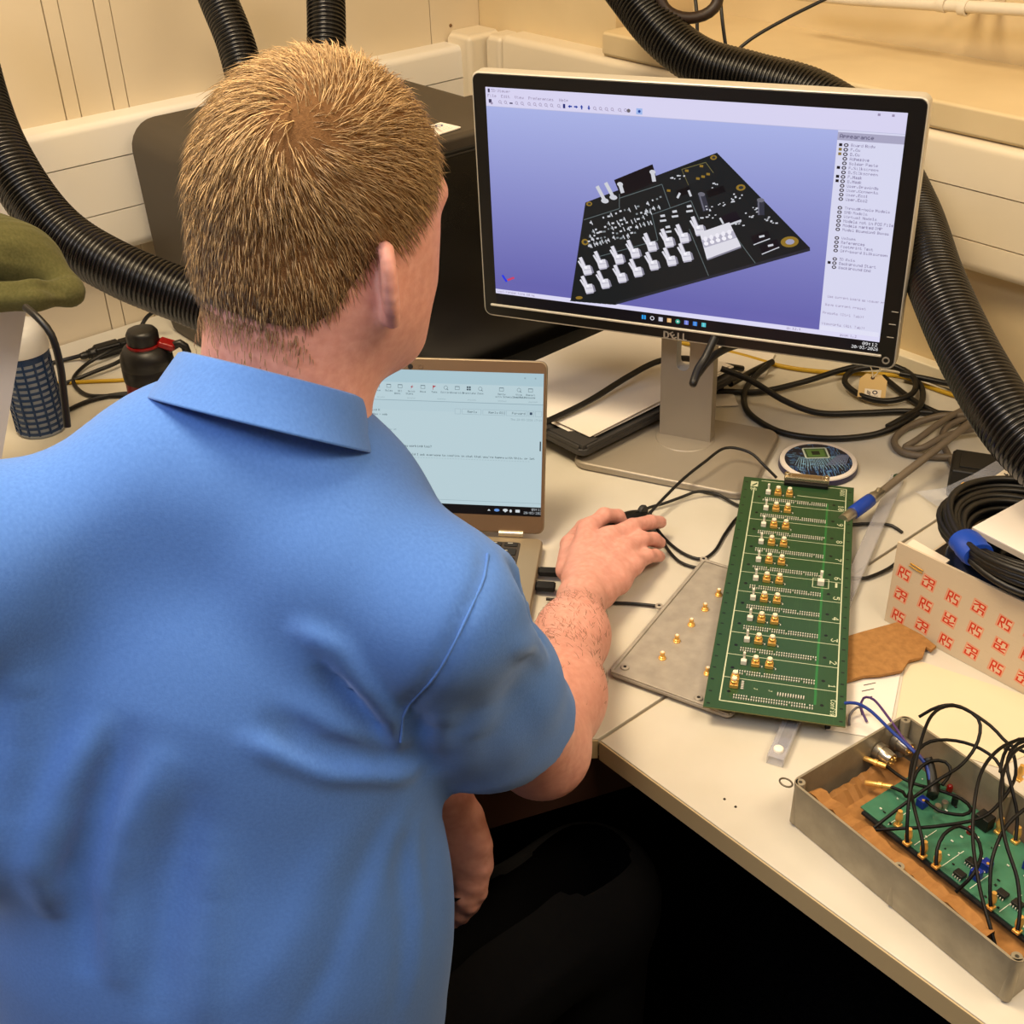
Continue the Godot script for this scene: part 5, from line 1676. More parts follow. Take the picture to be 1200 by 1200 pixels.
func build_lid() -> void:
	var alu := paint("cast_aluminium", Color(0.70, 0.67, 0.62), 0.45, 0.15)
	textured(alu, noise_tex(0.02, Color(0.86, 0.86, 0.86), Color.WHITE, 512, 5, FastNoiseLite.TYPE_PERLIN, 3), 5.0)
	bumpy(alu, noise_tex(0.09, Color.BLACK, Color.WHITE, 512, 4), 0.012)
	var a := Vector3(-0.7264, 0.743, -0.7328)
	var b := Vector3(-0.8001, 0.743, -0.9668)
	var c := Vector3(-0.589, 0.743, -0.7713)
	var u := (b - a)
	u.y = 0.0
	var lu := u.length()
	u = u.normalized()
	var v := (c - a)
	v.y = 0.0
	v = (v - u * v.dot(u))
	var lv := v.length()
	v = v.normalized()
	var bs := Basis(v, Vector3.UP, v.cross(Vector3.UP))
	var o := (a + u * lu * 0.5 + v * lv * 0.5)
	o.y = 0.74
	var t := thing("cast_plate", "flat cast metal lid with a row of gold connectors, lying under the green board", "lid", o, bs)
	part("plate", Shape.new().slab(roundrect(lv, lu, 0.008, 5), 0.004, 0.0085, 0.0012), alu, t)
	part("inner_lip", Shape.new().slab(roundrect(lv - 0.014, lu - 0.014, 0.005, 5), 0.0, 0.0045, 0.0005), alu, t)
	# raised rim round the upper face
	var rim := Shape.new()
	for q in [[Vector3(0, 0.0094, lu * 0.5 - 0.0030), Vector3(lv - 0.006, 0.0024, 0.0042)], [Vector3(0, 0.0094, -lu * 0.5 + 0.0030), Vector3(lv - 0.006, 0.0024, 0.0042)], [Vector3(lv * 0.5 - 0.0030, 0.0094, 0), Vector3(0.0042, 0.0024, lu - 0.006)], [Vector3(-lv * 0.5 + 0.0030, 0.0094, 0), Vector3(0.0042, 0.0024, lu - 0.006)]]:
		rim.box(q[0], q[1], 0.0009)
	part("rim", rim, alu, t)
	var hole := paint("hole_dark", Color(0.06, 0.05, 0.045), 0.7)
	for q in [Vector3(-0.769, 0.74, -0.8576), Vector3(-0.7184, 0.74, -0.751), Vector3(-0.6316, 0.74, -0.7723), Vector3(-0.6014, 0.74, -0.7819), Vector3(-0.7973, 0.74, -0.9654)]:
		var p: Vector3 = bs.inverse() * (q - o)
		p.y = 0.0
		part("boss", Shape.new().at(Transform3D(Basis.IDENTITY, p)).lathe([Vector2(0.0046, 0.008), Vector2(0.0046, 0.0104), Vector2(0.0042, 0.0108), Vector2(0.0019, 0.0108), Vector2(0.0019, 0.0106), Vector2(0, 0.0106)], 18), alu, t)
		part("screw_hole", Shape.new().at(Transform3D(Basis.IDENTITY, p)).lathe([Vector2(0.0018, 0.0106), Vector2(0.0018, 0.0109), Vector2(0, 0.0109)], 12), hole, t)
	var gold := paint("gold", Color.WHITE)
	for q in [Vector3(-0.7024, 0.748, -0.7924), Vector3(-0.712, 0.748, -0.8258), Vector3(-0.7208, 0.748, -0.8592), Vector3(-0.7295, 0.748, -0.8919), Vector3(-0.7374, 0.748, -0.9244), Vector3(-0.652, 0.748, -0.8092), Vector3(-0.7467, 0.748, -0.9593)]:
		var p: Vector3 = bs.inverse() * (q - o)
		var g := part("gold_connector", Shape.new().at(Transform3D(Basis.IDENTITY, p)).lathe([Vector2(0, 0), Vector2(0.0042, 0), Vector2(0.0042, 0.0018), Vector2(0.0034, 0.0022), Vector2(0.0034, 0.0036), Vector2(0.0022, 0.0042), Vector2(0.0022, 0.0072), Vector2(0.0027, 0.0076), Vector2(0.0027, 0.0090), Vector2(0.0020, 0.0092), Vector2(0, 0.0092)], 16), gold, t)
		part("socket", Shape.new().at(Transform3D(Basis.IDENTITY, p)).lathe([Vector2(0.0019, 0.0091), Vector2(0.0019, 0.0098), Vector2(0, 0.0098)], 12), paint("socket_white", Color(0.92, 0.88, 0.78), 0.5), g)


func build_metal_box() -> void:
	var alu := paint("cast_box", Color(0.66, 0.62, 0.53), 0.42, 0.35)
	textured(alu, noise_tex(0.015, Color(0.80, 0.80, 0.80), Color.WHITE, 512, 5, FastNoiseLite.TYPE_PERLIN, 9), 4.0)
	bumpy(alu, noise_tex(0.08, Color.BLACK, Color.WHITE, 512, 4), 0.010)
	var hh := 0.053
	var a := Vector3(-0.4675, 0.793, -0.7101)
	var b := Vector3(-0.2245, 0.793, -0.6829)
	var c := Vector3(-0.4487, 0.793, -0.8633)
	var u := (b - a)
	u.y = 0
	var lu := u.length()
	u = u.normalized()
	var w := (c - a)
	w.y = 0
	w -= u * w.dot(u)
	var lw := w.length()
	w = w.normalized()
	var bs := Basis(u, Vector3.UP, u.cross(Vector3.UP))   # z points to the man
	var o := a + u * lu * 0.5 + w * lw * 0.5
	o.y = 0.74
	var t := thing("metal_box", "open cast metal box with cardboard and a small green board inside, near the desk edge", "box", o, bs)
	# hollow tapered shell: outer wall, inner wall, rim
	var s := Shape.new()
	var outer0 := roundrect(lu - 0.006, lw - 0.006, 0.008, 6)
	var outer1 := roundrect(lu, lw, 0.009, 6)
	var inner1 := roundrect(lu - 0.005, lw - 0.005, 0.007, 6)
	var inner0 := roundrect(lu - 0.009, lw - 0.009, 0.006, 6)
	var rings := [[outer0, 0.0, 0.985], [outer0, 0.001, 1.0], [outer1, hh - 0.0008, 1.0], [outer1, hh, 0.9975], [inner1, hh, 1.0], [inner0, 0.0025, 1.0]]
	var m := outer0.size()
	for r in rings.size() - 1:
		for i in m:
			var j := (i + 1) % m
			var q := []
			for e in [[r, i], [r, j], [r + 1, j], [r + 1, i]]:
				var p: Vector2 = rings[e[0]][0][e[1]] * rings[e[0]][2]
				var ce := Vector2(signf(p.x) * (lu * 0.5 - 0.009), signf(p.y) * (lw * 0.5 - 0.009))
				var nn := (p - ce)
				if absf(p.x) < absf(ce.x): nn.x = 0
				if absf(p.y) < absf(ce.y): nn.y = 0
				nn = nn.normalized() * (-1.0 if r == 4 else 1.0)
				var n3 := Vector3(nn.x, 0, nn.y)
				if r == 3:
					n3 = Vector3.UP
				q.append(s.vert(Vector3(p.x, rings[e[0]][1], p.y), n3, p))
			s.quad(q[0], q[1], q[2], q[3])
	part("shell", s, alu, t)
	part("floor_plate", Shape.new().slab(inner0, 0.0002, 0.003, 0.0002), alu, t)
	var hole := paint("hole_dark", Color.WHITE)
	for sx in [-1, 1]:
		for sz in [-1, 1]:
			var p := Vector3(sx * (lu * 0.5 - 0.0065), 0, sz * (lw * 0.5 - 0.0065))
			part("corner_post", Shape.new().at(Transform3D(Basis.IDENTITY, p)).lathe([Vector2(0.0052, 0.003), Vector2(0.0048, hh - 0.0008), Vector2(0.0044, hh), Vector2(0.0018, hh), Vector2(0.0018, hh - 0.004), Vector2(0, hh - 0.004)], 16), alu, t)
	for sz in [-1, 1]:
		part("side_post", Shape.new().at(Transform3D(Basis.IDENTITY, Vector3(0.0, 0, sz * (lw * 0.5 - 0.006)))).lathe([Vector2(0.0046, 0.003), Vector2(0.0044, hh - 0.004), Vector2(0.0016, hh - 0.004), Vector2(0.0016, hh - 0.008), Vector2(0, hh - 0.008)], 14), alu, t)
	# wire ring at the corner
	var rg := []
	var rc: Vector3 = bs.inverse() * (Vector3(-0.4704, 0.79, -0.7081) - o)
	for i in 17:
		var an := TAU * i / 16.0
		rg.append(rc + Vector3(cos(an) * 0.0062, sin(an) * 0.001, sin(an) * 0.0055))
	part("wire_ring", Shape.new().tube(rg, 0.0009, 8), paint("ring_steel", Color(0.45, 0.42, 0.36), 0.35, 0.7), t)
	# round sockets through the end wall
	var nickel := paint("nickel", Color(0.72, 0.69, 0.62), 0.28, 0.85)
	var gold := paint("gold", Color.WHITE)
	for q in [Vector3(-0.4486, 0.77, -0.8241), Vector3(-0.4449, 0.77, -0.8493)]:
		var p: Vector3 = bs.inverse() * (q - o)
		p.x = -lu * 0.5 + 0.004
		var x := Transform3D(Basis(Vector3(0, 0, 1), -PI / 2), p)
		var n := part("round_socket", Shape.new().at(x).lathe([Vector2(0, 0), Vector2(0.0085, 0), Vector2(0.0085, 0.005), Vector2(0.0074, 0.006), Vector2(0.0074, 0.013), Vector2(0.0068, 0.014), Vector2(0.0068, 0.018), Vector2(0.0056, 0.018), Vector2(0.0056, 0.016), Vector2(0, 0.016)], 24), nickel, t)
		part("nut", Shape.new().at(x).lathe([Vector2(0.007, 0.003), Vector2(0.0096, 0.003), Vector2(0.0096, 0.0062), Vector2(0.007, 0.0062)], 6), nickel, n)
		for k in 5:
			var an := TAU * k / 5.0
			part("contact", Shape.new().at(x * Transform3D(Basis.IDENTITY, Vector3(cos(an) * 0.0034, 0.0158, sin(an) * 0.0034))).lathe([Vector2(0.0011, 0), Vector2(0.0011, 0.0042), Vector2(0, 0.0045)], 8), gold, n)

	# cardboard lining, torn along its edges
	var card := paint("box_card", Color(0.64, 0.45, 0.23), 0.8)
	textured(card, noise_tex(0.03, Color(0.85, 0.83, 0.8), Color.WHITE, 512, 4), 6.0)
	var inv := bs.inverse()
	var fl := PackedVector2Array()
	for q in roundrect(lu - 0.012, lw - 0.012, 0.006, 3):
		fl.append(q)
	var lining := thing("cardboard_lining", "brown cardboard sheet lying in the bottom of the metal box", "cardboard", o, bs)
	part("sheet", Shape.new().slab(fl, 0.0035, 0.0085, 0.0004), card, lining)
	# the torn strip standing along the front wall
	rng.seed = 31
	var strip := Shape.new()
	var front := lw * 0.5 - 0.010
	var prev := []
	var x := -lu * 0.5 + 0.012
	while x < lu * 0.5 - 0.03:
		var hgt := 0.043 + rng.randf_range(-0.003, 0.004)
		var thick := 0.013 + rng.randf_range(-0.0015, 0.0015)
		var z0 := front - 0.001
		var cur := [Vector3(x, 0.006, z0), Vector3(x, hgt, z0 + 0.001), Vector3(x, hgt + rng.randf_range(-0.004, 0.001), z0 - thick), Vector3(x, 0.008, z0 - thick - 0.006)]
		if prev.size():
			for e in 3:
				strip.flat_quad(prev[e], cur[e], cur[e + 1], prev[e + 1])
		prev = cur
		x += rng.randf_range(0.004, 0.010)
	part("torn_edge", strip, card, lining)
	strip = Shape.new()
	prev = []
	var z := front
	while z > -lw * 0.5 + 0.02:
		var cur := [Vector3(-lu * 0.5 + 0.012, 0.006, z), Vector3(-lu * 0.5 + 0.010, 0.019 + rng.randf_range(-0.002, 0.002), z), Vector3(-lu * 0.5 + 0.016, 0.0185 + rng.randf_range(-0.002, 0.001), z), Vector3(-lu * 0.5 + 0.026, 0.0085, z)]
		if prev.size():
			for e in 3:
				strip.flat_quad(prev[e], cur[e], cur[e + 1], prev[e + 1])
		prev = cur
		z -= rng.randf_range(0.004, 0.009)
	part("torn_edge", strip, card, lining)
	part("perforated_board", Shape.new().box(Vector3(0.004, 0.0225, front - 0.014), Vector3(0.030, 0.0016, 0.020), 0.0003, Basis(Vector3(1, 0, 0), 0.5)), paint("perf_tan", Color(0.66, 0.42, 0.15), 0.6), lining)
	part("paper_tab", Shape.new().box(Vector3(0.062, 0.031, front - 0.004), Vector3(0.012, 0.0006, 0.012), 0.0001, Basis(Vector3(1, 0, 0), 0.7)), paint("tab_cream", Color(0.85, 0.72, 0.45), 0.6), lining)
	for k in 3:
		part("slot", Shape.new().box(Vector3(0.085, 0.0255 - k * 0.004, front - 0.0088 - k * 0.0022), Vector3(0.028, 0.0012, 0.0022), 0.0003, Basis(Vector3(1, 0, 0), 0.6)), paint("slot_tan", Color(0.62, 0.36, 0.10), 0.6), lining)

	# small green board with parts
	var bh := 0.020
	var g0 := Vector3(-0.3873, 0.76, -0.7524)
	var pts := []
	var poly := PackedVector2Array()
	for q in [Vector3(-0.4152, 0.76, -0.7633), Vector3(-0.4163, 0.76, -0.8323), Vector3(-0.4046, 0.76, -0.8672), Vector3(-0.2383, 0.76, -0.8512), Vector3(-0.2219, 0.76, -0.7502), Vector3(-0.3762, 0.76, -0.7495)]:
		var p: Vector3 = inv * (q - o)
		poly.append(Vector2(clampf(p.x, -lu * 0.5 + 0.02, lu * 0.5 - 0.012), clampf(p.z, -lw * 0.5 + 0.012, lw * 0.5 - 0.016)))
	var t2 := thing("inner_board", "small green circuit board with chips and gold sockets inside the metal box", "circuit board", o, bs)
	var green := paint("inner_green", Color(0.24, 0.47, 0.37), 0.38)
	textured(green, noise_tex(0.03, Color(0.85, 0.88, 0.85), Color.WHITE, 256, 3), 8.0)
	var bx0 := -0.083
	var bx1 := lu * 0.5 - 0.014
	var bz0 := -lw * 0.5 + 0.016
	var bz1 := 0.022
	var q0: Vector3 = inv * (Vector3(-0.4096, 0.76, -0.7476) - o)
	part("board", Shape.new().box(Vector3((bx0 + bx1) * 0.5, bh - 0.001, (bz0 + bz1) * 0.5), Vector3(bx1 - bx0, 0.0018, bz1 - bz0), 0.0003), green, t2)
	part("dark_sheet", Shape.new().box(Vector3((bx0 + bx1) * 0.5 + 0.004, bh - 0.0035, (bz0 + bz1) * 0.5 + 0.003), Vector3(bx1 - bx0, 0.003, bz1 - bz0), 0.0003), paint("foam_black", Color(0.02, 0.02, 0.02), 0.9), t2)
	for qz in [bz0 + 0.01, bz1 - 0.01]:
		for qx in [bx0 + 0.012, bx1 - 0.012]:
			part("standoff", Shape.new().at(Transform3D(Basis.IDENTITY, Vector3(qx, 0.0085, qz))).lathe([Vector2(0, 0), Vector2(0.003, 0), Vector2(0.003, bh - 0.0135), Vector2(0, bh - 0.0135)], 10), nickel, t2)
	var silk := paint("silk_white", Color(0.82, 0.84, 0.78), 0.6)
	var chipm := paint("chip_black", Color.WHITE)
	var bluem := paint("trim_pot_blue", Color(0.03, 0.15, 0.55), 0.4)
	var redm := paint("led_red", Color(0.45, 0.02, 0.02), 0.25)
	var place := func(px: Vector3) -> Vector3:
		var p: Vector3 = inv * (px - o)
		return Vector3(p.x, bh, p.z)
	for q in [Vector3(-0.3161, 0.76, -0.7553), Vector3(-0.3166, 0.76, -0.7746), Vector3(-0.2803, 0.76, -0.7633), Vector3(-0.2659, 0.76, -0.7631)]:
		var p: Vector3 = place.call(q)
		var ch := part("chip", Shape.new().box(p + Vector3(0, 0.0032, 0), Vector3(0.0095, 0.0036, 0.0075), 0.0006), chipm, t2)
		for k in 4:
			for sz in [-1, 1]:
				part("leg", Shape.new().box(p + Vector3(-0.0036 + k * 0.0024, 0.0013, sz * 0.0044), Vector3(0.0008, 0.0024, 0.0014), 0.0002), paint("tin", Color.WHITE), ch)
	for q in [[Vector3(-0.3063, 0.76, -0.7647), 0.0085], [Vector3(-0.3056, 0.76, -0.7796), 0.0085], [Vector3(-0.3852, 0.76, -0.8026), 0.0085], [Vector3(-0.281, 0.76, -0.8069), 0.0085]]:
		var p: Vector3 = place.call(q[0])
		var po := part("trim_pot", Shape.new().box(p + Vector3(0, 0.0045, 0), Vector3(0.0085, 0.009, 0.0085), 0.0005), bluem, t2)
		part("adjuster", Shape.new().at(Transform3D(Basis.IDENTITY, p + Vector3(0.0018, 0.009, 0.0018))).lathe([Vector2(0.0014, 0), Vector2(0.0014, 0.0008), Vector2(0, 0.0008)], 10), paint("gold", Color.WHITE), po)
	for q in [Vector3(-0.3788, 0.76, -0.8371), Vector3(-0.3377, 0.76, -0.8056)]:
		part("red_lamp", Shape.new().at(Transform3D(Basis.IDENTITY, place.call(q))).lathe([Vector2(0.003, 0), Vector2(0.003, 0.0052), Vector2(0.0024, 0.0072), Vector2(0.0012, 0.0082), Vector2(0, 0.0084)], 14), redm, t2)
	var blk := paint("pin_black", Color.WHITE)
	part("relay", Shape.new().box(place.call(Vector3(-0.3339, 0.76, -0.8219)) + Vector3(0, 0.007, 0), Vector3(0.014, 0.014, 0.012), 0.0008), blk, t2)
	part("header", Shape.new().box(place.call(Vector3(-0.3851, 0.76, -0.8188)) + Vector3(0, 0.009, 0), Vector3(0.008, 0.018, 0.008), 0.0006), blk, t2)
	for q in [Vector3(-0.3722, 0.76, -0.8075), Vector3(-0.3704, 0.76, -0.8158)]:
		part("capacitor", Shape.new().at(Transform3D(Basis.IDENTITY, place.call(q))).lathe([Vector2(0, 0), Vector2(0.0032, 0), Vector2(0.0032, 0.0066), Vector2(0.0028, 0.0074), Vector2(0, 0.0074)], 14), nickel, t2)
	part("capacitor", Shape.new().at(Transform3D(Basis.IDENTITY, place.call(Vector3(-0.3666, 0.76, -0.8264)))).lathe([Vector2(0, 0), Vector2(0.003, 0), Vector2(0.003, 0.0085), Vector2(0, 0.009)], 14), blk, t2)
	rng.seed = 77
	for k in 46:
		var p := Vector3(rng.randf_range(bx0 + 0.01, bx1 - 0.006), bh + 0.0008, rng.randf_range(bz0 + 0.006, bz1 - 0.005))
		part("small_chip", Shape.new().box(p, Vector3(rng.randf_range(0.0012, 0.003), 0.0012, rng.randf_range(0.001, 0.0018)), 0.0002), [silk, paint("tin", Color.WHITE), chipm][k % 3], t2)
	for k in 6:
		part("silk_line", Shape.new().box(Vector3(bx0 + 0.03 + k * 0.03, bh + 0.00005, bz1 - 0.018), Vector3(0.0006, 0.0002, 0.03), 0.0), silk, t2)
	# upright gold sockets with leads
	for q in [Vector3(-0.3676, 0.762, -0.7533), Vector3(-0.3501, 0.762, -0.7507), Vector3(-0.3356, 0.762, -0.7495), Vector3(-0.3856, 0.762, -0.7652), Vector3(-0.28, 0.762, -0.745), Vector3(-0.2523, 0.762, -0.7392), Vector3(-0.3047, 0.762, -0.8258), Vector3(-0.3207, 0.762, -0.8246), Vector3(-0.3432, 0.77, -0.8975)]:
		var p: Vector3 = place.call(q)
		var gs := part("gold_socket", Shape.new().at(Transform3D(Basis.IDENTITY, p)).box(Vector3(0, 0.0015, 0), Vector3(0.0065, 0.003, 0.0065), 0.0005), gold, t2)
		part("barrel", Shape.new().at(Transform3D(Basis.IDENTITY, p)).lathe([Vector2(0.0027, 0.003), Vector2(0.0027, 0.0075), Vector2(0.0034, 0.0082), Vector2(0.0034, 0.0125), Vector2(0.0030, 0.013), Vector2(0.0030, 0.0155), Vector2(0.0021, 0.0165), Vector2(0.0021, 0.0190), Vector2(0, 0.0192)], 14), gold, gs)
	# leads inside and over the box
	var lead := paint("coax_black", Color(0.012, 0.011, 0.010), 0.5, 0.0, 0.35)
	var base := "thin black coaxial lead "
	var grp := "thin coaxial leads in the metal box"
	var runs := [
		[[Vector3(-0.3594, 0.781, -0.7365), Vector3(-0.3654, 0.792, -0.7425), Vector3(-0.3778, 0.81, -0.7601), Vector3(-0.3959, 0.825, -0.7962), Vector3(-0.412, 0.83, -0.8407), Vector3(-0.4081, 0.825, -0.8724), Vector3(-0.386, 0.82, -0.8786), Vector3(-0.3744, 0.81, -0.8631), Vector3(-0.3719, 0.8, -0.8368), Vector3(-0.3776, 0.795, -0.8059), Vector3(-0.3877, 0.78, -0.7743), Vector3(-0.3968, 0.764, -0.7393)], "looping highest above the far wall of the metal box"],
		[[Vector3(-0.3968, 0.764, -0.7393), Vector3(-0.3772, 0.774, -0.7501), Vector3(-0.3513, 0.782, -0.772), Vector3(-0.3302, 0.786, -0.8046), Vector3(-0.3275, 0.792, -0.8341), Vector3(-0.3331, 0.798, -0.8614), Vector3(-0.3498, 0.802, -0.8826), Vector3(-0.3571, 0.8, -0.881)], "running flat across the small board to the right"],
		[[Vector3(-0.3423, 0.781, -0.734), Vector3(-0.3479, 0.79, -0.7399), Vector3(-0.3677, 0.8, -0.7555), Vector3(-0.3906, 0.802, -0.7811), Vector3(-0.4053, 0.804, -0.8103), Vector3(-0.4052, 0.806, -0.8341), Vector3(-0.39, 0.806, -0.8524), Vector3(-0.369, 0.804, -0.8618), Vector3(-0.3473, 0.8, -0.8589), Vector3(-0.3288, 0.79, -0.8356)], "arching from the second gold socket to the right"],
		[[Vector3(-0.3281, 0.781, -0.7328), Vector3(-0.3336, 0.79, -0.74), Vector3(-0.337, 0.796, -0.7538), Vector3(-0.3336, 0.796, -0.772), Vector3(-0.3202, 0.794, -0.7751), Vector3(-0.3071, 0.788, -0.7663), Vector3(-0.3021, 0.78, -0.7477), Vector3(-0.3073, 0.764, -0.735)], "bending over the chips from the third gold socket"],
		[[Vector3(-0.2738, 0.781, -0.7284), Vector3(-0.281, 0.792, -0.7354), Vector3(-0.2918, 0.806, -0.7523), Vector3(-0.2978, 0.818, -0.778), Vector3(-0.2951, 0.825, -0.8071), Vector3(-0.2885, 0.825, -0.844)], "rising from the gold socket beside the two black chips"],
		[[Vector3(-0.2467, 0.781, -0.7227), Vector3(-0.2516, 0.79, -0.7316), Vector3(-0.2669, 0.804, -0.7489), Vector3(-0.2903, 0.818, -0.7653), Vector3(-0.3124, 0.828, -0.791), Vector3(-0.3278, 0.832, -0.8207), Vector3(-0.3358, 0.83, -0.8544), Vector3(-0.3321, 0.825, -0.8858)], "rising from the gold socket nearest the front wall"],
		[[Vector3(-0.2538, 0.77, -0.7055), Vector3(-0.2639, 0.78, -0.7112), Vector3(-0.2873, 0.79, -0.7309), Vector3(-0.3128, 0.806, -0.7568), Vector3(-0.3302, 0.82, -0.783), Vector3(-0.3424, 0.828, -0.8108), Vector3(-0.3467, 0.83, -0.8392), Vector3(-0.3436, 0.828, -0.8684), Vector3(-0.3299, 0.82, -0.906)], "dropping down the front wall beside the slots"],
		[[Vector3(-0.4338, 0.768, -0.8144), Vector3(-0.418, 0.77, -0.8103), Vector3(-0.402, 0.77, -0.8114), Vector3(-0.3803, 0.772, -0.8193), Vector3(-0.3599, 0.774, -0.823), Vector3(-0.346, 0.776, -0.8167), Vector3(-0.3471, 0.776, -0.8047), Vector3(-0.3642, 0.776, -0.7935), Vector3(-0.3791, 0.776, -0.7958)], "from the loose gold plug by the end wall"],
		[[Vector3(-0.4142, 0.768, -0.7944), Vector3(-0.402, 0.77, -0.7952), Vector3(-0.3933, 0.774, -0.7894), Vector3(-0.3985, 0.79, -0.8065), Vector3(-0.3964, 0.794, -0.824), Vector3(-0.3863, 0.794, -0.8334), Vector3(-0.3776, 0.79, -0.8294), Vector3(-0.376, 0.785, -0.8145)], "from the loose gold plug lying on the cardboard"],
		[[Vector3(-0.4367, 0.796, -0.8661), Vector3(-0.425, 0.81, -0.8772), Vector3(-0.4084, 0.816, -0.8854), Vector3(-0.3755, 0.816, -0.8829), Vector3(-0.3532, 0.81, -0.8797), Vector3(-0.3311, 0.81, -0.8825)], "running along outside the far wall of the metal box"],
		[[Vector3(-0.3433, 0.8, -0.8521), Vector3(-0.3503, 0.806, -0.8676), Vector3(-0.3523, 0.81, -0.884), Vector3(-0.3453, 0.81, -0.8984), Vector3(-0.3277, 0.8, -0.91)], "in the tangle at the right edge of the metal box"],
		[[Vector3(-0.2979, 0.781, -0.8074), Vector3(-0.3075, 0.795, -0.8215), Vector3(-0.3208, 0.81, -0.8305), Vector3(-0.3365, 0.82, -0.8451), Vector3(-0.3419, 0.824, -0.8699), Vector3(-0.3313, 0.82, -0.9011)], "rising from the gold socket at the far right"],
	]
	for r in runs:
		cable("coax_lead", r[0], 0.0016, lead, base + r[1], "cable", grp)
	for q in [[Vector3(-0.454, 0.768, -0.8075), Vector3(-0.4331, 0.768, -0.8134), "gold plug leaning by the round sockets in the metal box"], [Vector3(-0.4375, 0.76, -0.7889), Vector3(-0.4141, 0.766, -0.7975), "gold plug lying loose on the cardboard in the metal box"]]:
		var g := thing("gold_plug", q[2], "plug", q[0], frame(q[1] - q[0]))
		var ln: float = (q[1] - q[0]).length()
		part("tip", Shape.new().lathe([Vector2(0, 0), Vector2(0.0022, 0), Vector2(0.0026, 0.001), Vector2(0.0026, ln * 0.45), Vector2(0.0032, ln * 0.47), Vector2(0.0032, ln * 0.62), Vector2(0.0022, ln * 0.64)], 14), gold, g)
		part("sleeve", Shape.new().lathe([Vector2(0.0022, ln * 0.6), Vector2(0.0024, ln * 0.66), Vector2(0.0024, ln), Vector2(0.0012, ln * 1.02), Vector2(0, ln * 1.02)], 14), gold, g)
	# two thin coloured wires and a thicker blue one
	var bw := paint("wire_blue", Color(0.10, 0.22, 0.55), 0.45)
	var pw := paint("wire_purple", Color(0.30, 0.20, 0.42), 0.45)
	var gw := paint("wire_grey", Color(0.35, 0.34, 0.36), 0.45)
	cable("blue_wire", [Vector3(-0.5134, 0.768, -0.8584), Vector3(-0.5023, 0.774, -0.8604), Vector3(-0.48, 0.784, -0.8513), Vector3(-0.4412, 0.796, -0.8294), Vector3(-0.4126, 0.798, -0.82), Vector3(-0.3984, 0.79, -0.8213), Vector3(-0.3877, 0.782, -0.8141)], 0.0017, bw, "blue wire bending from the board's edge into the metal box", "wire")
	cable("purple_wire", [Vector3(-0.4961, 0.743, -0.8768), Vector3(-0.5072, 0.752, -0.8803), Vector3(-0.5089, 0.762, -0.8849), Vector3(-0.4933, 0.774, -0.8778), Vector3(-0.4578, 0.79, -0.8492), Vector3(-0.4245, 0.796, -0.827), Vector3(-0.4015, 0.79, -0.8246), Vector3(-0.3903, 0.782, -0.8194)], 0.0013, pw, "purple wire curling over the paper into the metal box", "wire")
	cable("grey_wire", [Vector3(-0.5052, 0.743, -0.8593), Vector3(-0.511, 0.748, -0.8675), Vector3(-0.5109, 0.752, -0.8782), Vector3(-0.5045, 0.752, -0.8852)], 0.0013, gw, "short grey wire end beside the board's lower right corner", "wire")
	single("cable_sleeve", Shape.new().tube(spline([Vector3(-0.402, 0.792, -0.8276), Vector3(-0.3925, 0.784, -0.8222), Vector3(-0.3792, 0.776, -0.8083)]), 0.0048, 14), blk, "black sleeve where the coloured wires enter the small board", "sleeve")


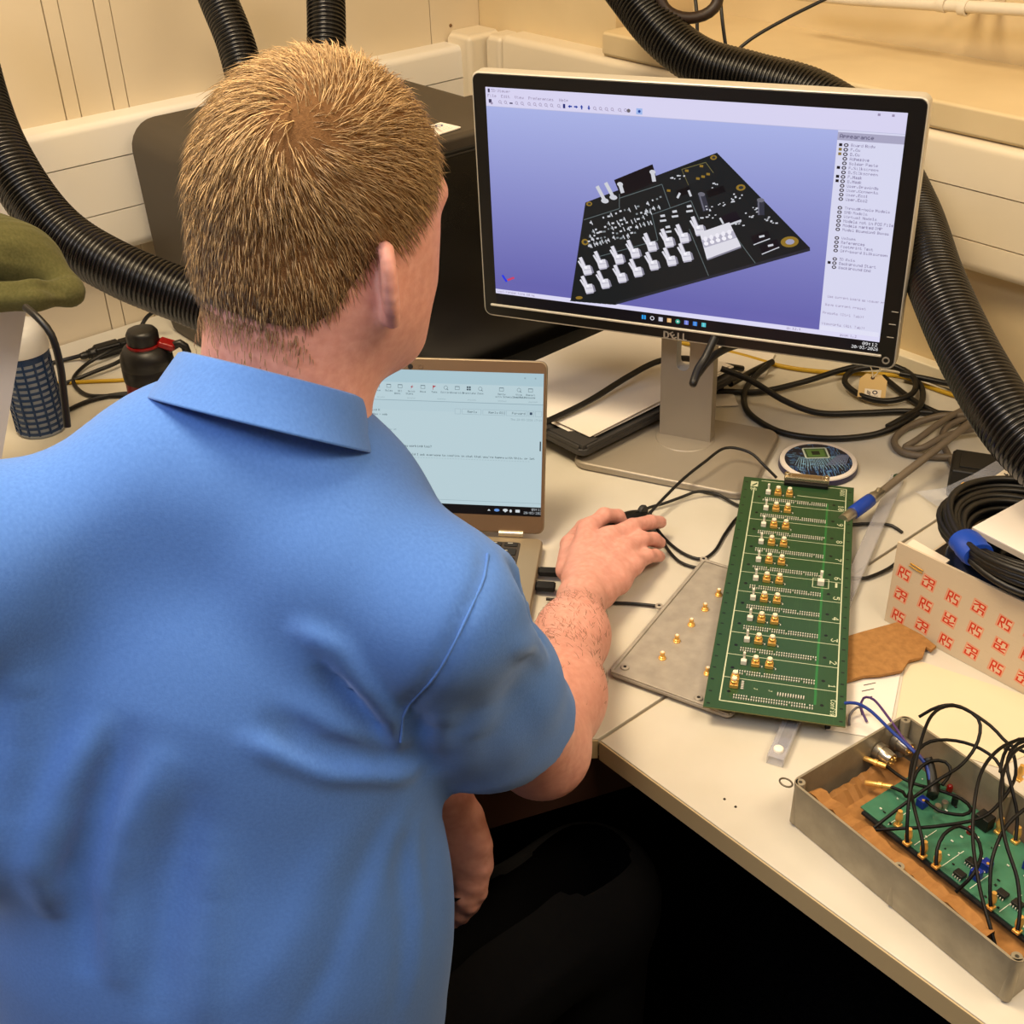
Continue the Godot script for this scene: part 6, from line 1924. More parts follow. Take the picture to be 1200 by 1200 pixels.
func build_carton() -> void:
	# local: x to the right, z towards the man
	var o := Vector3(-0.5857, 0.74, -1.0346)
	var w := 0.36
	var h := 0.108
	var dp := 0.26
	var im := Image.create(1440, 432, false, Image.FORMAT_RGB8)
	im.fill(Color(0.80, 0.735, 0.63))
	rng.seed = 3
	for i in 500:
		var p := Vector2(rng.randf_range(0, 1440), rng.randf_range(0, 432))
		line(im, p, p + Vector2(rng.randf_range(4, 30), rng.randf_range(-1, 1)), 1.5, Color(0.78, 0.71, 0.60) if i % 2 else Color(0.82, 0.76, 0.66))
	var redc := Color(0.80, 0.24, 0.13)
	# the trade letters in slanted outline squares, alternately turned
	for r in 3:
		for c in 12:
			var at := Vector2(84 + c * 122 + r * 4.0 - 30, 140 + r * 116 + (0 if c % 2 == 0 else -14))
			rs_mark(im, at + Vector2(0, 0), redc, (c + r) % 2 == 0)
	var card := paint("carton_card", Color(0.80, 0.735, 0.63), 0.8)
	var t := thing("carton", "pale cardboard carton printed with red RS letters at the right edge", "carton", o)
	var th := 0.003
	var front := part("front_wall", Shape.new().box(Vector3(w * 0.5, h * 0.5, -th * 0.5), Vector3(w, h, th), 0.0004), card, t)
	part("print", picture(Shape.new(), w - 0.001, h - 0.001, Vector3(w * 0.5, h * 0.5, 0.0001)), image_mat("carton_print", im, 0.8, 0.3), front)
	part("side_wall", Shape.new().box(Vector3(th * 0.5, h * 0.28, -dp * 0.5), Vector3(th, h * 0.56, dp), 0.0004), card, t)
	part("side_wall", Shape.new().box(Vector3(w - th * 0.5, h * 0.5, -dp * 0.5), Vector3(th, h, dp), 0.0004), card, t)
	part("back_wall", Shape.new().box(Vector3(w * 0.5, h * 0.5, -dp + th * 0.5), Vector3(w, h, th), 0.0004), card, t)
	part("bottom", Shape.new().box(Vector3(w * 0.5, th * 0.5, -dp * 0.5), Vector3(w, th, dp), 0.0004), paint("carton_inside", Color(0.30, 0.23, 0.15), 0.9), t)
	part("torn_flap", Shape.new().box(Vector3(0.030, h - 0.006, -0.012), Vector3(0.05, 0.0025, 0.014), 0.0004, Basis(Vector3(0, 1, 0), -0.12) * Basis(Vector3(1, 0, 0), 0.3)), paint("flap_white", Color(0.85, 0.80, 0.72), 0.8), t)
	part("staple", Shape.new().box(Vector3(0.028, h - 0.019, 0.0008), Vector3(0.017, 0.0016, 0.0016), 0.0005, Basis(Vector3(0, 0, 1), -0.12)), paint("staple_brass", Color(0.75, 0.58, 0.25), 0.3, 0.8), t)
	part("staple", Shape.new().box(Vector3(0.027, h - 0.0225, 0.0008), Vector3(0.017, 0.0016, 0.0016), 0.0005, Basis(Vector3(0, 0, 1), -0.12)), paint("staple_brass", Color.WHITE), t)
	# dark plastic bags in the carton
	var bag := paint("static_bag", Color(0.10, 0.14, 0.22), 0.2, 0.5)
	var f := Field.new()
	var bc := o + Vector3(0.10, 0.075, -0.10)
	f.ball(bc, Vector3(0.085, 0.030, 0.085), Basis.IDENTITY, 0.01)
	f.ball(bc + Vector3(0.09, 0.005, -0.03), Vector3(0.085, 0.032, 0.08), Basis.IDENTITY, 0.01)
	rng.seed = 12
	for i in 10:
		var p := bc + Vector3(rng.randf_range(-0.07, 0.12), 0.03, rng.randf_range(-0.08, 0.07))
		f.fold(p, p + Vector3(rng.randf_range(-0.05, 0.05), 0, rng.randf_range(-0.05, 0.05)), 0.006, rng.randf_range(-0.005, 0.006))
	var bs := Shape.new()
	f.net(bs, bc - Vector3(0.11, 0.06, 0.12), bc + Vector3(0.2, 0.06, 0.12), 0.006)
	single("antistatic_bag", bs, bag, "crumpled dark blue antistatic bag in the carton under the cable coil", "bag")
	var flapb := Shape.new()
	flapb.box(o + Vector3(0.055, 0.118, -0.088), Vector3(0.030, 0.0014, 0.045), 0.0004, Basis(Vector3(0, 0, 1), 0.6) * Basis(Vector3.UP, 0.3))
	single("antistatic_bag", flapb, bag, "stiff dark blue bag corner standing up beside the blue tape", "bag")
	# coil of black cable with blue tape
	var coil := thing("cable_coil", "thick coil of black cable held with blue tape on the carton", "cable coil", Vector3(-0.4774, 0.865, -1.1205))
	var cc := coil.position
	var cm := paint("coil_black", Color(0.028, 0.027, 0.026), 0.45)
	var e1 := (Vector3(-0.5325, 0.865, -1.0426) - cc)
	var rx := e1.length()
	e1 = e1.normalized()
	var e2 := Vector3.UP.cross(e1)
	rng.seed = 8
	for k in 13:
		var pts := []
		var ro := rx - 0.004 - (k % 4) * 0.0082 + rng.randf_range(-0.002, 0.002)
		var hy := -0.010 + (k / 4) * 0.0085 + rng.randf_range(-0.002, 0.002)
		var ph := rng.randf_range(0, TAU)
		for i in 49:
			var a := TAU * i / 48.0
			var sag := 1.0 + 0.03 * sin(a * 2 + ph)
			var pinch := 1.0 - 0.55 * exp(-pow(wrapf(a - 0.15, -PI, PI) / 0.5, 2))
			var mid := rx - 0.018
			var rr := mid + (ro - mid) * pinch
			pts.append((e1 * cos(a) * rr + e2 * sin(a) * rr * 1.2) * sag + Vector3(0, hy * pinch + 0.008 * sin(a + 0.6), 0))
		part("loop", Shape.new().tube(pts, 0.0042, 10), cm, coil)
	# tape bandage
	var tp := PackedVector2Array()
	var tc := (e1 * cos(0.15) + e2 * sin(0.15) * 1.2) * (rx - 0.018) + Vector3(0, 0.006, 0)
	var td := (-e1 * sin(0.15) + e2 * cos(0.15)).normalized()
	var tapep := []
	for i in 7:
		tapep.append(tc + td * (-0.015 + 0.030 * i / 6.0) + Vector3(0, 0.001 * sin(i), 0))
	var tape := part("tape", Shape.new().tube(tapep, 0.0172, 22, func(t_): return [1.0, 1.05, 1.02, 1.08, 1.03, 1.06, 1.0][int(round(t_ * 6))], 0.72), paint("tape_blue", Color(0.04, 0.25, 0.66), 0.5), coil)
	tape.set_meta("label", "bright blue tape")
	# white booklet lying over the coil
	var bk := thing("booklet", "white booklet resting on the coil at the right edge", "booklet", Vector3(-0.5239, 0.88, -1.0713))
	var u := (Vector3(-0.5163, 0.88, -1.1616) - bk.position).normalized()
	var v := (Vector3(-0.4507, 0.88, -1.0484) - bk.position)
	v = (v - u * v.dot(u)).normalized()
	var bb := Basis(v, v.cross(-u).normalized(), -u)
	if bb.y.y < 0:
		bb = Basis(v, -bb.y, -u)
	var pg := PackedVector2Array([Vector2(0, 0), Vector2(0.15, 0), Vector2(0.15, -0.21), Vector2(0, -0.21)])
	part("pages", Shape.new().at(Transform3D(bb, Vector3.ZERO)).slab(pg, -0.0075, -0.001, 0.0004), paint("paper_edge", Color(0.78, 0.73, 0.66), 0.7), bk)
	part("cover", Shape.new().at(Transform3D(bb, Vector3.ZERO)).slab(pg, -0.0012, 0.0004, 0.0002), paint("paper_white", Color.WHITE), bk)
	# zip bag with a letter on its label, behind
	var zb := paint("zip_bag", Color(0.75, 0.78, 0.85, 0.35), 0.15, 0.0, 0.6)
	zb.transparency = BaseMaterial3D.TRANSPARENCY_ALPHA
	var bagt := thing("zip_bag", "clear plastic zip bag with a white label behind the cable coil", "bag", Vector3(-0.6614, 0.76, -1.302))
	var bo := bagt.position
	var film := Shape.new()
	var gr := [[Vector3(-0.7178, 0.744, -1.2919), Vector3(-0.6855, 0.76, -1.3008), Vector3(-0.6465, 0.8, -1.2951), Vector3(-0.6325, 0.815, -1.3376)], [Vector3(-0.689, 0.746, -1.2809), Vector3(-0.6511, 0.775, -1.2717), Vector3(-0.6163, 0.805, -1.2733), Vector3(-0.5988, 0.825, -1.3086)], [Vector3(-0.6537, 0.75, -1.2677), Vector3(-0.6247, 0.78, -1.2474), Vector3(-0.5886, 0.81, -1.2506), Vector3(-0.5706, 0.83, -1.2852)]]
	for i in 2:
		for j in 3:
			film.flat_quad(gr[i][j] - bo, gr[i][j + 1] - bo, gr[i + 1][j + 1] - bo, gr[i + 1][j] - bo)
	part("film", film, zb, bagt)
	var li := Image.create(192, 96, false, Image.FORMAT_RGB8)
	li.fill(Color(0.86, 0.82, 0.74))
	write(li, "M", Vector2(110, 14), 9.0, Color(0.1, 0.1, 0.12))
	greek(li, Vector2(10, 20), 80, 9, Color(0.4, 0.38, 0.36), 2)
	greek(li, Vector2(10, 44), 80, 9, Color(0.4, 0.38, 0.36), 3)
	var lp := Vector3(-0.5858, 0.828, -1.2624)
	var l0 := (Vector3(-0.5866, 0.83, -1.2974) - Vector3(-0.5885, 0.826, -1.2302)).normalized()
	var lz := Vector3(0.35, 0.85, 0.35).normalized()
	lz = (lz - l0 * lz.dot(l0)).normalized()
	part("label", picture(Shape.new().at(Transform3D(Basis(l0, lz.cross(l0), lz), lp - bo + Vector3(0, 0.004, 0))), 0.050, 0.026), image_mat("bag_label", li, 0.6), bagt)
	part("contents", Shape.new().box(Vector3(-0.648, 0.79, -1.2814) - bo, Vector3(0.008, 0.004, 0.006), 0.001), paint("gold", Color.WHITE), bagt)
	# black adapters under the big hose
	var ab := paint("adapter_black", Color(0.02, 0.02, 0.02), 0.5)
	var ad := thing("power_adapter", "black power adapter on the desk under the big hose", "adapter", Vector3(-0.6429, 0.74, -1.3687), Basis(Vector3.UP, 0.5))
	part("body", Shape.new().box(Vector3(0, 0.022, 0), Vector3(0.13, 0.044, 0.06), 0.004), ab, ad)
	part("rib", Shape.new().box(Vector3(0, 0.0445, 0), Vector3(0.11, 0.002, 0.04), 0.0005), ab, ad)
	var ad2 := thing("equipment_case", "black equipment case against the wall at the right edge", "case", Vector3(-0.6819, 0.74, -1.5258), Basis(Vector3.UP, 0.25))
	part("body", Shape.new().box(Vector3(0.04, 0.045, -0.04), Vector3(0.11, 0.09, 0.08), 0.006), ab, ad2)
	part("front_face", Shape.new().box(Vector3(0.04, 0.045, 0.0005), Vector3(0.098, 0.078, 0.002), 0.0006), paint("adapter_face", Color(0.035, 0.035, 0.035), 0.35), ad2)


func rs_mark(im: Image, at: Vector2, col: Color, upright: bool) -> void:
	# letters R and S drawn with strokes inside a pale-edged square
	var s := 54.0
	var turn := 0.14 if upright else 0.14 + PI * 0.5
	if (int(at.x) / 107) % 3 == 2 and not upright:
		turn += PI
	var pt := func(x: float, y: float) -> Vector2: return at + Vector2((x - 0.5) * s * 1.05, (y - 0.5) * s).rotated(turn)
	poly_fill(im, [pt.call(-0.12, -0.12), pt.call(1.12, -0.12), pt.call(1.12, 1.12), pt.call(-0.12, 1.12)], Color(0.86, 0.60, 0.48))
	poly_fill(im, [pt.call(-0.02, -0.02), pt.call(1.02, -0.02), pt.call(1.02, 1.02), pt.call(-0.02, 1.02)], Color(0.86, 0.75, 0.64))
	for q in [[0.08, 0.0, 0.08, 1.0], [0.08, 0.06, 0.42, 0.06], [0.42, 0.0, 0.42, 0.5], [0.08, 0.5, 0.46, 0.5], [0.2, 0.5, 0.44, 1.0], [0.62, 0.06, 0.98, 0.06], [0.62, 0.0, 0.62, 0.5], [0.58, 0.5, 0.98, 0.5], [0.94, 0.5, 0.94, 1.0], [0.58, 0.94, 0.98, 0.94]]:
		line(im, pt.call(q[0], q[1]), pt.call(q[2], q[3]), 7.5, col)


func build_cables() -> void:
	var blk := paint("lead_black", Color.WHITE)
	var thick := 0.0046
	var g := "black cables behind the monitor"
	# lead crossing the paper to the column
	cable("display_lead", [Vector3(-1.1325, 0.79, -0.9487), Vector3(-1.1367, 0.787, -1.0232), Vector3(-1.1364, 0.79, -1.0972), Vector3(-1.141, 0.798, -1.1794), Vector3(-1.1351, 0.806, -1.2359), Vector3(-1.1251, 0.8, -1.2811), Vector3(-1.1157, 0.78, -1.3295), Vector3(-1.1049, 0.75, -1.3996)], thick, blk, "black lead crossing over the white sheets to the monitor column", "cable", g)
	cable("display_lead", [Vector3(-0.9109, 0.9647, -1.0952), Vector3(-0.9087, 0.9429, -1.0759), Vector3(-0.9063, 0.9346, -1.0614), Vector3(-0.897, 0.9234, -1.0427), Vector3(-0.9127, 0.9226, -1.0695), Vector3(-0.9316, 0.9243, -1.1226), Vector3(-0.94, 0.9173, -1.1796), Vector3(-0.9387, 0.901, -1.2391)], 0.0050, blk, "black lead hanging through the hole in the monitor column", "cable", g)
	cable("display_lead", [Vector3(-1.0625, 0.8, -1.2961), Vector3(-1.0256, 0.785, -1.3214), Vector3(-0.9789, 0.76, -1.3456), Vector3(-0.9348, 0.748, -1.3706), Vector3(-0.8944, 0.746, -1.4185), Vector3(-0.855, 0.746, -1.4675), Vector3(-0.8083, 0.746, -1.5051), Vector3(-0.7621, 0.746, -1.5423)], thick, blk, "black cable running straight from the column to the right", "cable", g)
	cable("display_lead", [Vector3(-1.0726, 0.76, -1.421), Vector3(-1.0684, 0.752, -1.3803), Vector3(-1.0513, 0.746, -1.3408), Vector3(-1.0134, 0.745, -1.3039), Vector3(-0.9627, 0.745, -1.2889), Vector3(-0.9217, 0.745, -1.2955), Vector3(-0.8784, 0.745, -1.3267), Vector3(-0.8464, 0.746, -1.3722), Vector3(-0.8326, 0.75, -1.4128), Vector3(-0.832, 0.752, -1.4639)], thick, blk, "black cable sweeping in a wide curve behind the coaster", "cable", g)
	cable("display_lead", [Vector3(-1.1176, 0.744, -1.277), Vector3(-1.082, 0.745, -1.3238), Vector3(-1.0408, 0.746, -1.364), Vector3(-1.0115, 0.75, -1.4287), Vector3(-0.9895, 0.756, -1.4935), Vector3(-0.9659, 0.76, -1.5363), Vector3(-0.9337, 0.76, -1.5569), Vector3(-0.8932, 0.756, -1.5474), Vector3(-0.8733, 0.752, -1.5102), Vector3(-0.8868, 0.75, -1.4699), Vector3(-0.9224, 0.75, -1.4564), Vector3(-0.9648, 0.752, -1.4717), Vector3(-0.976, 0.756, -1.5075), Vector3(-0.9472, 0.764, -1.531)], thick, blk, "black cable coiled under the brown tag", "cable", g)
	cable("display_lead", [Vector3(-0.9641, 0.752, -1.5576), Vector3(-0.9244, 0.754, -1.5671), Vector3(-0.8741, 0.752, -1.5377), Vector3(-0.8411, 0.754, -1.4834), Vector3(-0.8365, 0.754, -1.4425), Vector3(-0.8408, 0.75, -1.4041)], thick, blk, "black cable in a half loop right of the brown tag", "cable", g)
	cable("display_lead", [Vector3(-0.9395, 0.748, -1.5348), Vector3(-0.8843, 0.748, -1.5099), Vector3(-0.838, 0.748, -1.4954), Vector3(-0.788, 0.748, -1.4947), Vector3(-0.742, 0.75, -1.5081)], thick, blk, "black cable running under the loops towards the hose", "cable", g)
	cable("display_lead", [Vector3(-0.9199, 0.756, -1.5489), Vector3(-0.8813, 0.758, -1.5581), Vector3(-0.8455, 0.758, -1.5708), Vector3(-0.8102, 0.76, -1.5938)], thick, blk, "black cable lying along the wall behind the hose", "cable", g)
	cable("display_lead", [Vector3(-1.0703, 0.76, -1.3302), Vector3(-1.078, 0.756, -1.3672), Vector3(-1.0831, 0.754, -1.4018), Vector3(-1.0858, 0.752, -1.4486)], 0.005, blk, "short stiff black cable behind the column on the right", "cable", g)
	cable("yellow_cable", [Vector3(-1.3682, 0.744, -1.3198), Vector3(-1.3141, 0.744, -1.366), Vector3(-1.2418, 0.744, -1.412), Vector3(-1.1584, 0.744, -1.4424), Vector3(-1.0703, 0.744, -1.462), Vector3(-1.0024, 0.744, -1.5023), Vector3(-0.9338, 0.744, -1.5609), Vector3(-0.8826, 0.744, -1.5639), Vector3(-0.8331, 0.744, -1.5668), Vector3(-0.7582, 0.744, -1.5823)], 0.0034, paint("cable_yellow", Color.WHITE), "yellow cable lying along the wall behind the lit monitor", "cable")
	# grey cables
	var grey := paint("cable_beige", Color(0.42, 0.375, 0.315), 0.5)
	cable("grey_cable", [Vector3(-0.73, 0.764, -1.2255), Vector3(-0.7282, 0.774, -1.2748), Vector3(-0.7262, 0.785, -1.3366), Vector3(-0.7283, 0.792, -1.4043), Vector3(-0.7325, 0.795, -1.4882), Vector3(-0.7316, 0.795, -1.5644)], 0.0052, grey, "straight beige cable leading to the blue connector", "cable", "beige cables")
	cable("grey_cable", [Vector3(-0.769, 0.76, -1.5047), Vector3(-0.803, 0.756, -1.4723), Vector3(-0.8221, 0.748, -1.4291), Vector3(-0.8149, 0.746, -1.384), Vector3(-0.7873, 0.746, -1.3642), Vector3(-0.7551, 0.746, -1.3811), Vector3(-0.7221, 0.746, -1.4126), Vector3(-0.6803, 0.746, -1.4502)], 0.0050, grey, "beige cable looped on the desk right of the coaster", "cable", "beige cables")
	cable("grey_cable", [Vector3(-0.7835, 0.76, -1.5504), Vector3(-0.7881, 0.76, -1.4697), Vector3(-0.787, 0.754, -1.3963), Vector3(-0.7889, 0.75, -1.3696), Vector3(-0.7711, 0.752, -1.3833), Vector3(-0.7652, 0.756, -1.4248), Vector3(-0.7527, 0.758, -1.4576), Vector3(-0.7335, 0.76, -1.4906)], 0.0046, grey, "second beige loop lying across the first one", "cable", "beige cables")
	cable("grey_cable", [Vector3(-0.7771, 0.754, -1.4975), Vector3(-0.7831, 0.75, -1.4648), Vector3(-0.7708, 0.746, -1.4342), Vector3(-0.7385, 0.745, -1.4012), Vector3(-0.7001, 0.745, -1.3656), Vector3(-0.6692, 0.745, -1.3289)], 0.0046, grey, "beige cable dropping towards the zip bag", "cable", "beige cables")
	# connector at the board's edge
	var p0 := Vector3(-0.7238, 0.764, -1.1436)
	var p1 := Vector3(-0.7293, 0.766, -1.2277)
	var cb := frame(p1 - p0)
	var ln := p0.distance_to(p1)
	var cn := thing("cable_connector", "bright blue sleeved connector on the beige cable at the board's edge", "connector", p0, cb)
	var nick := paint("nickel", Color.WHITE)
	part("front_ring", Shape.new().lathe([Vector2(0, -0.004), Vector2(0.0072, -0.004), Vector2(0.0074, ln * 0.22), Vector2(0.006, ln * 0.24)], 24), nick, cn)
	part("blue_sleeve", Shape.new().lathe([Vector2(0.0074, ln * 0.20), Vector2(0.0086, ln * 0.22), Vector2(0.0090, ln * 0.5), Vector2(0.0086, ln * 0.68), Vector2(0.007, ln * 0.70)], 24), paint("sleeve_blue", Color(0.03, 0.24, 0.66), 0.45), cn)
	part("clamp", Shape.new().lathe([Vector2(0.0078, ln * 0.68), Vector2(0.0078, ln * 0.80), Vector2(0.0064, ln * 0.82), Vector2(0.0064, ln * 0.98), Vector2(0.005, ln), Vector2(0, ln)], 20), nick, cn)
	part("clamp_screw", Shape.new().box(Vector3(0.0, ln * 0.88, 0.0072), Vector3(0.004, 0.004, 0.006), 0.0008), nick, cn)
	# mouse lead and others round the hand
	var thin := 0.0020
	cable("mouse_lead", [Vector3(-0.9045, 0.754, -0.976), Vector3(-0.9095, 0.76, -1.0013), Vector3(-0.9215, 0.768, -1.0619), Vector3(-0.9254, 0.774, -1.1074), Vector3(-0.9294, 0.776, -1.1547), Vector3(-0.9042, 0.772, -1.1747), Vector3(-0.8793, 0.762, -1.1761), Vector3(-0.8604, 0.748, -1.1816)], thin, blk, "thin black mouse lead rising from the mouse over the stand base", "cable", "thin leads round the mouse")
	cable("mouse_lead", [Vector3(-0.9201, 0.744, -0.9848), Vector3(-0.9277, 0.746, -1.002), Vector3(-0.9212, 0.746, -1.0272), Vector3(-0.9138, 0.748, -1.0551), Vector3(-0.9066, 0.75, -1.0767), Vector3(-0.8896, 0.746, -1.0949), Vector3(-0.8611, 0.744, -1.096), Vector3(-0.8288, 0.744, -1.1002)], thin, blk, "thin black lead kinked along the front of the stand base", "cable", "thin leads round the mouse")
	cable("mouse_lead", [Vector3(-0.9211, 0.744, -1.0016), Vector3(-0.9031, 0.743, -0.9876), Vector3(-0.865, 0.743, -0.9709), Vector3(-0.83, 0.743, -0.9642), Vector3(-0.8057, 0.743, -0.9715), Vector3(-0.8066, 0.743, -0.9975), Vector3(-0.8231, 0.743, -1.0356), Vector3(-0.8374, 0.743, -1.0785), Vector3(-0.8327, 0.743, -1.1134)], thin, blk, "thin black lead making a wide loop right of the hand", "cable", "thin leads round the mouse")
	cable("mouse_lead", [Vector3(-0.8802, 0.743, -0.9745), Vector3(-0.8493, 0.743, -0.9573), Vector3(-0.8204, 0.743, -0.9477), Vector3(-0.7985, 0.743, -0.9527), Vector3(-0.7774, 0.743, -0.9674)], thin, blk, "thin black lead running under the metal lid", "cable", "thin leads round the mouse")
	cable("mouse_lead", [Vector3(-0.871, 0.746, -0.7743), Vector3(-0.8284, 0.743, -0.8164), Vector3(-0.8036, 0.743, -0.8408), Vector3(-0.778, 0.743, -0.8612), Vector3(-0.7508, 0.742, -0.8782)], thin, blk, "thin black lead coming out under the wrist to the lid", "cable", "thin leads round the mouse")
	cable("short_lead", [Vector3(-0.7349, 0.744, -1.1536), Vector3(-0.719, 0.744, -1.1764), Vector3(-0.7045, 0.744, -1.192), Vector3(-0.692, 0.743, -1.2018), Vector3(-0.675, 0.742, -1.1993)], 0.0022, blk, "short black lead between the board and the carton corner, nearer the blue connector", "cable", "short leads between board and carton")
	cable("short_lead", [Vector3(-0.673, 0.744, -1.0622), Vector3(-0.6497, 0.744, -1.0771), Vector3(-0.6432, 0.744, -1.0917), Vector3(-0.6392, 0.744, -1.1168), Vector3(-0.6403, 0.743, -1.136)], 0.0022, blk, "short black lead between the board and the carton's printed wall", "cable", "short leads between board and carton")
	# tag
	var tagm := paint("manila", Color(0.82, 0.71, 0.50), 0.75)
	var tg := thing("luggage_tag", "brown card tag with a printed white label lying on the cable loops", "tag", Vector3(-0.9181, 0.762, -1.4754))
	var tu := (Vector3(-0.8951, 0.762, -1.4833) - Vector3(-0.9346, 0.762, -1.4581)).normalized()
	var tz := Vector3(0.35, 0.82, 0.40).normalized()
	tz = (tz - tu * tz.dot(tu)).normalized()
	var tb := Basis(tu, tz, tu.cross(tz))
	var op := PackedVector2Array([Vector2(-0.0205, 0.022), Vector2(-0.0205, -0.010), Vector2(-0.012, -0.020), Vector2(0.010, -0.020), Vector2(0.0195, -0.010), Vector2(0.0195, 0.022)])
	part("card", Shape.new().at(Transform3D(tb, Vector3.ZERO)).slab(op, -0.0004, 0.0004, 0.0001), tagm, tg)
	part("eyelet", Shape.new().at(Transform3D(tb, tb * Vector3(-0.002, 0.0004, -0.013))).lathe([Vector2(0.0030, 0), Vector2(0.0024, 0.0005), Vector2(0.0012, 0.0005), Vector2(0, 0.0002)], 14), paint("eyelet_brown", Color(0.25, 0.14, 0.06), 0.6), tg)
	var ti := Image.create(160, 80, false, Image.FORMAT_RGB8)
	ti.fill(Color(0.90, 0.87, 0.82))
	oval(ti, Vector2(100, 30), 26, 20, Color(0.08, 0.09, 0.2))
	oval(ti, Vector2(100, 30), 15, 11, Color(0.90, 0.87, 0.82))
	for i in 6:
		ti.fill_rect(Rect2i(24 + i * 6, 14 + i * 3, 4, 34), Color(0.3, 0.28, 0.28))
	greek(ti, Vector2(20, 58), 110, 9, Color(0.4, 0.38, 0.38), 4)
	part("printed_label", picture(Shape.new().at(Transform3D(Basis(tu, tb.z * -1.0, tz), tb * Vector3(0.001, 0.0006, 0.0135))), 0.024, 0.014), image_mat("tag_print", ti, 0.6), tg)
	part("string", Shape.new().tube(spline([tb * Vector3(-0.002, 0.001, -0.013), tb * Vector3(-0.004, 0.008, -0.020), tb * Vector3(-0.010, 0.020, -0.026), tb * Vector3(-0.012, 0.034, -0.03)]), 0.0008, 8), paint("string_white", Color(0.85, 0.82, 0.75), 0.8), tg)
	part("string", Shape.new().tube(spline([tb * Vector3(-0.002, 0.001, -0.013), tb * Vector3(0.006, 0.008, -0.022), tb * Vector3(0.008, 0.018, -0.024), tb * Vector3(0.012, 0.004, -0.03)]), 0.0008, 8), paint("string_white", Color.WHITE), tg)


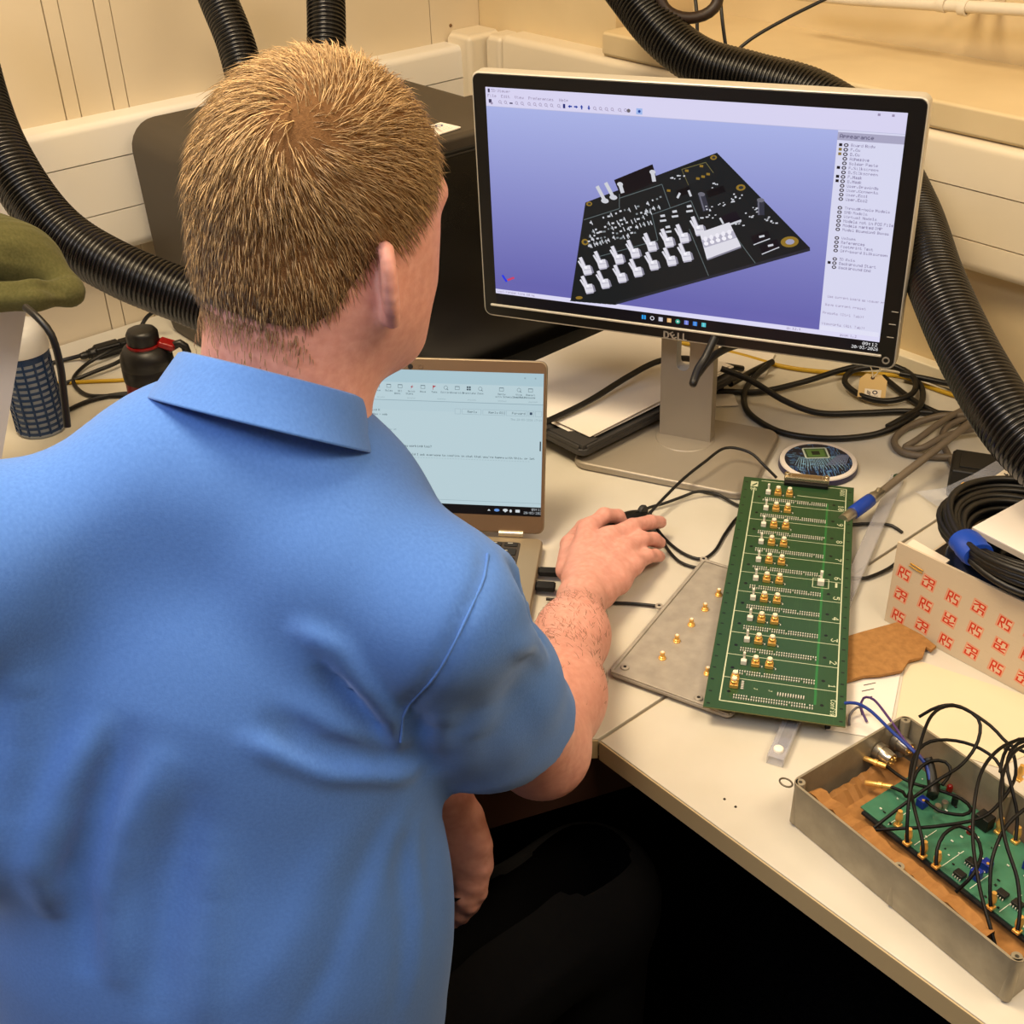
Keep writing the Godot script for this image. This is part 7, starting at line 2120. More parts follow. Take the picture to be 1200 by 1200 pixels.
# ---------------------------------------------------------------- the man
func build_person() -> void:
	var fw := Vector3(-0.768, 0, -0.6405)
	var rt := Vector3(0.6405, 0, -0.768)
	var up := Vector3.UP
	var pelvis := Vector3(-0.6983, 0.585, -0.2634)
	var waist := Vector3(-0.6996, 0.76, -0.2775)
	var chest := Vector3(-0.7047, 0.98, -0.3182)
	var high := Vector3(-0.7156, 1.115, -0.3598)
	var neck0 := Vector3(-0.7194, 1.19, -0.3786)
	var hc := Vector3(-0.7203, 1.3379, -0.4361)
	var sh_r := Vector3(-0.5731, 1.0848, -0.406)
	var sh_l := Vector3(-0.7488, 1.1519, -0.1512)
	var el_r := Vector3(-0.6221, 0.8275, -0.5443)
	var wr_r := Vector3(-0.8076, 0.782, -0.7717)
	var el_l := Vector3(-0.9896, 0.84, -0.2654)
	var wr_l := Vector3(-0.7167, 0.7784, -0.4744)
	var hip_r := Vector3(-0.6509, 0.555, -0.3671)
	var hip_l := Vector3(-0.7662, 0.555, -0.2289)
	var kn_r := Vector3(-0.6248, 0.578, -0.6068)
	var kn_l := hip_l + fw * 0.42 + Vector3(0, -0.02, 0)
	var an_r := Vector3(kn_r.x, 0.09, kn_r.z) - fw * 0.02
	var an_l := Vector3(kn_l.x, 0.09, kn_l.z) - fw * 0.04
	var hf := Vector3(-0.15, -0.22, -0.965).normalized()      # where the face points
	var hr := hf.cross(up).normalized()
	var hu := hr.cross(hf)
	var hax := Basis(hr, hu, -hf)

	var person := thing("person", "man in a blue polo shirt seen from behind, his right hand on the mouse", "person", Vector3(pelvis.x, 0, pelvis.z))
	var po := person.position
	var skin := paint("skin", Color(0.89, 0.67, 0.62), 0.5, 0.0, 0.4)
	textured(skin, noise_tex(0.03, Color(0.90, 0.84, 0.82), Color.WHITE, 512, 4), 6.0)
	bumpy(skin, noise_tex(0.12, Color.BLACK, Color.WHITE, 512, 4), 0.008)
	skin.subsurf_scatter_enabled = true
	skin.subsurf_scatter_strength = 0.08

	# ---- skin: head, neck, arms, hands, trunk under the clothes
	var body := Shape.new()
	body.at(Transform3D(Basis.IDENTITY, -po))
	var head := Field.new()
	head.ball(hc + hu * 0.004, Vector3(0.0715, 0.090, 0.0900), hax, 0.0)
	head.ball(hc + hf * 0.030 - hu * 0.045, Vector3(0.062, 0.072, 0.062), hax, 0.03)
	head.cap(hc + hf * 0.050 - hu * 0.070, hc + hf * 0.068 - hu * 0.098, 0.044, 0.026, 0.03)
	head.cap(hc - hr * 0.050 - hu * 0.060 + hf * 0.005, hc - hr * 0.02 - hu * 0.095 + hf * 0.06, 0.018, 0.020, 0.03)
	head.cap(hc + hr * 0.050 - hu * 0.060 + hf * 0.005, hc + hr * 0.02 - hu * 0.095 + hf * 0.06, 0.018, 0.020, 0.03)
	head.cap(hc + hf * 0.094 - hu * 0.010, hc + hf * 0.112 - hu * 0.045, 0.007, 0.011, 0.014)
	head.cap(hc + hf * 0.098 - hu * 0.047 - hr * 0.010, hc + hf * 0.098 - hu * 0.047 + hr * 0.010, 0.008, 0.008, 0.01)
	head.cap(hc + hf * 0.078 + hu * 0.012 - hr * 0.035, hc + hf * 0.086 + hu * 0.012 + hr * 0.0, 0.009, 0.010, 0.015)
	head.cap(hc + hf * 0.078 + hu * 0.012 + hr * 0.035, hc + hf * 0.086 + hu * 0.012 + hr * 0.0, 0.009, 0.010, 0.015)
	head.cap(hc + hf * 0.094 - hu * 0.068 - hr * 0.018, hc + hf * 0.094 - hu * 0.068 + hr * 0.018, 0.0055, 0.0055, 0.006)
	head.cap(hc + hf * 0.093 - hu * 0.077 - hr * 0.015, hc + hf * 0.093 - hu * 0.077 + hr * 0.015, 0.0060, 0.0060, 0.006)
	head.cap(neck0 - up * 0.06 - fw * 0.01, hc - hu * 0.065 - hf * 0.022, 0.066, 0.057, 0.035)
	for s in [-1.0, 1.0]:
		# ear: back plate, rim, lobe
		var eb: Vector3 = hc + hr * s * 0.0725 - hu * 0.038 + hf * 0.000
		var eo: Vector3 = (hr * s * 0.74 - hf * 0.66).normalized()
		var eu := (hu * 0.97 - hf * 0.22).normalized()
		var en: Vector3 = eo.cross(eu).normalized()
		head.ball(eb + eo * 0.012, Vector3(0.015, 0.024, 0.0055), Basis(eo, eu, en), 0.006)
		var rim := []
		for i in 9:
			var a := -0.9 + 2.9 * i / 8.0
			rim.append(eb + eo * (0.007 + 0.0170 * cos(a)) + eu * 0.0250 * sin(a))
		head.chain(rim, [0.003, 0.0038, 0.004, 0.004, 0.004, 0.004, 0.0038, 0.0035, 0.003], 0.005)
		head.ball(eb + eo * 0.009 - eu * 0.023, Vector3(0.0085, 0.0085, 0.0055), Basis(eo, eu, en), 0.006)
	head.cuts.append(Plane(-up, -(neck0.y - 0.06)))
	head.net(body, hc - Vector3(0.15, 0.24, 0.16), hc + Vector3(0.15, 0.13, 0.15), 0.0042)

	var arms := Field.new()
	var el_r2 := el_r
	arms.chain([sh_r, sh_r.lerp(el_r, 0.5), el_r], [0.043, 0.043, 0.041], 0.02)
	var fo := (wr_r - el_r)
	arms.cap(el_r + fo.normalized() * 0.005, el_r + fo * 0.30 + up * 0.004, 0.041, 0.044, 0.02)
	arms.cap(el_r + fo * 0.30 + up * 0.004, el_r + fo * 0.72, 0.044, 0.0345, 0.03)
	arms.cap(el_r + fo * 0.72, wr_r, 0.0345, 0.0262, 0.03)
	arms.net(body, Vector3(minf(wr_r.x, el_r.x), wr_r.y, wr_r.z) - Vector3(0.06, 0.06, 0.06), sh_r + Vector3(0.10, 0.08, 0.10), 0.0065)
	var arm_l := Field.new()
	arm_l.chain([sh_l, el_l], [0.050, 0.038], 0.02)
	arm_l.cap(el_l, el_l.lerp(wr_l, 0.35), 0.038, 0.041, 0.02)
	arm_l.cap(el_l.lerp(wr_l, 0.35), wr_l, 0.041, 0.027, 0.02)
	var lo := Vector3(minf(sh_l.x, minf(el_l.x, wr_l.x)), minf(wr_l.y, el_l.y), minf(sh_l.z, minf(el_l.z, wr_l.z))) - Vector3.ONE * 0.07
	var hi := Vector3(maxf(sh_l.x, maxf(el_l.x, wr_l.x)), sh_l.y, maxf(sh_l.z, maxf(el_l.z, wr_l.z))) + Vector3.ONE * 0.07
	arm_l.net(body, lo, hi, 0.009)

	var trunk := Field.new()
	trunk.cap(pelvis, waist, 0.140, 0.125, 0.05, fw, 1.4)
	trunk.cap(waist, chest, 0.125, 0.145, 0.05, fw, 1.4)
	trunk.cap(chest, high, 0.145, 0.105, 0.05, fw, 1.4)
	trunk.chain([sh_l - up * 0.02, high - up * 0.04, sh_r - up * 0.02], [0.035, 0.05, 0.035], 0.05)
	trunk.cap(high - up * 0.03, neck0 - up * 0.03, 0.055, 0.05, 0.05)
	trunk.net(body, pelvis - Vector3(0.25, 0.15, 0.25), neck0 + Vector3(0.26, 0.02, 0.26), 0.016)

	hand_right(body, wr_r, fo.normalized())
	hand_left(body, wr_l, (wr_l - el_l).normalized())
	part("body", body, skin, person)
	for s in [-1.0, 1.0]:
		var e := Shape.new()
		e.at(Transform3D(hax, hc + hf * 0.070 - hu * 0.008 + hr * s * 0.030 - po)).lathe([Vector2(0, -0.011), Vector2(0.006, -0.0092), Vector2(0.0095, -0.0055), Vector2(0.011, 0), Vector2(0.0095, 0.0055), Vector2(0.006, 0.0092), Vector2(0, 0.011)], 16)
		part("eye", e, paint("eye_white", Color(0.9, 0.88, 0.85), 0.2), person)

	# ---- shirt
	var shirt := Field.new()
	shirt.cap(pelvis - up * 0.03 - rt * 0.035, waist - rt * 0.025, 0.205, 0.188, 0.05, fw, 1.35)
	shirt.cap(waist - rt * 0.025, chest - rt * 0.025, 0.182, 0.166, 0.06, fw, 1.35)
	shirt.cap(chest - rt * 0.025, high - up * 0.02, 0.166, 0.128, 0.06, fw, 1.45)
	shirt.cap(sh_l - up * 0.005, Vector3(-0.7217, 1.1785, -0.2974), 0.056, 0.046, 0.05)
	shirt.cap(Vector3(-0.7217, 1.1785, -0.2974), Vector3(-0.6335, 1.1194, -0.3626), 0.046, 0.046, 0.05)
	shirt.cap(Vector3(-0.6335, 1.1194, -0.3626), sh_r, 0.046, 0.054, 0.05)
	shirt.cap(high - up * 0.03, Vector3(-0.7048, 1.1775, -0.3592), 0.08, 0.050, 0.05)
	shirt.ball(Vector3(-0.6477, 1.045, -0.3709), Vector3(0.085, 0.10, 0.06), Basis(rt, up, -fw), 0.05)
	shirt.ball(Vector3(-0.7432, 1.055, -0.2487), Vector3(0.085, 0.10, 0.06), Basis(rt, up, -fw), 0.05)
	var hem_r := sh_r.lerp(el_r, 0.74)
	shirt.cap(sh_r, sh_r.lerp(el_r, 0.45), 0.054, 0.053, 0.035)
	shirt.cap(sh_r.lerp(el_r, 0.45), sh_r.lerp(el_r, 0.95), 0.053, 0.052, 0.02)
	shirt.cap(Vector3(-0.7924, 1.1015, -0.1597), Vector3(-0.7645, 0.9712, -0.1372), 0.075, 0.085, 0.07)
	shirt.cap(Vector3(-0.5971, 0.9929, -0.4245), Vector3(-0.6032, 0.9096, -0.4636), 0.044, 0.046, 0.03)
	var hem_l := sh_l.lerp(el_l, 0.62)
	shirt.cap(sh_l, sh_l.lerp(el_l, 0.9), 0.060, 0.066, 0.03)
	# hems and neck opening
	var adir := (el_r - sh_r).normalized()
	var ldir := (el_l - sh_l).normalized()
	# folds
	shirt.fold_line([Vector3(-0.5699, 0.9889, -0.3603), Vector3(-0.5717, 1.0219, -0.3541), Vector3(-0.5797, 1.0607, -0.3462), Vector3(-0.5878, 1.0935, -0.3323), Vector3(-0.5958, 1.106, -0.3165)], 0.008, 0.012)
	shirt.fold_line([Vector3(-0.5766, 0.9912, -0.3546), Vector3(-0.5824, 1.0392, -0.34), Vector3(-0.5905, 1.0702, -0.3242)], 0.009, -0.010)
	shirt.fold_line([Vector3(-0.5694, 0.9571, -0.3663), Vector3(-0.5566, 0.9797, -0.33), Vector3(-0.5633, 0.9949, -0.3001), Vector3(-0.5756, 1.0198, -0.2733), Vector3(-0.5859, 1.0361, -0.2586)], 0.009, 0.010)
	shirt.fold_line([Vector3(-0.5764, 0.9653, -0.366), Vector3(-0.5647, 1.0013, -0.3234), Vector3(-0.5736, 1.0221, -0.2964), Vector3(-0.5884, 1.0433, -0.2813)], 0.010, -0.010)
	shirt.fold_line([Vector3(-0.5829, 0.9945, -0.3503), Vector3(-0.5734, 1.0247, -0.3177), Vector3(-0.585, 1.0518, -0.2939)], 0.010, 0.004)
	for q in [[Vector3(-0.6116, 0.8949, -0.0681), Vector3(-0.6303, 0.9517, -0.1025), Vector3(-0.6266, 1.023, -0.1411), Vector3(-0.6317, 1.0551, -0.1671), 0.012, 0.012], [Vector3(-0.6252, 0.8592, -0.0902), Vector3(-0.6305, 0.9349, -0.1225), Vector3(-0.6259, 0.9982, -0.1542), Vector3(-0.6216, 1.0502, -0.1742), 0.012, -0.011], [Vector3(-0.6066, 0.8584, -0.1118), Vector3(-0.6196, 0.9213, -0.1405), Vector3(-0.6149, 0.9805, -0.1683), Vector3(-0.6038, 1.0282, -0.1922), 0.012, 0.012], [Vector3(-0.5957, 0.8348, -0.1383), Vector3(-0.5982, 0.8973, -0.1607), Vector3(-0.5919, 0.9477, -0.1816), Vector3(-0.5861, 0.9966, -0.2004), 0.014, -0.010], [Vector3(-0.5785, 0.8108, -0.1721), Vector3(-0.5812, 0.8643, -0.1853), Vector3(-0.5816, 0.9162, -0.1995), Vector3(-0.5868, 0.9539, -0.2124), 0.014, 0.007], [Vector3(-0.6525, 1.024, -0.1111), Vector3(-0.6605, 1.0517, -0.1291), Vector3(-0.6601, 1.0816, -0.1409), Vector3(-0.6659, 1.0998, -0.1522), 0.012, 0.004]]:
		shirt.fold_line([q[0], q[1], q[2], q[3]], q[4], q[5])
	for q in [[Vector3(-0.5455, 0.8349, -0.2913), Vector3(-0.5431, 0.8853, -0.3261), Vector3(-0.5482, 0.9222, -0.3569), 0.014, 0.004], [Vector3(-0.5606, 0.784, -0.2409), Vector3(-0.5472, 0.8593, -0.2952), Vector3(-0.5479, 0.9248, -0.3412), 0.014, -0.005], [Vector3(-0.52, 0.7406, -0.3203), Vector3(-0.5372, 0.8197, -0.3416), Vector3(-0.5541, 0.8909, -0.3555), 0.012, -0.005], [Vector3(-0.5794, 0.8239, -0.2211), Vector3(-0.5596, 0.8767, -0.2606), Vector3(-0.5465, 0.9331, -0.2956), 0.016, 0.004], [Vector3(-0.5134, 0.7403, -0.328), Vector3(-0.5385, 0.8167, -0.3558), Vector3(-0.56, 0.894, -0.3701), 0.010, 0.005]]:
		shirt.fold_line([q[0], q[1], q[2]], q[3], q[4])
	# sleeve folds
	for q in [[Vector3(-0.5595, 1.0143, -0.4723), Vector3(-0.5541, 1.0518, -0.4422), Vector3(-0.5496, 1.0776, -0.4176), 0.009, 0.010], [Vector3(-0.5656, 1.0198, -0.4891), Vector3(-0.5565, 1.074, -0.4615), Vector3(-0.5497, 1.1048, -0.4448), 0.009, -0.009], [Vector3(-0.5771, 1.0327, -0.4882), Vector3(-0.5617, 1.0819, -0.463), Vector3(-0.5608, 1.1117, -0.4569), 0.008, 0.009], [Vector3(-0.5727, 0.9631, -0.3869), Vector3(-0.5616, 1.0101, -0.3915), Vector3(-0.5555, 1.0438, -0.3954), 0.012, 0.005], [Vector3(-0.5805, 0.9508, -0.3838), Vector3(-0.5694, 0.993, -0.3836), Vector3(-0.5638, 1.0247, -0.385), 0.010, -0.006], [Vector3(-0.5673, 0.9275, -0.4133), Vector3(-0.5554, 0.9854, -0.4114), Vector3(-0.5494, 1.025, -0.4209), 0.016, 0.004], [Vector3(-0.5629, 0.9433, -0.4714), Vector3(-0.5594, 1.005, -0.4447), Vector3(-0.5568, 1.0406, -0.4278), 0.016, -0.004]]:
		shirt.fold_line([q[0], q[1], q[2]], q[3], q[4])
	# armhole groove
	var seam := [Vector3(-0.5406, 1.1457, -0.441), Vector3(-0.5311, 1.1323, -0.4204), Vector3(-0.5229, 1.1132, -0.3927), Vector3(-0.528, 1.0787, -0.3706), Vector3(-0.5471, 1.0334, -0.358), Vector3(-0.5655, 0.9989, -0.3572)]
	var seam_s := []
	for q in seam:
		seam_s.append(shirt.snap(q))
	for i in seam_s.size() - 1:
		shirt.fold(seam_s[i], seam_s[i + 1], 0.007, -0.0030)
	var sleeve_cut := Field.new()
	sleeve_cut.chain([sh_r.lerp(el_r, 0.52), el_r + adir * 0.08], [0.0525, 0.0535], 0.0)
	sleeve_cut.chain([sh_l.lerp(el_l, 0.5), el_l + ldir * 0.08], [0.056, 0.058], 0.0)
	sleeve_cut.cap(neck0 - up * 0.02, hc - hu * 0.05 - hf * 0.02, 0.062, 0.062, 0.0)
	shirt.cut_round = 0.004
	var cutter_r := Plane(adir, adir.dot(hem_r))
	var ss := Shape.new()
	ss.at(Transform3D(Basis.IDENTITY, -po))
	# trunk and both sleeves share the field; each sleeve end is trimmed by its hem plane
	var trunk_f := TrimmedField.new()
	trunk_f.base = shirt
	trunk_f.ends = [[hem_r, adir, 0.10], [hem_l, ldir, 0.085]]
	trunk_f.floor_y = pelvis.y - 0.05
	trunk_f.net(ss, pelvis - Vector3(0.32, 0.09, 0.32), neck0 + Vector3(0.36, 0.075, 0.34), 0.0068)
	var cloth := paint("polo_blue", Color(0.35, 0.53, 0.83), 0.88, 0.0, 0.25)
	cloth.rim_enabled = true
	cloth.rim = 0.7
	cloth.rim_tint = 0.35
	textured(cloth, noise_tex(0.11, Color(0.86, 0.88, 0.92), Color.WHITE, 512, 4), 5.0)
	bumpy(cloth, noise_tex(0.35, Color.BLACK, Color.WHITE, 512, 3, FastNoiseLite.TYPE_CELLULAR), 0.018)
	var polo := part("polo_shirt", ss, cloth, person)
	# seam ridges: armhole and sleeve hem
	var ridge := []
	for q in spline(seam_s, 0.01):
		var w: Vector3 = shirt.snap(q)
		ridge.append(w - po + shirt.grad(w, 0.003) * 0.0004)
	part("shoulder_seam", Shape.new().tube(ridge, 0.0011, 8), cloth, polo)
	# collar: a folded band standing round the neck
	part("collar", collar_shape(neck0, hc, hu, hf, po, fw, rt), cloth, person)
	for q in [[0.02, 0.0], [0.02, -0.03]]:
		part("button", Shape.new().at(Transform3D(frame(fw), neck0 + fw * 0.075 + up * (q[1] - 0.05) - po)).lathe([Vector2(0, 0), Vector2(0.005, 0), Vector2(0.005, 0.002), Vector2(0, 0.002)], 14), paint("button_blue", Color(0.1, 0.2, 0.5), 0.4), polo)

	# ---- trousers, shoes
	var tr := Field.new()
	tr.cap(pelvis - up * 0.06, pelvis + up * 0.02, 0.160, 0.150, 0.05, fw, 1.25)
	tr.cap(hip_r, kn_r, 0.092, 0.072, 0.05)
	tr.cap(kn_r, an_r, 0.068, 0.055, 0.03)
	tr.cap(hip_l, kn_l, 0.092, 0.072, 0.05)
	tr.cap(kn_l, an_l, 0.068, 0.055, 0.03)
	tr.fold(kn_r + Vector3(0.07, 0.03, 0.05), hip_r.lerp(kn_r, 0.5) + Vector3(0.08, 0.03, 0.05), 0.012, 0.005)
	tr.fold(kn_r + Vector3(0.0, 0.07, 0.04), hip_r.lerp(kn_r, 0.6) + Vector3(0.06, 0.07, 0.0), 0.012, -0.005)
	tr.fold(hip_r + Vector3(0, 0.1, -0.05), hip_r.lerp(kn_r, 0.4) + Vector3(0.07, 0.05, 0.03), 0.014, 0.006)
	tr.cuts.append(Plane(-up, -0.065))
	var ts := Shape.new()
	ts.at(Transform3D(Basis.IDENTITY, -po))
	tr.net(ts, Vector3(minf(kn_l.x, kn_r.x) - 0.1, 0.05, minf(kn_r.z, kn_l.z) - 0.1), Vector3(pelvis.x + 0.25, pelvis.y + 0.05, pelvis.z + 0.25), 0.011)
	var trm := paint("trousers_black", Color(0.03, 0.03, 0.033), 0.9, 0.0, 0.2)
	bumpy(trm, noise_tex(0.3, Color.BLACK, Color.WHITE, 256, 3), 0.02)
	trm.uv1_triplanar = true
	trm.uv1_scale = Vector3.ONE * 6.0
	part("trousers", ts, trm, person)
	for a in [an_r, an_l]:
		var sf := Field.new()
		sf.cap(a + Vector3(0, -0.045, 0) - fw * 0.03, a + Vector3(0, -0.055, 0) + fw * 0.15, 0.042, 0.034, 0.03)
		sf.cap(a, a + Vector3(0, -0.04, 0), 0.042, 0.045, 0.03)
		sf.cuts.append(Plane(-up, -0.012))
		var shs := Shape.new()
		shs.at(Transform3D(Basis.IDENTITY, -po))
		sf.net(shs, a - Vector3(0.25, 0.09, 0.25), a + Vector3(0.25, 0.05, 0.25), 0.011)
		var so := part("shoe", shs, paint("shoe_black", Color(0.02, 0.02, 0.02), 0.5), person)
		part("sole", Shape.new().at(Transform3D(Basis(rt, up, -fw), Vector3(a.x, 0, a.z) + fw * 0.06 - po)).slab(roundrect(0.075, 0.24, 0.036, 5), 0.001, 0.014, 0.003), paint("sole_grey", Color(0.05, 0.05, 0.05), 0.8), so)

	# ---- hair: close cap and strands
	build_hair(person, hc, hr, hu, hf, hax, po)
	build_arm_hair(person, arms, el_r, wr_r, po)

	# ---- stool he sits on
	var st := thing("stool", "black round stool under the man in the blue shirt", "stool", Vector3(pelvis.x, 0, pelvis.z))
	var bm := paint("stool_black", Color(0.025, 0.025, 0.027), 0.7)
	var cm := paint("stool_steel", Color(0.35, 0.35, 0.36), 0.3, 0.8)
	part("seat", Shape.new().lathe([Vector2(0, 0.395), Vector2(0.17, 0.395), Vector2(0.185, 0.41), Vector2(0.185, 0.432), Vector2(0.17, 0.445), Vector2(0, 0.448)], 36), bm, st)
	part("column", Shape.new().lathe([Vector2(0, 0.09), Vector2(0.026, 0.09), Vector2(0.026, 0.26), Vector2(0.016, 0.262), Vector2(0.016, 0.395), Vector2(0, 0.395)], 20), cm, st)
	for i in 5:
		var a := TAU * i / 5.0 + 0.3
		var d := Vector3(cos(a), 0, sin(a))
		part("base_arm", Shape.new().tube([Vector3(0, 0.105, 0) + d * 0.02, Vector3(0, 0.085, 0) + d * 0.15, Vector3(0, 0.062, 0) + d * 0.27], 0.016, 10, null, 0.7), bm, st)
		part("caster", Shape.new().at(Transform3D(Basis(Vector3.UP, -a) * Basis(Vector3.RIGHT, PI / 2), d * 0.27 + Vector3(0, 0.0265, 0))).lathe([Vector2(0, -0.012), Vector2(0.022, -0.012), Vector2(0.0255, -0.008), Vector2(0.0255, 0.008), Vector2(0.022, 0.012), Vector2(0, 0.012)], 18), bm, st)


# the shirt field with its sleeve ends and lower edge cut off
class TrimmedField extends Field:
	var base: Field
	var ends := []
	var floor_y := 0.0

	func d(p: Vector3) -> float:
		var m := base.d(p)
		for e in ends:
			var w: Vector3 = p - e[0]
			var along: float = w.dot(e[1])
			var rad: float = (w - e[1] * along).length()
			if rad < e[2] + 0.05 and along > -0.05:
				# rounded hem, inside a cylinder round the arm only
				var cut := maxf(along, rad - e[2])
				if rad < e[2]:
					var hh := maxf(0.008 - absf(m - along), 0.0) / 0.008
					m = maxf(m, along) + hh * hh * 0.002
		m = maxf(m, floor_y - p.y)
		return m


func finger(f: Field, pts: Array, r0: float, r1: float) -> void:
	var n := pts.size()
	for i in n - 1:
		f.cap(pts[i], pts[i + 1], lerpf(r0, r1, float(i) / (n - 1)), lerpf(r0, r1, float(i + 1) / (n - 1)), 0.0035 if i else 0.010)


func hand_right(out: Shape, wrist: Vector3, along: Vector3) -> void:
	var f := Field.new()
	f.cap(wrist - along * 0.035, wrist, 0.0270, 0.0258, 0.0)
	# back of the hand
	var mcp := [Vector3(-0.9036, 0.784, -0.8729), Vector3(-0.8703, 0.787, -0.8748), Vector3(-0.8431, 0.782, -0.875), Vector3(-0.8219, 0.774, -0.8681)]
	var roots := [Vector3(-0.8414, 0.782, -0.793), Vector3(-0.8269, 0.785, -0.7927), Vector3(-0.8148, 0.782, -0.7972), Vector3(-0.8049, 0.777, -0.8011)]
	f.cap(wrist, Vector3(-0.8283, 0.782, -0.8021), 0.0250, 0.0215, 0.015)
	for i in 4:
		f.cap(roots[i], mcp[i], 0.0165, [0.0125, 0.0128, 0.0122, 0.0112][i], 0.012)
	for i in 3:
		f.cap((mcp[i] + roots[i]) * 0.5 - Vector3(0, 0.004, 0), (mcp[i + 1] + roots[i + 1]) * 0.5 - Vector3(0, 0.004, 0), 0.0135, 0.0135, 0.012)
	finger(f, [mcp[0], Vector3(-0.9088, 0.787, -0.9053), Vector3(-0.9079, 0.776, -0.9284), Vector3(-0.9043, 0.767, -0.9325)], 0.0105, 0.0078)
	finger(f, [mcp[1], Vector3(-0.8688, 0.786, -0.9139), Vector3(-0.871, 0.776, -0.9479), Vector3(-0.8737, 0.765, -0.9696)], 0.0108, 0.0080)
	finger(f, [mcp[2], Vector3(-0.8481, 0.779, -0.9106), Vector3(-0.8481, 0.77, -0.9303), Vector3(-0.848, 0.76, -0.9412)], 0.0102, 0.0078)
	finger(f, [mcp[3], Vector3(-0.8287, 0.769, -0.8998), Vector3(-0.8315, 0.761, -0.9163), Vector3(-0.8345, 0.753, -0.9274)], 0.0092, 0.0070)
	# thumb along the mouse's far side
	finger(f, [Vector3(-0.8728, 0.77, -0.8088), Vector3(-0.9136, 0.766, -0.8524), Vector3(-0.9362, 0.76, -0.8969), Vector3(-0.9379, 0.754, -0.9315)], 0.0135, 0.0085)
	for q in [Vector3(-0.8364, 0.8, -0.8565), Vector3(-0.8625, 0.802, -0.8556), Vector3(-0.8136, 0.795, -0.8533)]:
		var w := f.snap(q)
		f.fold(w, w + Vector3(0.006, 0, -0.004), 0.006, 0.0010)
	for q in [[Vector3(-0.8354, 0.805, -0.8087), Vector3(-0.8593, 0.802, -0.8538)], [Vector3(-0.8127, 0.805, -0.8083), Vector3(-0.8289, 0.8, -0.8517)]]:
		f.fold(f.snap(q[0]), f.snap(q[1]), 0.003, 0.0008)
	f.net(out, Vector3(-0.8583, 0.77, -0.845) - Vector3(0.12, 0.06, 0.13), Vector3(-0.8583, 0.77, -0.845) + Vector3(0.12, 0.06, 0.13), 0.0028)


func hand_left(out: Shape, wrist: Vector3, along: Vector3) -> void:
	var f := Field.new()
	f.cap(wrist - along * 0.05, wrist, 0.029, 0.027, 0.0)
	var mcp := [Vector3(-0.6828, 0.7283, -0.5022), Vector3(-0.6755, 0.7085, -0.5004), Vector3(-0.6745, 0.6856, -0.4972), Vector3(-0.6812, 0.6601, -0.4915)]
	var root := Vector3(-0.7016, 0.7569, -0.4897)
	f.cap(wrist, root, 0.026, 0.022, 0.015)
	for i in 4:
		f.cap(root.lerp(Vector3(-0.7085, 0.7183, -0.4798), i / 4.0), mcp[i], 0.020, 0.0135, 0.015)
	finger(f, [mcp[0], Vector3(-0.6657, 0.7, -0.5036), Vector3(-0.6675, 0.667, -0.5056), Vector3(-0.6751, 0.6372, -0.5038)], 0.0110, 0.0085)
	finger(f, [mcp[1], Vector3(-0.6636, 0.6749, -0.4995), Vector3(-0.6663, 0.638, -0.4966), Vector3(-0.6732, 0.614, -0.4921)], 0.0110, 0.0085)
	finger(f, [mcp[2], Vector3(-0.668, 0.6532, -0.4912), Vector3(-0.6701, 0.6236, -0.4868), Vector3(-0.678, 0.6015, -0.4831)], 0.0105, 0.0082)
	finger(f, [mcp[3], Vector3(-0.6751, 0.6349, -0.4829), Vector3(-0.6789, 0.6086, -0.4799), Vector3(-0.6843, 0.5933, -0.4766)], 0.0095, 0.0075)
	finger(f, [Vector3(-0.7155, 0.7212, -0.4928), Vector3(-0.7113, 0.6738, -0.4969), Vector3(-0.7059, 0.644, -0.5015), Vector3(-0.7018, 0.6215, -0.5024)], 0.0130, 0.0090)
	var c := Vector3(-0.6858, 0.7003, -0.4891)
	f.net(out, c - Vector3(0.12, 0.13, 0.12), c + Vector3(0.12, 0.13, 0.12), 0.0032)


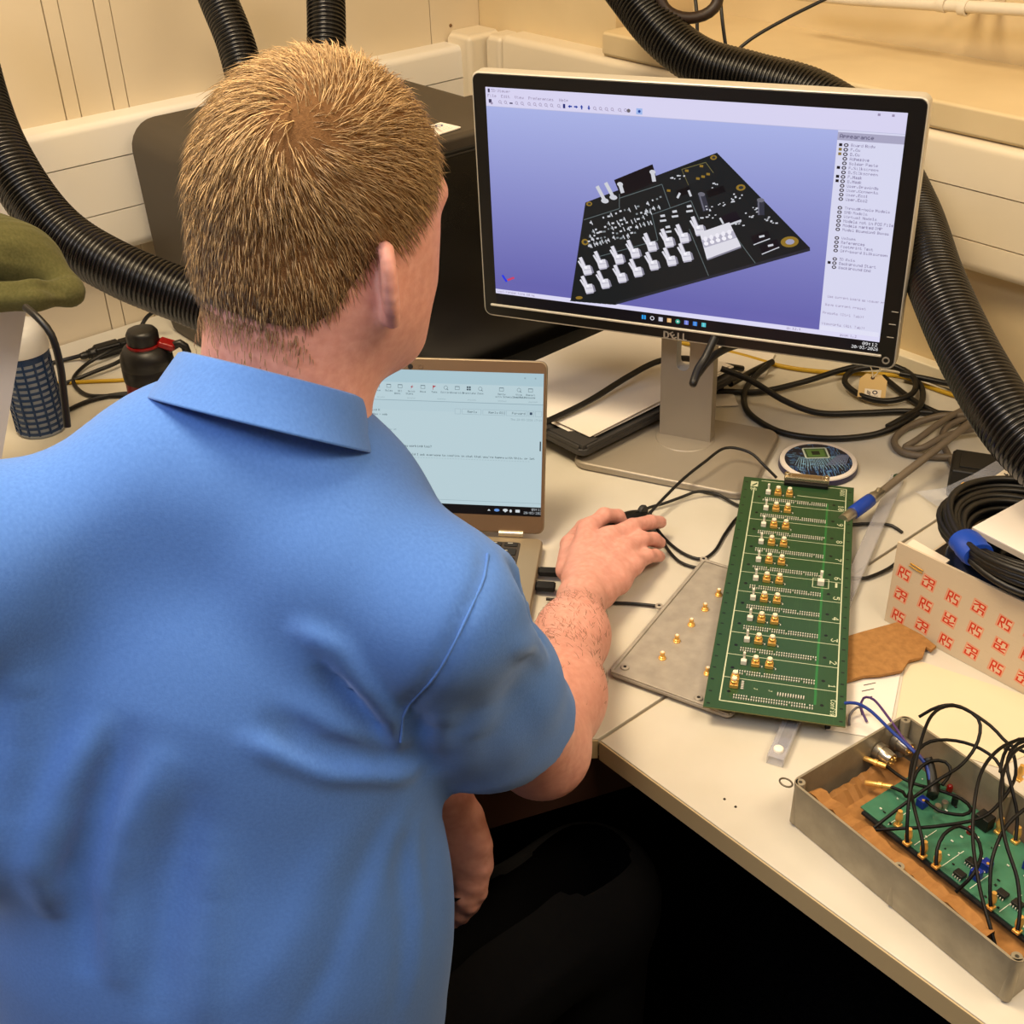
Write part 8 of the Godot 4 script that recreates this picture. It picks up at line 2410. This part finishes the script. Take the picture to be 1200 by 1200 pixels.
func collar_shape(neck0: Vector3, hc: Vector3, hu: Vector3, hf: Vector3, po: Vector3, fw: Vector3, rt: Vector3) -> Shape:
	# rings of points: inner foot, inner top, fold, outer fall
	var s := Shape.new()
	s.at(Transform3D(Basis.IDENTITY, -po))
	var ax := Vector3(-0.20, 0.83, -0.52).normalized()
	var bk := (-fw - ax * (-fw).dot(ax)).normalized()
	var sd := ax.cross(bk)
	if sd.dot(rt) < 0.0:
		sd = -sd
	var base := Vector3(-0.7075, 1.2142, -0.3686)
	var prof := [[0.062, -0.020], [0.0605, 0.012], [0.0620, 0.0215], [0.0645, 0.0245], [0.0672, 0.0225], [0.0700, 0.014], [0.0760, -0.006], [0.0830, -0.020], [0.0836, -0.0225], [0.0815, -0.0222], [0.0745, -0.008]]
	var n := 72
	var rows := []
	for i in n + 1:
		var a := lerpf(-2.62, 2.62, float(i) / n)
		var d := bk * cos(a) + sd * sin(a)
		var row := []
		var front := clampf((absf(a) - 1.5) / 1.1, 0.0, 1.0)
		for q in prof:
			var r: float = q[0] * 0.93 * (1.0 + 0.06 * absf(sin(a)))
			var h: float = q[1] * 0.78
			if q[0] > 0.0665:
				h -= front * 0.016
				r += front * 0.004
			row.append(base + d * r + ax * (h - front * 0.012))
		rows.append(row)
	for i in n:
		for k in prof.size() - 1:
			var ids := []
			for e in [[i, k], [i + 1, k], [i + 1, k + 1], [i, k + 1]]:
				var p: Vector3 = rows[e[0]][e[1]]
				var pa: Vector3 = rows[mini(e[0] + 1, n)][e[1]] - rows[maxi(e[0] - 1, 0)][e[1]]
				var pb: Vector3 = rows[e[0]][mini(e[1] + 1, prof.size() - 1)] - rows[e[0]][maxi(e[1] - 1, 0)]
				ids.append(s.vert(p, pa.cross(pb).normalized(), Vector2(i * 0.02, k * 0.02)))
			s.quad(ids[0], ids[1], ids[2], ids[3])
	return s


func strand(s: Shape, p: Vector3, d: Vector3, bend: Vector3, l: float, w: float, col: Color) -> void:
	s.tint = col
	var side := d.cross(bend)
	if side.length() < 0.01:
		side = d.cross(Vector3.UP)
	side = side.normalized()
	var up := side.cross(d).normalized()
	var pts := [p, p + d * l * 0.5 + bend * l * 0.10, p + d * l + bend * l * 0.36]
	var wide := [1.0, 0.85]
	var ring := []
	for k in 2:
		var r := []
		for j in 3:
			var a := TAU * j / 3.0
			var nn := side * cos(a) + up * sin(a)
			r.append(s.vert(pts[k] + nn * w * wide[k], nn))
		ring.append(r)
	var tip := s.vert(pts[2], d)
	for j in 3:
		var k := (j + 1) % 3
		s.quad(ring[0][j], ring[0][k], ring[1][k], ring[1][j])
		s.tri(ring[1][j], ring[1][k], tip)


func build_hair(person: Node3D, hc: Vector3, hr: Vector3, hu: Vector3, hf: Vector3, hax: Basis, po: Vector3) -> void:
	var cap_f := Field.new()
	cap_f.ball(hc + hu * 0.006 - hf * 0.001, Vector3(0.0740, 0.0935, 0.0935), hax, 0.0)
	cap_f.ball(hc - hu * 0.050 - hf * 0.038, Vector3(0.058, 0.040, 0.044), hax, 0.03)
	var line_n := (hf * 0.74 - hu * 0.67).normalized()
	cap_f.cuts.append(Plane(line_n, line_n.dot(hc + hf * 0.010 - hu * 0.030)))
	var nape := (-hu * 0.97 + hf * 0.24).normalized()
	cap_f.cuts.append(Plane(nape, nape.dot(hc - hu * 0.084 - hf * 0.05)))
	cap_f.cut_round = 0.012
	var cs := Shape.new()
	cs.at(Transform3D(Basis.IDENTITY, -po))
	cap_f.net(cs, hc - Vector3(0.12, 0.14, 0.13), hc + Vector3(0.12, 0.13, 0.13), 0.0045)
	var under := paint("hair_under", Color(0.52, 0.38, 0.24), 0.8, 0.0, 0.3)
	textured(under, noise_tex(0.08, Color(0.7, 0.66, 0.6), Color.WHITE, 512, 4), 8.0)
	bumpy(under, noise_tex(0.25, Color.BLACK, Color.WHITE, 512, 3), 0.06)
	var hair := part("hair", cs, under, person)
	var st := Shape.new()
	st.at(Transform3D(Basis.IDENTITY, -po))
	rng.seed = 99
	var whorl := cap_f.snap(Vector3(-0.6782, 1.4035, -0.4039))
	var tris := cs.idx.size() / 3
	var made := 0
	var total := 0.0
	var cum := PackedFloat32Array()
	for i in tris:
		var a := cs.v[cs.idx[i * 3]]
		var b := cs.v[cs.idx[i * 3 + 1]]
		var c := cs.v[cs.idx[i * 3 + 2]]
		total += (b - a).cross(c - a).length()
		cum.append(total)
	while made < 34000:
		var i := cum.bsearch(rng.randf() * total)
		i = mini(i, tris - 1)
		var u := rng.randf()
		var w := rng.randf()
		if u + w > 1.0:
			u = 1.0 - u
			w = 1.0 - w
		var a := cs.v[cs.idx[i * 3]]
		var p := a + (cs.v[cs.idx[i * 3 + 1]] - a) * u + (cs.v[cs.idx[i * 3 + 2]] - a) * w + po
		var nn := cs.n[cs.idx[i * 3]]
		made += 1
		var rel := p - hc
		if rel.dot(line_n) > (hf * 0.010 - hu * 0.030).dot(line_n) - 0.003:
			if rng.randf() < 0.55:
				continue
		if nn.dot(rel.normalized()) < 0.0:
			continue
		var away := p - whorl
		away -= nn * away.dot(nn)
		var far := away.length()
		var swirl := nn.cross(away.normalized()) * clampf(0.035 / maxf(far, 0.01), 0.0, 0.8)
		var dir := (away.normalized() + swirl - hu * clampf(far * 5.0, 0.0, 0.8) * 0.8).normalized()
		dir = (dir - nn * dir.dot(nn)).normalized()
		dir = (dir + Vector3(rng.randf_range(-1, 1), rng.randf_range(-1, 1), rng.randf_range(-1, 1)) * 0.30 + nn * rng.randf_range(0.10, 0.32)).normalized()
		var low := clampf((rel.dot(hu) + 0.095) / 0.12, 0.0, 1.0) + clampf((rel.dot(hu) - 0.035) / 0.05, 0.0, 1.0) * 0.7
		if far < 0.016:
			dir = (dir + hf * 0.5 + hr * rng.randf_range(-1.0, 0.4) + Vector3(rng.randf_range(-1, 1), rng.randf_range(-1, 1), rng.randf_range(-1, 1)) * 0.6).normalized()
		var l := lerpf(0.008, 0.019, low) * rng.randf_range(0.7, 1.25)
		var t := rng.randf()
		var col := Color(0.32, 0.195, 0.085).lerp(Color(0.80, 0.55, 0.27), t * t)
		strand(st, p - nn * 0.001, dir, (-hu * 0.6 - nn * 0.5), l, rng.randf_range(0.00026, 0.00046), col)
	# thin growth below the hairline at the nape
	var skin_f := Field.new()
	skin_f.cap(hc - hu * 0.15 - hf * 0.035, hc - hu * 0.065 - hf * 0.022, 0.060, 0.0575, 0.035)
	for k in 700:
		var q := hc - hu * (0.070 + absf(rng.randfn(0.0, 0.012))) - hf * 0.05 + hr * rng.randfn(-0.005, 0.024)
		q = skin_f.snap(q)
		var nn := skin_f.grad(q)
		if nn.dot(-hf) < 0.1:
			continue
		strand(st, q, (-hu + nn * 0.25 + hr * rng.randf_range(-0.3, 0.3)).normalized(), -nn, rng.randf_range(0.004, 0.009), 0.00030, Color(0.30, 0.19, 0.10))
	st.tint = Color.WHITE
	var hm := paint("hair_strands", Color.WHITE, 0.42, 0.0, 0.5)
	hm.vertex_color_use_as_albedo = true
	var hs := part("hair_strands", st, hm, hair)
	hs.set_meta("kind", "stuff")


func build_arm_hair(person: Node3D, arms: Field, elbow: Vector3, wrist: Vector3, po: Vector3) -> void:
	var s := Shape.new()
	s.at(Transform3D(Basis.IDENTITY, -po))
	rng.seed = 44
	var ax := (wrist - elbow)
	for k in 420:
		var t := 0.30 + 0.52 * rng.randf()
		var q := elbow + ax * t + Vector3(rng.randfn(0, 0.03), absf(rng.randfn(0, 0.03)) + 0.01, rng.randfn(0, 0.03))
		q = arms.snap(q)
		var nn := arms.grad(q)
		if nn.y < 0.05:
			continue
		var d := (ax.normalized() * 0.5 + nn.cross(ax.normalized()) * rng.randf_range(-0.2, 0.9) + nn * 0.22).normalized()
		strand(s, q - nn * 0.0002, d, -nn, rng.randf_range(0.006, 0.013), 0.00016, Color(0.13, 0.075, 0.04))
	s.tint = Color.WHITE
	var m := part("arm_hair", s, paint("arm_hair", Color.WHITE, 0.6), person)
	(m.material_override as StandardMaterial3D).vertex_color_use_as_albedo = true
	m.set_meta("kind", "stuff")
